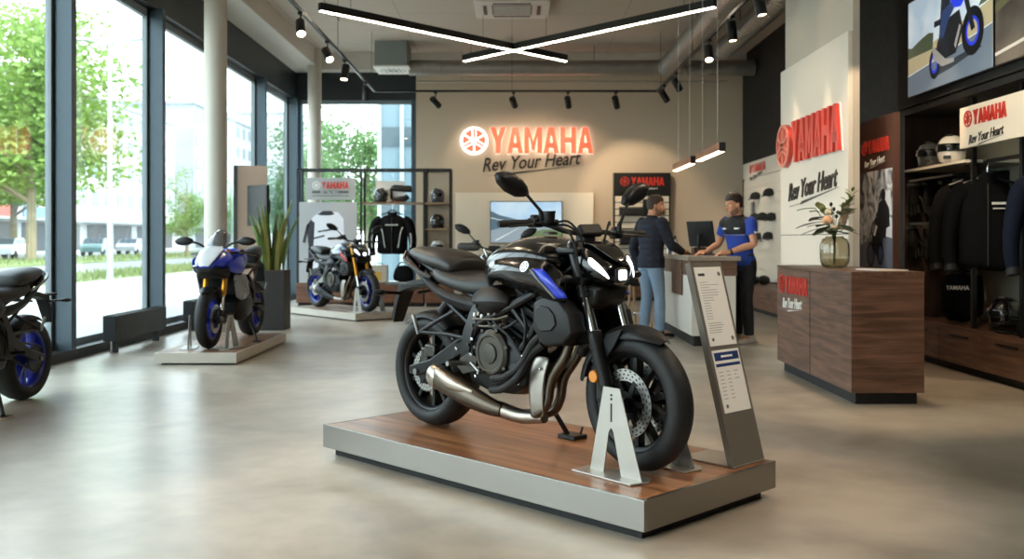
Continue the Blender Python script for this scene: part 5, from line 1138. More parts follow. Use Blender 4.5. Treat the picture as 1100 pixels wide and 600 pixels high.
# ============================================================ wooden reception counter with the vase
rc = thing('reception_counter', 'dark walnut reception counter with red brand sign in front of the white panel', 'counter', (2.47, 7.05, 0))
MB().box((.05, .06, 0), (.50, 1.92, .09)).build('plinth', BKM, rc, smooth=None)
MB().box((.012, .0, .09), (.53, 1.97, .945)).build('body', DARKW, rc, smooth=None, bevel=.002)
for y0 in (0, .99): MB().box((0, y0+.003, .092), (.012, y0+.98-.003, .94)).build('side_panel', DARKWY, rc, smooth=None)
MB().box((-.002, -.002, .945), (.532, 1.972, .972)).build('top', DARKWY, rc, smooth=None, bevel=.002)
Ms = frame((-.001, 1.90, .735), *TOLEFT); emblem_mb(.085, .006, Ms @ Mx(.085, .07, 0)).build('emblem', RED, rc, smooth=None); word_mb('YAMAHA', .66, .15, .008, Ms @ Mx(.2, -.005, 0)).build('lettering', RED, rc, smooth=None); slogan(.58, .11, Ms @ Mx(.12, -.17, 0), WHT, rc, .005, 2)
t = thing('brochure', 'thin white brochure lying on the near corner of the walnut counter', 'brochure', (2.83, 7.42, .972), .15)
b = MB(); b.box((-.12, -.17, 0), (.12, .17, .006)); b.build('pages', WHT, t, smooth=None); MB().box((-.12, -.17, .006), (.12, .17, .008)).build('cover', mat('brochure_cover', '#c9c6c0', .4), t, smooth=None)
vs = thing('glass_vase', 'ribbed smoky glass vase on the walnut counter', 'vase', (2.68, 8.05, .972))
VG = glass_mat('smoky_glass', (.80, .77, .70), boost=1.8); pr = []
b = MB(); n = 64; H = [(.06, 0), (.095, .012), (.112, .05), (.116, .12), (.114, .19), (.098, .235), (.07, .25), (.066, .262)]
rings = [[((r_+.0045*cos(16*2*pi*k/n))*cos(2*pi*k/n), (r_+.0045*cos(16*2*pi*k/n))*sin(2*pi*k/n), z) for k in range(n)] for r_, z in H]
inner = [[(x*.955, y*.955, z+.006 if z < .25 else z) for x, y, z in rg] for rg in reversed(rings)]
b.loft(rings+inner, caps=True); b.build('glass', VG, vs, smooth=60)
MB().lathe([(0, .012), (.09, .014), (.105, .05), (.108, .075), (0, .076)], n=32).build('water', glass_mat('vase_water', (.82, .80, .70)), vs)
fl = thing('flower_arrangement', 'dried flowers and dark green leaves in the smoky glass vase', 'flowers', (2.68, 8.05, 1.0)); rn = random.Random(21)
STEMM = mat('stem_green', '#4d5a30', .7); DKL = mat('dark_green_leaf', '#2e3b22', .5, var=.5); LTL = mat('olive_leaf', '#7b8048', .6, var=.5); PAMP = mat('pampas_beige', '#b3987a', .9, var=.4, scale=40); ROSE = mat('apricot_petal', '#d3a27f', .7, var=.2); CRM = mat('cream_petal', '#d9cdb2', .7)
def leaf(parent, base, d, L, w_, m, droop=.3, nm='leaf'):
    base = Vector(base); d = Vector(d).normalized(); s_ = d.cross(Vector((0, 0, 1))).normalized(); cs = []
    for i in range(6):
        t_ = i/5; c = base+d*L*t_-Vector((0, 0, droop*L*t_*t_)); ww = w_*sin(pi*min(1, t_*.93+.05))**.8+.0008; cs.append([c-s_*ww, c+Vector((0, 0, -.004)), c+s_*ww, c+Vector((0, 0, .003))])
    MB().loft(cs).build(nm, m, parent, smooth=60)
def stem(tip, r_=.003):
    MB().tube([(tip[0]*.06, tip[1]*.06, .0), (tip[0]*.12, tip[1]*.12, .24), tip], r_, n=6, sm=4).build('stem', STEMM, fl)
for tip, d, L, w_, m in (((-.05, .1, .40), (-.3, 1, .05), .22, .03, DKL), ((-.04, .1, .36), (-.9, .7, -.02), .26, .032, DKL), ((-.02, .06, .32), (-.4, .9, -.2), .2, .03, DKL), ((.02, -.06, .33), (.2, -1, -.1), .2, .028, DKL), ((.03, -.08, .44), (.2, -1, .3), .18, .018, DKL), ((-.10, .05, .30), (-1, .2, -.15), .16, .03, DKL), ((-.13, .1, .47), (-1, .4, .1), .15, .018, LTL), ((.06, -.08, .48), (.3, -.6, .8), .14, .014, LTL), ((.05, -.1, .42), (.4, -.9, .5), .15, .015, LTL), ((-.06, .12, .45), (-.2, .5, .8), .12, .03, LTL), ((.04, .03, .30), (.9, -.3, -.1), .16, .03, DKL), ((0, -.02, .3), (-.6, -.8, .1), .14, .028, DKL)):
    stem(tip); leaf(fl, tip, d, L, w_*1.7, m, .2)
    for q_ in (-.7, .8): leaf(fl, (tip[0]*.8, tip[1]*.8, tip[2]-.03), (d[0]*cos(q_)-d[1]*sin(q_), d[0]*sin(q_)+d[1]*cos(q_), d[2]+.15), L*.7, w_*1.4, m, .2)
for k in range(16):
    t_ = k/15; a = k*2.4; leaf(fl, (.05+.05*t_, -.08-.05*t_, .40+.20*t_), (cos(a), sin(a), .7), .075, .014, LTL, .1)
for (x, y, z), s_ in (((.045, -.06, .36), 1.0), ((.03, -.09, .33), .9), ((.06, -.03, .40), .8)):
    stem((x, y, z)); b = MB(); rr = random.Random(int(z*100))
    for k in range(220):
        t_ = rr.random(); a = rr.uniform(0, 2*pi); c = Vector((x+.03*t_, y-.03*t_, z-.05+.2*t_*s_)); w0 = .036*sin(pi*(.1+.85*t_)); b.tube([c, c+Vector((w0*cos(a), w0*sin(a), .025))], [.0045, .002], n=4)
    b.build('plume', PAMP, fl)
def rose(c, r_, m):
    b = MB(); c = Vector(c); rr = random.Random(int(c.x*1000))
    for k in range(14):
        a = k*2.4; t_ = k/13; rad_ = r_*(.25+.75*t_); cc = c+Vector((cos(a)*rad_*.45, sin(a)*rad_*.45, r_*.35*(1-t_))); b.sphere(cc, (r_*.42, r_*.42, r_*.5), 10, 6, (cos(a)*.5, sin(a)*.5, a))
    b.build('blossom', m, fl); stem(tuple(c))
rose((-.06, .0, .36), .058, ROSE); rose((-.03, .06, .43), .045, CRM); rose((-.08, .07, .47), .03, LTL); rose((.0, -.03, .30), .03, ROSE)
for p in ((.0, .02, .46), (.015, .0, .40), (-.02, .03, .5)):
    stem(p); MB().sphere(p, (.014, .014, .018), 12, 8).build('seed_pod', INK, fl)
# ============================================================ brown poster board
bp = thing('poster_board', 'tall brown board with red brand sign and black and white rider poster', 'display board', (3.40, 9.50, 0))
BRN = mat('brown_board', '#4a2d22', .55, var=.08)
MB().box((0, -.86, 0), (.06, 0, 2.34)).build('board', BRN, bp, smooth=None, bevel=.003)
Mb = frame((-.001, -.09, 2.02), *TOLEFT); sign_faces(bp, Mb, .68, .125, RED, RED, WHT, .006, (.1, .75, .6), tilt=3)
def poster_mat():
    m = mat('mono_mountain_print', '#8d9096', .45); n = m.node_tree; p = n.nodes['Principled BSDF']; tx = n.nodes.new('ShaderNodeTexCoord'); nz = n.nodes.new('ShaderNodeTexNoise'); nz.inputs['Scale'].default_value = 4.5; nz.inputs['Detail'].default_value = 9; nz.inputs['Distortion'].default_value = 1.2
    r = n.nodes.new('ShaderNodeValToRGB'); r.color_ramp.elements[0].position = .42; r.color_ramp.elements[0].color = lin('#2b2c33'); r.color_ramp.elements[1].position = .58; r.color_ramp.elements[1].color = lin('#d5d6da')
    n.links.new(tx.outputs['Object'], nz.inputs['Vector']); n.links.new(nz.outputs['Fac'], r.inputs[0]); n.links.new(r.outputs[0], p.inputs['Base Color']); return m
Mp = frame((-.001, -.04, .95), *TOLEFT); PW_, PH_ = .80, .90
def pr2(nm, polys, col, k, parent=None, M=None, W=PW_, H=PH_):
    b = MB()
    for poly in polys: b.add([(M or Mp) @ Vector((u*W, v*H, .001+.0008*k)) for u, v in poly], [tuple(range(len(poly)))])
    return b.build(nm, col, parent or bp, smooth=None, fixn=False)
pr2('print', [[(0, 0), (1, 0), (1, 1), (0, 1)]], poster_mat(), 0)
PRD = mat('print_dark', '#17181d', .5); PRG = mat('print_road_grey', '#5f6472', .5); PRW = mat('print_snow', '#d7d8dc', .5)
pr2('printed_road', [[(0, 0), (1, 0), (1, .30), (.6, .36), (0, .22)]], PRG, 1); pr2('printed_snow', [[(.4, .36), (1, .3), (1, .52), (.7, .6), (.5, .5)], [(.6, .62), (.75, .8), (.95, .75), (1, .5)]], PRW, 2)
circ = lambda cx, cy, rx, ry, n=20: [(cx+rx*cos(2*pi*k/n), cy+ry*sin(2*pi*k/n)) for k in range(n)]
pr2('printed_rider', [circ(.74, .74, .07, .065), [(.60, .66), (.70, .69), (.80, .69), (.92, .60), (.94, .42), (.84, .40), (.82, .30), (.70, .30), (.62, .42), (.56, .52)]], PRD, 3)
pr2('printed_motorcycle', [circ(.36, .13, .13, .14), circ(.66, .14, .10, .12), [(.36, .13), (.42, .36), (.52, .52), (.64, .50), (.74, .38), (.72, .18), (.58, .10), (.50, .14), (.44, .22)], [(.40, .44), (.58, .56), (.58, .54), (.42, .42)]], PRD, 4)
pr2('printed_wheel', [circ(.36, .13, .085, .095)], mat('print_blue', '#3c4766', .5), 5); pr2('printed_wheel', [circ(.66, .14, .06, .075)], MATS['print_blue'], 5); pr2('printed_highlight', [[(.45, .34), (.52, .44), (.58, .42), (.50, .32)]], WHT, 6)
# ============================================================ right-hand shelving
rb = low_cabinet((4.05, 10.05, 0), 3.4, .68, .41, 4, 'long walnut drawer bench under the clothing rail on the right', DARKW, -pi/2)
sr = thing('wall_shelving', 'black-framed wall shelving with cream back on the right', 'shelving', (4.06, 10.05, .41))
BACKP = mat('shelf_back_cream', '#a9a996', .7, var=.05)
MB().box((.64, -3.4, 0), (.68, -.03, 2.13)).build('back_panel', BACKP, sr, smooth=None); MB().box((0, -.03, 0), (.68, 0, 2.13)).build('end_panel', DARKWZ, sr, smooth=None)
MB().box((.56, -.9, .5), (.64, -.031, 1.45)).build('peg_panel', BKM, sr, smooth=None)
for y in (-1.36, -2.2, -3.38): MB().box((.06, y-.02, 0), (.10, y+.02, 2.13)).build('post', BK, sr, smooth=None)
MB().box((.0, -1.36, 1.49), (.64, -.03, 1.515)).build('shelf', CREAM, sr, smooth=None); MB().box((.165, -3.38, 1.48), (.195, -1.0, 1.51)).build('hanging_rail', BK, sr, smooth=None)
MB().box((.08, -3.4, 1.70), (.64, -1.36, 1.73)).build('shelf', DARKW, sr, smooth=None)
b = MB(); b.box((-.02, -3.4, 2.07), (.68, 0, 2.13)); b.build('canopy', BKM, sr, smooth=None)
ss = thing('shelf_sign', 'cream sign board with red lettering over the clothing rail on the right', 'sign', (4.04, 8.70, 2.02)); MB().box((-.02, -1.6, 0), (.02, 0, .36)).build('board', CREAM, ss, smooth=None)
Mq = frame((-.021, -.09, .185), *TOLEFT); sign_faces(ss, Mq, .74, .13, RED, RED, INK, .008, (.12, .82, .75), tilt=3)
helmet((4.17, 9.68, 1.925), -.55, 'black and silver helmet on the shelf left of the white helmet, right side', HG)
helmet((4.22, 9.30, 1.925), -.65, 'white helmet on the shelf beside the cream sign board, right side', HW, s=1.1)
helmet((4.32, 8.48, .41), -.9, 'large glossy black helmet on the drawer bench', HB, s=1.15)
# gloves on pegs
GLV = mat('black_glove_leather', '#0a0a0a', .6, scale=40, bump=.1, spec=.2)
gl0 = thing('glove', 'x', 'glove', (0, 0, 0), 0, 'gloves hanging on pegs by the clothing rail')
b = MB(); b.loft([[(x*k, y*k2, z) for x, y in ((-.045, -.02), (.045, -.02), (.045, .02), (-.045, .02))] for z, k, k2 in ((0, .8, 1), (-.04, .85, 1.1), (-.08, .75, .9), (-.12, 1, 1), (-.17, 1.02, .9), (-.19, .95, .7))]); b.build('palm', GLV, gl0, sub=1, smooth=180)
for x, L in ((-.034, .065), (-.011, .08), (.012, .075), (.034, .06)): MB().tube([(x, 0, -.18), (x*1.1, -.008, -.18-L*.6), (x*1.1, -.022, -.18-L)], [.012, .011, .009], n=8, sm=3).build('finger', GLV, gl0)
MB().tube([(.04, 0, -.11), (.065, -.012, -.15), (.07, -.025, -.19)], [.014, .013, .010], n=8, sm=3).build('thumb', GLV, gl0); cuf = MB().box((-.042, -.028, -.035), (.042, .028, -.012)).build('strap', CASE2, gl0, bevel=.004, smooth=None)
lab = []
first = True
for row, (z, nm) in enumerate(((1.80, 'upper'), (1.36, 'lower'))):
    for k, (x, y) in enumerate(((4.12, 9.95), (4.20, 9.78), (4.27, 9.55), (4.33, 9.38), (4.25, 9.2), (4.34, 9.05))):
        l = '%s glove of the %s row hanging beside the clothing rail on the right' % (('farthest', 'second', 'third', 'fourth', 'fifth', 'nearest')[k], nm)
        rz = rad(-20+13*((k*3+row) % 4))
        if first: o_ = gl0; o_.location = (x, y, z); o_.rotation_euler = (0, 0, rz); o_['label'] = l; first = False
        else: o_ = dup(gl0, (x, y, z), rz, l)
        o_.scale = (1.35,)*3
for row, z in ((0, 1.80), (1, 1.36)):
    t = tag(MB().box((4.1, 9.0, z-.0), (4.40, 9.02, z+.02)).box((4.09, 9.0, z), (4.11, 10.0, z+.02)).build('peg_rail', BK, smooth=None), ('upper' if row == 0 else 'lower')+' black peg rail carrying gloves on the right', 'rail')
# jackets on the rail
for y, m, stl, l in ((8.64, JB, 'stripe', 'black jacket with white chest stripes, first on the right-hand rail'), (7.55, JN, 'badge', 'navy jacket with a small round badge, second on the right-hand rail'), (8.93, JB, 'plain', 'plain black jacket behind the striped ones on the right-hand rail')):
    jacket((4.24, y, 1.74), rad(-24), l, m, stl, 1.0, 'jackets on the right-hand clothing rail').scale = (1.0, 1.0, 1.32); hanger((4.24, y, 1.77), rad(-24), 'hanger of the '+l.split(',')[0].split(' at ')[0].split(' behind')[0]+' on the right-hand rail', 'hangers on the right-hand clothing rail')
t = thing('gear_bag', 'black upright gear bag with small white lettering on the bench', 'bag', (4.25, 9.15, .41), -.35)
b = MB(); b.loft([[(x*k, y*k, z) for x, y in ((-.20, -.13), (.20, -.13), (.20, .13), (-.20, .13))] for z, k in ((0, 1), (.2, 1.04), (.44, .98), (.48, .9))]); b.build('body', JB, t, sub=1, smooth=180); text_obj('YAMAHA', .055, frame((-.15, -.136, .33), *TOCAM), WHT, t, 'lettering', .003, bold=.001, width=.2)
for s_ in (-1, 1): MB().tube([(-.1, .05*s_, .45), (-.08, .05*s_, .495), (.08, .05*s_, .495), (.1, .05*s_, .45)], .01, n=8, sm=4).build('handle', BKM, t)
for (x, y), rz, l in (((4.22, 8.12), .2, 'black riding boot lying on the bench right of the glossy helmet'), ((4.24, 7.78), .1, 'second black riding boot lying on the bench at the picture edge')):
    t = thing('riding_boot', l, 'boot', (x, y, .41), rz-pi/2); b = MB(); b.tube([(-.17, 0, .055), (-.02, 0, .06), (.07, 0, .07), (.2, 0, .075), (.28, 0, .08)], [.035, .05, .055, .06, .065], n=14, sm=4); b.build('upper', GLOSS, t); MB().box((-.2, -.045, 0), (.08, .045, .025)).build('sole', RUBBER, t, bevel=.008); MB().box((.08, -.062, .04), (.11, .062, .11)).build('buckle', CASE, t, bevel=.004)
# ============================================================ big screens on the bulkhead
s1 = thing('video_screen', 'large wall screen showing a rider on a blue motorcycle on a road', 'screen', (4.015, 9.70, 2.62)); MB().box((-.05, -1.72, 0), (0, 0, .95)).build('casing', BK, s1, smooth=None)
Mv = frame((-.051, -.012, .012), *TOLEFT); VW, VH = 1.70, .926
b = MB(); b.add([Mv @ Vector(p) for p in ((0,0,.001),(VW,0,.001),(VW,VH,.001),(0,VH,.001))], [(0,1,2,3)]); b.build('screen', skymat('video_sky', '#9fb2c0', '#d3dadb', .62, 1), s1, smooth=None, fixn=False)
rim = lambda cx, cy, r0, r1, sq=1, n=24: [[(cx+r0*sq*cos(2*pi*k/n), cy+r0*1.83*sin(2*pi*k/n)), (cx+r1*sq*cos(2*pi*k/n), cy+r1*1.83*sin(2*pi*k/n)), (cx+r1*sq*cos(2*pi*(k+1)/n), cy+r1*1.83*sin(2*pi*(k+1)/n)), (cx+r0*sq*cos(2*pi*(k+1)/n), cy+r0*1.83*sin(2*pi*(k+1)/n))] for k in range(n)]
screen_img('ride', Mv, VW, VH, None, s1, [
 ('field', '#a89b78', [[(0,.2),(1,.16),(1,.62),(.8,.56),(0,.40)]]), ('treeline', '#3f4a35', [[(0,.40),(.33,.40),(.34,.56),(.28,.58),(.2,.56),(.12,.53),(.05,.5),(0,.52)]]), ('bank', '#4b553c', [[(.86,.6),(1,.62),(1,.8),(.93,.74)]]), ('road', '#5f6a75', [[(0,0),(1,0),(1,.40),(.5,.30),(0,.22)]]), ('road_edge', '#c8ccce', [[(0,.22),(.5,.30),(1,.40),(1,.39),(.5,.29),(0,.21)]]),
 ('shadow', '#2f353b', [[(.30,.10),(.55,.13),(.9,.22),(.85,.25),(.45,.2)]]),
 ('tyre', '#101215', rim(.80, .40, .075, .125, .95)), ('rear_tyre', '#101215', rim(.36, .24, .055, .085, .8)), ('wheel', '#2334c0', rim(.80, .40, .058, .076, .95)), ('rear_wheel', '#2334c0', rim(.36, .24, .040, .056, .8)),
 ('engine', '#1b1d20', [[(.37,.30),(.44,.24),(.62,.26),(.70,.46),(.66,.66),(.5,.62),(.40,.44)], [(.68,.86),(.72,.9),(.83,.42),(.79,.40)]]), ('exhaust', '#8d8a84', [[(.33,.40),(.36,.40),(.50,.24),(.6,.22),(.6,.18),(.46,.18),(.36,.27)], [(.62,.3),(.68,.5),(.66,.52),(.60,.34)]]),
 ('rider', '#20242c', [[(.42,.46),(.50,.26),(.54,.26),(.52,.5),(.56,.8),(.64,1.0),(.46,1.0),(.44,.7)], [(.36,.60),(.46,.60),(.46,.66),(.36,.66)]]), ('jeans', '#2b3d63', [[(.43,.50),(.47,.44),(.53,.60),(.62,.72),(.58,.78),(.46,.72)]]), ('blue_tank', '#2a3ccf', [[(.56,.78),(.62,.88),(.72,.86),(.74,.76),(.68,.68),(.60,.70)]]), ('front_light', '#171a20', [[(.72,.9),(.80,.96),(.84,.84),(.78,.74),(.72,.78)]]), ('bars', '#15171b', [[(.6,.94),(.86,1.0),(.86,.97),(.6,.91)]])], .62)
s2 = thing('video_screen', 'second wall screen cut by the right picture edge, showing a gravel track', 'screen', (4.015, 7.955, 2.62)); MB().box((-.05, -1.72, 0), (0, 0, .95)).build('casing', BK, s2, smooth=None)
b = MB(); b.add([Mv @ Vector(p) for p in ((0,0,.001),(VW,0,.001),(VW,VH,.001),(0,VH,.001))], [(0,1,2,3)]); b.build('screen', skymat('video_gravel', '#3b352e', '#6f675c', .45, 1), s2, smooth=None, fixn=False)
screen_img('track', Mv, VW, VH, None, s2, [('bank', '#4a4538', [[(0,.5),(.6,.75),(1,1),(0,1)]]), ('grass_edge', '#5c5c3f', [[(0,.46),(.6,.7),(.6,.78),(0,.54)]]), ('light_line', '#b6b3a8', [[(0,.08),(1,.24),(1,.27),(0,.11)]])], .5)
# ============================================================ price stand on the big platform
t = thing('info_stand', 'leaning brushed steel stand with two spec sheets on the big platform', 'info stand', (1.0, 4.37, .171), math.atan2(.17, .184))
# local x along the panel's width, -y faces out; the panel leans back (+y)
w_, hh, ln = .25, .925, .245; n_ = Vector((0, -hh, -ln)).normalized()
up = Vector((0, ln, hh)).normalized(); nrm = Vector((0, -hh, ln)).normalized()*1.0
Mi = Matrix((Vector((1, 0, 0)), up, Vector((1, 0, 0)).cross(up))).transposed().to_4x4()
LN = math.hypot(hh, ln)
b = MB(); b.prism([(0, 0), (w_, 0), (w_, LN), (0, LN)], lambda a, c: Mi @ Vector((a, c, -.012)), lambda a, c: Mi @ Vector((a, c, .0))); b.prism([(0, 0), (.012, 0), (.012, LN), (0, LN)], lambda a, c: Mi @ Vector((a, c, -.03)), lambda a, c: Mi @ Vector((a, c, -.012))); b.prism([(w_-.012, 0), (w_, 0), (w_, LN), (w_-.012, LN)], lambda a, c: Mi @ Vector((a, c, -.03)), lambda a, c: Mi @ Vector((a, c, -.012)))
b.build('panel', mat('brushed_stand_panel', '#867f75', .4, metal=.4, var=.1, scale=3, aniso=(20, 20, 1)), t, smooth=None)
MB().box((0, -.005, 0), (w_, .30, .008)).build('foot', PLATE, t, smooth=None, bevel=.002)
PAPER = mat('white_paper', '#f3f1ec', .6, var=.03); GINK = mat('grey_print', '#b4b4b5', .6); NAVY = mat('navy_print', '#223a72', .5)
for nm, y0, y1 in (('spec_sheet', .555, LN-.025), ('price_sheet', .245, .535)):
    sh_ = MB(); sh_.prism([(.02, y0), (w_-.02, y0), (w_-.02, y1), (.02, y1)], lambda a, c: Mi @ Vector((a, c, .0)), lambda a, c: Mi @ Vector((a, c, .003))); S_ = sh_.build(nm, PAPER, t, smooth=None)
    rn = random.Random(int(y0*100)); b = MB(); H_ = y1-y0; f0 = lambda a, c: Mi @ Vector((a, c, .003)); f1 = lambda a, c: Mi @ Vector((a, c, .0036))
    if nm == 'spec_sheet':
        yy = y1-.075; k = 0
        while yy > y0+.12:
            L = rn.uniform(.05, .15) if k < 8 else .05
            b.prism([(.04, yy), (.04+L, yy), (.04+L, yy+.003), (.04, yy+.003)], f0, f1); yy -= .0125; k += 1
        for j in range(5): yy = y0+.105-.011*j; L = rn.uniform(.07, .12); b.prism([(.04, yy), (.04+L, yy), (.04+L, yy+.0035), (.04, yy+.0035)], f0, f1)
        b.build('print_lines', GINK, S_, smooth=None)
        hb_ = MB(); [hb_.prism([(.04+.013*k, y1-.043), (.051+.013*k, y1-.043), (.051+.013*k, y1-.03), (.04+.013*k, y1-.03)], f0, f1) for k in range(4)]; hb_.build('heading', GINK if 0 else INK, S_, smooth=None); emblem_mb(.011, .001, Mi @ Mx(w_-.045, y1-.035, .003)).build('emblem', INK, S_, smooth=None); emblem_mb(.008, .001, Mi @ Mx(.05, y0+.03, .003)).build('emblem', INK, S_, smooth=None); emblem_mb(.010, .001, Mi @ Mx(w_-.045, y0+.03, .003)).build('emblem', INK, S_, smooth=None)
    else:
        for k in range(8):
            yy = y1-.105-.0175*k
            for x_, L in ((.04, .032), (.10, .026), (.155, rn.choice((.0, .02, .035)))):
                if L: b.prism([(x_, yy), (x_+L, yy), (x_+L, yy+.004), (x_, yy+.004)], f0, f1)
        b.build('print_lines', GINK, S_, smooth=None)
        b = MB(); b.prism([(.03, y1-.05), (w_-.03, y1-.05), (w_-.03, y1-.012), (.03, y1-.012)], f0, f1); b.prism([(.03, y1-.078), (w_-.03, y1-.078), (w_-.03, y1-.064), (.03, y1-.064)], f0, f1); b.build('header_band', NAVY, S_, smooth=None)
        b = MB(); b.prism([(.08, y1-.036), (.17, y1-.036), (.17, y1-.026), (.08, y1-.026)], lambda a, c: Mi @ Vector((a, c, .0036)), lambda a, c: Mi @ Vector((a, c, .0042))); b.build('heading', PAPER, S_, smooth=None); emblem_mb(.009, .001, Mi @ Mx(.05, y0+.03, .003)).build('emblem', INK, S_, smooth=None)
# ============================================================ the other motorcycles and their platforms
EDGE2 = mat('pale_platform_edge', '#bdb5a8', .5, var=.06)
DECK2 = wood('platform_wood', '#96745a', '#6d4f3a', .4, 'Y', .8, plank=(.095, 'X'))
platform((-3.44, 9.32, 0), 0, .79, 2.05, .118, 'low pale platform under the blue and white sport motorcycle', EDGE2, DECK2, .02)
motorcycle('blue, white and silver sport motorcycle on the low platform by the window', (-2.99, 11.10, .118), -pi/2-.03, dict(body=YBLUE, accent=WHITEB, rim=BLUERIM, fork=GOLD, sport=True, tail=SATIN), steer=0, scale=.96)
ST2 = mat('pale_steel_plate', '#aaa7a1', .4, metal=.7)
wheel_stand((-3.24, 9.74, .118), -pi/2+.2, 'pale steel stand left of the sport motorcycle front wheel', None, ST2, .33)
wheel_stand((-2.83, 9.76, .118), -pi/2-.2+pi, 'pale steel stand right of the sport motorcycle front wheel', None, ST2, .33)
y3 = math.atan2(-1.1, .95)
d3 = Vector((.65, -.76, 0)); n3 = Vector((.76, .65, 0))
platform((-3.69, 15.90, 0), math.atan2(-.76, .65), 2.12, .9, .118, 'low pale platform under the grey motorcycle near the corner glazing', EDGE2, wood('pale_deck', '#a48b72', '#7d644e', .4, 'X', .8, plank=(.095, 'Y')), .02)
motorcycle('grey and red naked motorcycle with gold forks and blue wheels before the shelving', (-3.13, 15.75, .118), y3, dict(body=GREYB, accent=REDP, rim=BLUERIM, fork=GOLD, usd=True, stripe=True, shroud=GREYB, swing=ALLOY, mask=SATIN, cowl=GREYB), steer=-3)
p = bl(1.46, -.19, y3, (-3.13, 15.75)); wheel_stand((p[0], p[1], .118), y3-.1, 'pale stand on the near side of the grey motorcycle front wheel', None, ST2, .36)
p = bl(1.46, .19, y3, (-3.13, 15.75)); wheel_stand((p[0], p[1], .118), y3+.1, 'pale stand on the far side of the grey motorcycle front wheel', None, ST2, .36)
ly = -pi/2-.05
motorcycle('black motorcycle with blue wheels cut off by the left picture edge', (-3.70, 7.32, 0), ly, dict(body=SATIN, accent=YBLUE, rim=BLUERIM, fork=SATIN, usd=True, stripe=True, swing=SATIN, tailtrim=SILV), steer=-8)
t = thing('kickstand_pad', 'small pale pad under the kickstand of the left-edge motorcycle', 'pad', (0, 0, 0)); p = bl(.77, .29, ly, (-3.70, 7.32)); t.location = (p[0], p[1], 0)
MB().box((-.07, -.05, 0), (.07, .05, .010)).build('pad', mat('pale_pad', '#a58f7c', .7), t, bevel=.003)
HGUARD = mat('grey_hand_guard', '#3a3935', .5)
def adv(R, TS):
    for s in (-1, 1):
        b = MB(); b.T = TS; b.loft([[(1.08+dx, s*y, 1.09+dz) for dx, dz in ((0, -.05), (.05, -.045), (.06, .0), (.05, .05), (.0, .055), (.03, .0))] for y in (.16, .25, .36, .44)]); b.build('hand_guard', HGUARD, R, sub=1, smooth=180)
        b = MB(); b.T = TS; b.tube([(1.30, .02*s, .93), (1.30, .06*s, .99), (1.27, .10*s, 1.07)], .012, n=8, sm=3); b.build('v_light', mat('v_light_chrome', '#b9b6ae', .2, metal=.8), R)
        b = MB(); b.T = TS; b.patch([[Vector((1.28, s*.09, .95)), Vector((1.22, s*.17, .97)), Vector((1.12, s*.21, .96))], [Vector((1.27, s*.10, .86)), Vector((1.2, s*.19, .86)), Vector((1.1, s*.22, .86))], [Vector((1.25, s*.07, .78)), Vector((1.18, s*.16, .76)), Vector((1.1, s*.19, .76))]]); b.build('side_wing', WHITEB, R, solid=.012, sub=1, smooth=180)
    b = MB(); b.T = TS; b.loft([[(1.36, -.05, .82), (1.36, .05, .82), (1.33, .06, .93), (1.33, -.06, .93)], [(1.40, -.04, .84), (1.40, .04, .84), (1.37, .05, .91), (1.37, -.05, .91)]]); b.build('beak', WHITEB, R, bevel=.008)
motorcycle('white and grey touring motorcycle with hand guards behind the big black one', (-.06, 12.35, 0), -pi/2-.12, dict(body=SILV, accent=YBLUE, rim=SATIN, fork=SATIN, usd=True, extra=adv, mask=SATIN, cowl=SATIN, shroud=WHITEB), steer=0, scale=1.03)
# ============================================================ the two men
SKIN = mat('skin', '#c08b6c', .5, var=.12, scale=25); HAIRB = mat('brown_hair', '#3a281c', .7, var=.5, scale=60, bump=.4); HAIRD = mat('dark_brown_hair', '#241811', .6, var=.5, scale=60, bump=.4); STUB = mat('beard_stubble', '#80604b', .8, var=.4, scale=90)
EYEW = mat('eye_white', '#d9d4cc', .3); IRIS = mat('iris', '#2a2018', .2); LIP = mat('lip', '#9c5f52', .5)
JEANL = mat('light_blue_denim', '#7d93a9', .85, var=.5, scale=14, bump=.1); JEAND = mat('dark_denim', '#1d222c', .85, var=.4, scale=14); SHOEW = mat('white_sneaker', '#d2cdc4', .6); POLO = mat('royal_blue_polo', '#1c3f9e', .75, var=.1, scale=50); POLOB = mat('black_polo_yoke', '#121318', .75)
def plaid():
    m = mat('navy_plaid', '#181d2c', .85); n = m.node_tree; p = n.nodes['Principled BSDF']; tx = n.nodes.new('ShaderNodeTexCoord'); w_ = []
    for ax in ('X', 'Z'):
        q = n.nodes.new('ShaderNodeTexWave'); q.bands_direction = ax; q.inputs['Scale'].default_value = 4; n.links.new(tx.outputs['Object'], q.inputs['Vector']); w_.append(q)
    a = n.nodes.new('ShaderNodeMath'); a.operation = 'MULTIPLY'; n.links.new(w_[0].outputs['Fac'], a.inputs[0]); n.links.new(w_[1].outputs['Fac'], a.inputs[1])
    r = n.nodes.new('ShaderNodeValToRGB'); r.color_ramp.elements[0].color = lin('#131622'); r.color_ramp.elements[1].color = lin('#1e2438'); n.links.new(a.outputs[0], r.inputs[0]); n.links.new(r.outputs[0], p.inputs['Base Color']); return m
PLAID = plaid()
def fuse(o, vox, it=4):
    q = o.modifiers.new('fuse', 'REMESH'); q.mode = 'VOXEL'; q.voxel_size = vox; q.use_smooth_shade = True
    if it: s_ = o.modifiers.new('soft', 'SMOOTH'); s_.iterations = it; s_.factor = .5
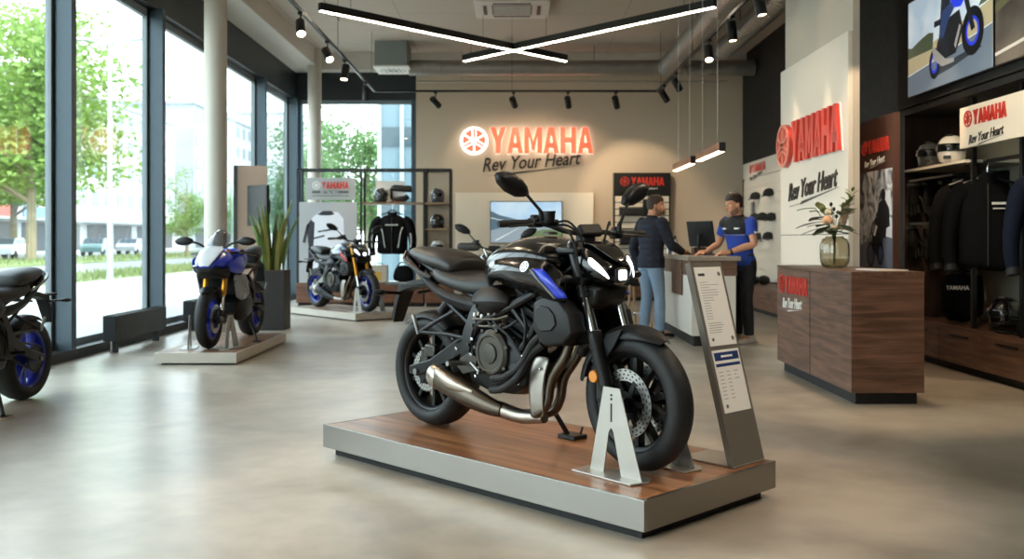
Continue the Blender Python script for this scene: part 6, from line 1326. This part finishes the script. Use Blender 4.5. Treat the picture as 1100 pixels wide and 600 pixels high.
def person(loc, rz, label, P):
    """stands at the origin facing +x, left is +y"""
    R = thing('person', label, 'person', loc, rz); V = Vector
    hipz = .93; lean = P.get('lean', .0); sh = V((lean, 0, 1.44)); waist = V((lean*.35, 0, 1.06)); 
    feet = {1: V(P['foot_l']), -1: V(P['foot_r'])}; hands = {1: V(P['hand_l']), -1: V(P['hand_r'])}; elb = {1: V(P['elbow_l']), -1: V(P['elbow_r'])}
    shl = {s: sh+V((0, .178*s, -.015)) for s in (1, -1)}; hip = {s: V((0, .088*s, hipz-.02)) for s in (1, -1)}; knee = {s: hip[s].lerp(feet[s]+V((0, 0, .08)), .5)+V((.03, 0, .02)) for s in (1, -1)}; ank = {s: feet[s]+V((0, 0, .085)) for s in (1, -1)}
    def torso(b, g, z0=.86, top=True):
        rg = []
        for z, hx, hy, hl in ((.86, .105, .155, 0), (.95, .115, .165, .0), (1.06, .10, .15, .35), (1.18, .108, .162, .6), (1.30, .118, .182, .8), (1.39, .112, .19, .95), (1.45, .085, .155, 1.0), (1.48, .06, .085, 1.02)):
            if z < z0: continue
            rg.append([(lean*hl+(hx+g)*cos(2*pi*k/24), (hy+g)*sin(2*pi*k/24), z) for k in range(24)])
        b.loft(rg)
    def arm(b, s, g, upto=1.0):
        p = [shl[s]+V((0, -.03*s, 0)), shl[s]+V((0, .012*s, -.03)), shl[s].lerp(elb[s], .5), elb[s], elb[s].lerp(hands[s], .35), hands[s]]; r = [.058, .062, .05, .042, .041, .028]
        n_ = len(p)
        if upto < 1: p = p[:3]+[shl[s].lerp(elb[s], upto)]; r = [.06, .064, .056, .056]
        b.tube(p, [q+g for q in r], n=14, sm=4)
    def leg(b, s, g): b.tube([hip[s]+V((0, 0, .06)), hip[s]+V((0, 0, -.06)), hip[s].lerp(knee[s], .55), knee[s], knee[s].lerp(ank[s], .35), ank[s]+V((0, 0, .0))], [.085+g, .088+g, .072+g, .055+g, .054+g*1.2, .036+g*1.6], n=16, sm=4)
    # ---- body: trunk, limbs, hands with fingers, neck and head as one surface
    b = MB(); torso(b, 0)
    for s in (1, -1):
        arm(b, s, 0); leg(b, s, 0); f = feet[s]; b.tube([f+V((-.05, 0, .045)), f+V((.05, 0, .045)), f+V((.17, .01*s, .03))], [.035, .042, .03], n=12, sm=3)
        d = (hands[s]-elb[s]).normalized(); palmn = V(P['palm_l' if s > 0 else 'palm_r']).normalized(); d = V(P['dir_l' if s > 0 else 'dir_r']).normalized(); side = d.cross(palmn).normalized()*s
        w_ = hands[s]; b.tube([w_, w_+d*.03, w_+d*.085], [.026, .036, .036], n=12, flat=None)
        for j, L in enumerate((.068, .078, .072, .056)):
            o_ = w_+d*.082+side*(-.028+.019*j); b.tube([o_-d*.02, o_+d*L*.5+palmn*.006, o_+d*L*.8+palmn*.022, o_+d*L*.92+palmn*.036], [.011, .0098, .009, .0075], n=8, sm=2)
        o_ = w_+d*.025-side*.03; b.tube([o_, o_-side*.022+d*.03+palmn*.008, o_-side*.026+d*.06+palmn*.018], [.014, .0115, .009], n=8, sm=2)
    HT = P['head_t']      # turn, nod
    HM = Matrix.Translation(sh+V((.025, 0, .075))) @ Matrix.Rotation(rad(HT[0]), 4, 'Z') @ Matrix.Rotation(rad(HT[1]), 4, 'Y')
    b.tube([sh+V((-.015, 0, -.02)), sh+V((.0, 0, .06)), HM @ V((.0, 0, .07))], [.068, .058, .056], n=16, sm=3)
    def headshape(g=0, zmin=-1, zmax=9, back=1):
        rg = []
        for z, fx, bx, hy in ((-.005, .078, .02, .03), (.012, .094, .045, .048), (.045, .098, .068, .06), (.08, .096, .082, .066), (.115, .092, .094, .070), (.145, .096, .100, .073), (.18, .092, .102, .074), (.21, .074, .092, .066), (.232, .045, .065, .045), (.242, .012, .02, .012)):
            if not zmin <= z <= zmax: continue
            rg.append([((fx+g)*max(0, cos(a))**.85*(1)-(bx+g)*max(0, -cos(a))**.9, (hy+g)*sin(a), z+ (g if z > .2 else 0)) for a in [2*pi*k/28 for k in range(28)]])
        return rg
    b.T = HM; b.loft(headshape())
    b.tube([(.090, 0, .135), (.104, 0, .11), (.117, 0, .085), (.098, 0, .078)], [.008, .010, .0145, .010], n=10, sm=3); b.sphere((.098, -.011, .082), .0095, 8, 6); b.sphere((.098, .011, .082), .0095, 8, 6)
    b.tube([(.088, -.042, .138), (.098, -.02, .141), (.099, 0, .136), (.098, .02, .141), (.088, .042, .138)], .0085, n=8, sm=3)       # brow
    b.sphere((.086, 0, .018), (.02, .024, .018), 12, 8)                                                        # chin
    b.tube([(.093, -.022, .052), (.101, 0, .056), (.093, .022, .052)], .007, n=8, sm=3); b.tube([(.091, -.02, .043), (.098, 0, .043), (.091, .02, .043)], .007, n=8, sm=3)
    for s in (1, -1): b.sphere((-.005, .074*s, .105), (.02, .010, .032), 12, 8, (0, rad(-12), 0)); b.sphere((.066, .046*s, .095), (.025, .018, .018), 10, 8)
    b.T = None; body_ = b.build('body', SKIN, R, smooth=None); fuse(body_, .0065, 3)
    # ---- face details and hair
    for s in (1, -1):
        e = MB(); e.T = HM; e.sphere((.083, .031*s, .121), (.0125, .0145, .0095), 12, 8); e = e.build('eye', EYEW, R); i_ = MB(); i_.T = HM; i_.sphere((.0915, .031*s, .121), (.005, .0058, .0062), 10, 6); i_.build('iris', IRIS, e)
        q = MB(); q.T = HM; q.tube([(.083, .05*s, .143), (.097, .032*s, .149), (.100, .014*s, .145)], [.003, .0045, .004], n=6, sm=3, flat=(1, .7)); q.build('eyebrow', P['hair'], R)
    q = MB(); q.T = HM; q.tube([(.0955, -.020, .0475), (.1025, 0, .050), (.0955, .020, .0475)], [.002, .0045, .002], n=6, sm=3); q.build('lips', LIP, R)
    q = MB(); q.T = HM; n = 28; hl = P.get('hairline', .172); rows = []
    for i in range(9):
        t_ = i/8; row = []
        for k in range(n):
            a = 2*pi*k/n; ca = cos(a); low = hl if ca > .55 else (.125+.05*(ca-.1)/.45 if ca > .1 else .04 if ca < -.35 else .04+.085*(ca+.35)/.45)
            z = low+(.262-low)*t_**.9; zz = min(1, max(0, (z-.14)/.122)); rr = math.sqrt(max(0, 1-zz**3.0)); nf = max(0, 1-(z/.14)) if z < .14 else 0
            x = (.104 if ca > 0 else .113-.045*nf)*abs(ca)**.9*(1 if ca > 0 else -1); row.append((x*rr, (.0805-.012*nf)*sin(a)*rr, z+P.get('quiff', 0)*max(0, ca)*t_))
        rows.append(row)
    q.loft(rows, caps=True); ho = q.build('hair', P['hair'], R, sub=1, smooth=180)
    if P.get('beard'):
        q = MB(); q.T = HM; rows = []
        for z, g in ((-.006, .002), (.010, .002), (.030, .0015), (.048, .0005)):
            row = []
            for k in range(17):
                a = rad(-100+200*k/16); zz = z+ .05*(abs(a)/1.75)**2*(z > .03)
                tq = min(1, max(0, (zz+.005)/.085)); fx = .082+.016*min(1, tq*4); hy = .034+.034*tq**.6; row.append(((fx+g)*max(0, cos(a))**.85-.05*max(0, -cos(a)), (hy+g)*sin(a), zz))
            rows.append(row)
        q.patch(rows); q.build('beard', STUB, R, solid=.003, sub=1, smooth=180)
    # ---- clothes
    j = MB()
    for s in (1, -1): leg(j, s, .014)
    rg = [[((.118)*cos(2*pi*k/24)+lean*h_, (.172)*sin(2*pi*k/24), z) for k in range(24)] for z, h_ in ((.84, 0), (.9, 0), (1.04, .25))]; j.loft(rg); jj = j.build('jeans', P['jeans'], R, smooth=None); fuse(jj, .009, 4)
    t = MB(); g = P['top_g']; torso(t, g, P['hem'])
    rg = [[(lean*.1+(.118+g)*cos(2*pi*k/24), (.17+g)*sin(2*pi*k/24), z) for k in range(24)] for z in (P['hem'], 1.0)]; t.loft(rg)
    for s in (1, -1): arm(t, s, g*.8, P['sleeve'])
    tt = t.build(P['top_name'], P['top'], R, smooth=None); fuse(tt, .009, 4)
    c = MB(); c.T = Matrix.Translation(sh+V((.0, 0, .035))) @ Matrix.Rotation(rad(10), 4, 'Y'); c.lathe([(.078, -.02), (.068, .025), (.062, .027), (.07, -.02)], n=24, closed=True); c.build('collar', P.get('collar', P['top']), R, smooth=60)
    if P.get('yoke'):
        y_ = MB(); rg = []
        for z, hx, hy, hl in ((1.27, .114, .179, .76), (1.32, .118, .184, .82), (1.39, .112, .192, .95), (1.45, .087, .158, 1.0), (1.482, .064, .09, 1.02)): rg.append([(lean*hl+(hx+g+.004)*cos(2*pi*k/24), (hy+g+.004)*sin(2*pi*k/24), z) for k in range(24)])
        y_.loft(rg); 
        for s in (-1,): y_.tube([shl[s]+V((0, -.03*s, 0)), shl[s]+V((0, .012*s, -.03)), shl[s].lerp(elb[s], .25)], [.076, .080, .074], n=14, sm=3)
        yo = y_.build('yoke', POLOB, tt, smooth=None); fuse(yo, .009, 3)
        x0 = lean*.8+.118+g+.008; MB().tube([(x0-.05, -.16, 1.265), (x0-.012, -.08, 1.262), (x0, 0, 1.26), (x0-.012, .08, 1.262), (x0-.05, .16, 1.265)], .006, n=6, sm=4).build('chest_trim', SILV, tt)
        for yy, wd in ((-.12, .04), (.05, .07)): MB().box((x0-.014, yy, 1.33), (x0+.010, yy+wd, 1.347), (0, 0, -.9*(yy+wd/2))).build('chest_logo', WHT, tt, smooth=None)
        for s in (1,): e_ = shl[s].lerp(elb[s], .5); MB().cbox(e_+V((.0, .068, 0)), (.06, .02, .018)).build('sleeve_logo', WHT, tt, smooth=None)
        w_ = elb[1].lerp(hands[1], .86); MB().tube([w_-(hands[1]-elb[1]).normalized()*.012, w_+(hands[1]-elb[1]).normalized()*.012], .037, n=16).build('watch', BK, R)
    for s in (1, -1):
        f = feet[s]; b = MB(); b.loft([[(f.x+x, f.y+s*.012*(x > .1)+y*w_, z) for x, y, z in ((x_, -1, .0), (x_, 1, .0), (x_, .9, h_*.6), (x_, .45, h_), (x_, -.45, h_), (x_, -.9, h_*.6))] for x_, w_, h_ in ((-.10, .03, .07), (-.08, .042, .10), (0, .047, .105), (.09, .05, .075), (.16, .052, .058), (.20, .045, .045), (.222, .022, .03))]); sho = b.build('shoe', P['shoe'], R, sub=1, smooth=180)
        MB().box((f.x-.10, f.y-.045, 0), (f.x+.20, f.y+.048, .018)).build('sole', P.get('sole', SHOEW), sho, bevel=.008)
    return R
person((2.73, 11.50, 0), rad(217), 'man in a blue and black polo shirt and dark jeans leaning on the counter', dict(lean=.07, foot_l=(.02, .12, 0), foot_r=(-.06, -.11, 0), hand_l=(.33, .06, 1.055), hand_r=(.24, -.36, 1.055), elbow_l=(.11, .26, 1.16), elbow_r=(.06, -.31, 1.16), palm_l=(0, 0, -1), palm_r=(0, 0, -1), dir_l=(.8, -.6, -.1), dir_r=(.9, -.25, -.1), head_t=(-22, 14),
    hair=HAIRD, hairline=.175, quiff=.012, beard=True, jeans=JEAND, top=POLO, top_name='polo_shirt', top_g=.014, hem=.90, sleeve=.62, collar=POLOB, yoke=True, shoe=SHOEW))
person((1.72, 12.0, 0), rad(33), 'man in a dark plaid jacket and light jeans standing at the counter, seen from behind', dict(lean=.02, foot_l=(-.02, .11, 0), foot_r=(.05, -.11, 0), hand_l=(.05, .27, .80), hand_r=(.36, -.17, 1.06), elbow_l=(-.05, .27, 1.12), elbow_r=(.09, -.26, 1.15), palm_l=(0, -1, 0), palm_r=(0, 0, -1), dir_l=(.15, 0, -1), dir_r=(1, .2, -.05), head_t=(-34, 8),
    hair=HAIRB, hairline=.18, beard=True, jeans=JEANL, top=PLAID, top_name='jacket', top_g=.026, hem=.86, sleeve=1.0, shoe=BKM))
# ============================================================ the street outside
PAVE = mat('pale_paving', '#aaa69f', .9, scale=1.2, var=.15)
ASPH = mat('asphalt', '#7c7d7e', .9, scale=2)
GRASS = mat('lawn_green', '#717f4c', .95, scale=3, var=.6)
struct(MB().box((-13, -20, -.2), (-4.66, 120, -.06)).build('pavement', PAVE, smooth=None))
struct(MB().box((-4.66, 20.25, -.2), (30, 120, -.06)).build('pavement_rear', PAVE, smooth=None))
struct(MB().box((-24, -20, -.25), (-15.2, 200, -.1)).build('road', ASPH, smooth=None))
struct(MB().box((-46, -20, -.25), (-32, 200, -.1)).build('road_far', ASPH, smooth=None))
def turf(name, x0, x1, y1, n, label):
    b = MB().box((x0, -20, -.25), (x1, y1, -.03)); rnd = random.Random(3)
    for i in range(n):
        x = rnd.uniform(x0, x1); y = rnd.uniform(6, y1)**1.0; h = rnd.uniform(.08, .28); a = rnd.uniform(0, pi); q = rnd.uniform(-.08, .08)
        b.add([(x-.05*cos(a), y-.05*sin(a), -.04), (x+.05*cos(a), y+.05*sin(a), -.04), (x+q, y+q, h)], [(0, 1, 2)])
    return tag(b.build(name, GRASS, smooth=None, fixn=False), label, 'grass', kind='stuff')
turf('grass_verge', -15.2, -13, 70, 4500, 'grass verge between the pavement and the road outside the windows')
turf('grass_median', -32, -24, 110, 3500, 'far grass strip with street trees beyond the road')

# -------- trees
LEAF = mat('mid_green_leaves', '#7b964a', .7, scale=.8, var=.9)  # lighter leaf green of the street and young trees
LEAF2 = mat('deep_green_leaves', '#55753f', .7, scale=.8, var=.9)
BARK = mat('grey_bark', '#8c8069', .9, scale=6, bump=.4)
for _m in (LEAF, LEAF2):     # thin leaves let some light through
    _n = _m.node_tree; _p = _n.nodes['Principled BSDF']; _o = _n.nodes['Material Output']
    _t = _n.nodes.new('ShaderNodeBsdfTranslucent'); _t.inputs[0].default_value = _p.inputs['Base Color'].links[0].from_node.inputs[2].default_value
    _x = _n.nodes.new('ShaderNodeMixShader'); _x.inputs[0].default_value = .35
    _n.links.new(_p.outputs[0], _x.inputs[1]); _n.links.new(_t.outputs[0], _x.inputs[2]); _n.links.new(_x.outputs[0], _o.inputs[0])
def tree_meshes(seed, H, R, base, n, leaf):
    """trunk with limbs and a crown of single leaves clustered on the limbs, built once per kind"""
    rn = random.Random(seed); t = MB(); c = MB(); tips = []
    t.tube([(0, 0, -.1), (.03, .02, H*.2), (-.05, .05, H*.45), (.04, 0, H*.8)], [H*.021, H*.017, H*.012, H*.004], n=9, sm=3)
    for i in range(13):
        z0 = base*H*.72+rn.random()*H*.45; a = i*2.4+rn.uniform(-.3, .3); L = R*rn.uniform(.55, .95)*(1.1-.5*z0/H); 
        e = (L*cos(a), L*sin(a), z0+L*rn.uniform(.35, .8)); m = (L*.45*cos(a+.2), L*.45*sin(a+.2), z0+L*.25)
        t.tube([(0, 0, z0), m, e], [H*.0085, H*.0055, H*.002], n=6, sm=3); tips += [e, m]
    for k in range(16): 
        a = rn.uniform(0, 2*pi); q = R*rn.uniform(.2, .75); tips.append((q*cos(a), q*sin(a), H*rn.uniform(base+.02, .93)))
    for i in range(n):
        p = Vector(tips[rn.randrange(len(tips))]); g = Vector((rn.gauss(0, 1), rn.gauss(0, 1), rn.gauss(0, .7)))*R*.2; p = p+g
        if p.z < base*H*.9: continue
        s = rn.uniform(.6, 1.3)*R*.037; u = Vector((rn.gauss(0,1), rn.gauss(0,1), rn.gauss(0,.5))).normalized(); v = u.cross(Vector((rn.gauss(0,1), rn.gauss(0,1), rn.gauss(0,1)))).normalized()
        c.add([p-u*s, p+v*s*.55, p+u*s, p-v*s*.55], [(0, 1, 2, 3)])
    return t, c
KINDS = {}
def tree(kind, x, y, s, rz, label, z=-.1):
    if kind not in KINDS:
        t, c = tree_meshes(*{'street': (5, 15, 5.6, .30, 13000, 0), 'young': (8, 9, 2.8, .25, 7000, 0), 'dense': (11, 10, 3.6, .18, 11000, 1)}[kind])
        r = thing('street_tree', label, 'tree', (x, y, z), rz, scale=s)
        t.build('trunk', BARK, r); c.build('crown', [LEAF, LEAF, LEAF2][2 if kind == 'dense' else 0], r, smooth=None, fixn=False)
        KINDS[kind] = r; return r
    r = dup(KINDS[kind], (x, y, z), rz, label, s); return r
tree('street', -29.8, 60, 1.1, .3, 'broad leafy tree on the far grass strip behind the leftmost window, straight pale trunk')
tree('street', -37, 72, .95, 2.0, 'second big street tree partly behind the broad one, at the left picture edge')
tree('young', -24.5, 73, .78, 1.0, 'small leafy tree seen just left of the round column')
tree('young', -25, 96, .9, 3.0, 'slim tree in the fourth window pane, beyond the road')
tree('young', -25.5, 88, .85, 5.0, 'small tree behind the round column, beyond the road')
tree('dense', -17.5, 84, .85, .4, 'dark green tree in the corner window pane by the second column')
tree('dense', -8.6, 58, 1.0, 1.2, 'bushy tree outside the back corner glazing, right of centre')
tree('dense', -16.2, 74, 1.05, 2.9, 'bushy tree outside the back corner glazing, farther and to the left')
# -------- buildings
WB = mat('white_render', '#c2c3c4', .85, scale=.3); GB = mat('grey_render', '#9aa0a6', .8, scale=.3)
WIN = mat('building_window', '#5b6a74', .15, spec=.8); DK = mat('shop_recess', '#3c4247', .5)
def building(x, y0, y1, z1, label, m, floors=5, depth=14, shops=True, bay=3.2):
    r = thing('office_building', label, 'building', (x, y0, -.1)); L = y1-y0
    MB().box((-depth, 0, 0), (0, L, z1)).build('facade', m, r, smooth=None)
    MB().box((-depth-.3, -.3, z1), (.35, L+.3, z1+.35)).build('roof', GB, r, smooth=None)
    fh = (z1-4.2)/max(1, floors-1) if shops else z1/floors; nb = max(1, int(L/bay)); k0 = 1 if shops else 0; wn = None
    for f_ in range(k0, floors):
        z = (4.2+(f_-1)*fh if shops else f_*fh)+.9
        for k in range(nb):
            y = (k+.5)*L/nb
            if wn is None: wn = MB().box((-.1, -.85, 0), (.06, .85, fh*.52)).build('window', WIN, r, smooth=None); c = wn
            else: c = wn.copy(); COL.objects.link(c)
            c.location = (0, y, z)
    if shops:
        sf = None
        for k in range(max(1, nb//2)):
            y = (k+.5)*L/max(1, nb//2)
            if sf is None: sf = MB().box((-.1, -2.6, .3), (.06, 2.6, 3.0)).build('shop_front', DK, r, smooth=None); c = sf
            else: c = sf.copy(); COL.objects.link(c)
            c.location = (0, y, 0)
        MB().box((0, 0, 3.2), (1.3, L, 3.45)).build('canopy', GB, r, smooth=None)
    return r
b1 = building(-46, 62, 132, 16.8, 'long white office block with shop fronts across the street', WB, 5)
MB().box((.06, 14, 3.5), (.2, 27, 4.5)).build('shop_sign', mat('red_fascia', '#c8574c', .6), b1, smooth=None)
MB().box((.06, 29, 3.5), (.2, 40, 4.5)).build('shop_sign', mat('blue_fascia', '#6d8cb5', .6), b1, smooth=None)
building(-46, 140, 175, 21, 'grey office building further down the street, behind the white block', GB, 6)
building(-42, 20, 58, 5.2, 'low pavilion with shop windows behind the street trees at far left', WB, 1, shops=True)
building(-40, 182, 230, 25, 'white apartment building at the far end of the street', WB, 7)
bt = thing('glass_tower', 'blue-grey glass building outside the back corner glazing', 'building', (-4.1, 30, -.1))
TW = mat('blue_grey_curtain_wall', '#60757f', .25, metal=.2, scale=.5)
MB().box((0, 0, 0), (9, 8, 9)).build('facade', TW, bt, smooth=None)
for k in range(6): MB().box((-.06+.7*k, -.08, 0), (.06+.7*k, 0, 9)).build('fin', mat('pale_fins', '#8fa0a6', .5), bt, smooth=None)
for k in range(4): MB().box((-.04, -.05, 2.0+2.2*k), (9, 0, 2.6+2.2*k)).build('window_band', mat('tower_window', '#34464f', .12), bt, smooth=None)

# -------- lamp post
lp = thing('street_lamp', 'tall grey double-armed street lamp on the grass verge outside', 'street lamp', (-11.7, 28.2, -.05))
GALV = mat('galvanised_steel', '#aab0b2', .5, metal=.5)
MB().tube([(0,0,0), (0,0,1.0), (0,0,7.0)], [.10, .085, .05], n=12).build('pole', GALV, lp)
for s in (-1, 1):
    b = MB().tube([(0,0,6.95), (.5*s,0,7.05), (1.0*s,0,7.1)], .03, n=8); b.build('arm', GALV, lp)
    MB().loft([[(s*.6, -.1, 7.06), (s*.6, .1, 7.06), (s*.6, .1, 7.14), (s*.6, -.1, 7.14)], [(s*1.3, -.16, 7.08), (s*1.3, .16, 7.08), (s*1.3, .12, 7.17), (s*1.3, -.12, 7.17)], [(s*1.55, -.06, 7.1), (s*1.55, .06, 7.1), (s*1.55, .05, 7.14), (s*1.55, -.05, 7.14)]]).build('lamp_head', GALV, lp)
# -------- parked cars
CARG = mat('car_glass', '#28323a', .1); TYRE = mat('tyre_rubber', '#151515', .75)
def car(x, y, col, nm, label, rz):
    r = thing('parked_car', label, 'car', (x, y, -.1), rz)
    P = mat(nm, col, .25, coat=.5)
    prof = [(-2.1,.35),(-2.15,.75),(-1.95,.98),(-1.5,1.02),(-.95,1.45),(.55,1.47),(1.15,1.02),(1.85,.9),(2.12,.68),(2.1,.35)]
    b = MB(); b.loft([[(a, yy*(.9 if z > 1.1 else 1), z) for a, z in prof] for yy in (-.86, -.8, .8, .86)])
    b.build('body', P, r, bevel=.04)
    g = MB()
    for s in (-1, 1):
        g.add([(-1.3, s*.79, 1.06), (-.88, s*.785, 1.38), (.5, s*.785, 1.4), (.95, s*.79, 1.06)], [(0,1,2,3)])
        g.add([(-1.3, s*.84, 1.06), (-.88, s*.80, 1.38), (.5, s*.80, 1.4), (.95, s*.84, 1.06)], [(0,1,2,3)])
    g.loft([[(.62, -.7, 1.42), (.62, .7, 1.42)], [(1.12, -.75, 1.08), (1.12, .75, 1.08)]], close=False)
    g.loft([[(-1.0, -.7, 1.44), (-1.0, .7, 1.44)], [(-1.48, -.75, 1.06), (-1.48, .75, 1.06)]], close=False)
    g.build('side_glass', CARG, r, smooth=None, solid=.03)
    for a in (-1.35, 1.35):
        for s in (-1, 1):
            MB().lathe([(.0, s*.66), (.32, s*.66), (.33, s*.7), (.33, s*.85), (.3, s*.88), (.19, s*.88), (.18, s*.86), (0, s*.87)], (a, 0, .33), (0, 1, 0), n=20).build('wheel', TYRE, r)
    return r
car(-34.5, 66.5, '#c9ced2', 'white_car_paint', 'white car parked behind the tree trunk in the leftmost window', pi/2+.15)
car(-34.5, 80.5, '#5d7a7c', 'teal_car_paint', 'grey-green estate car parked left of the lamp post', pi/2+.2)
car(-34.5, 88, '#9ea3a6', 'silver_car_paint', 'silver car parked behind the lamp post', pi/2+.1)
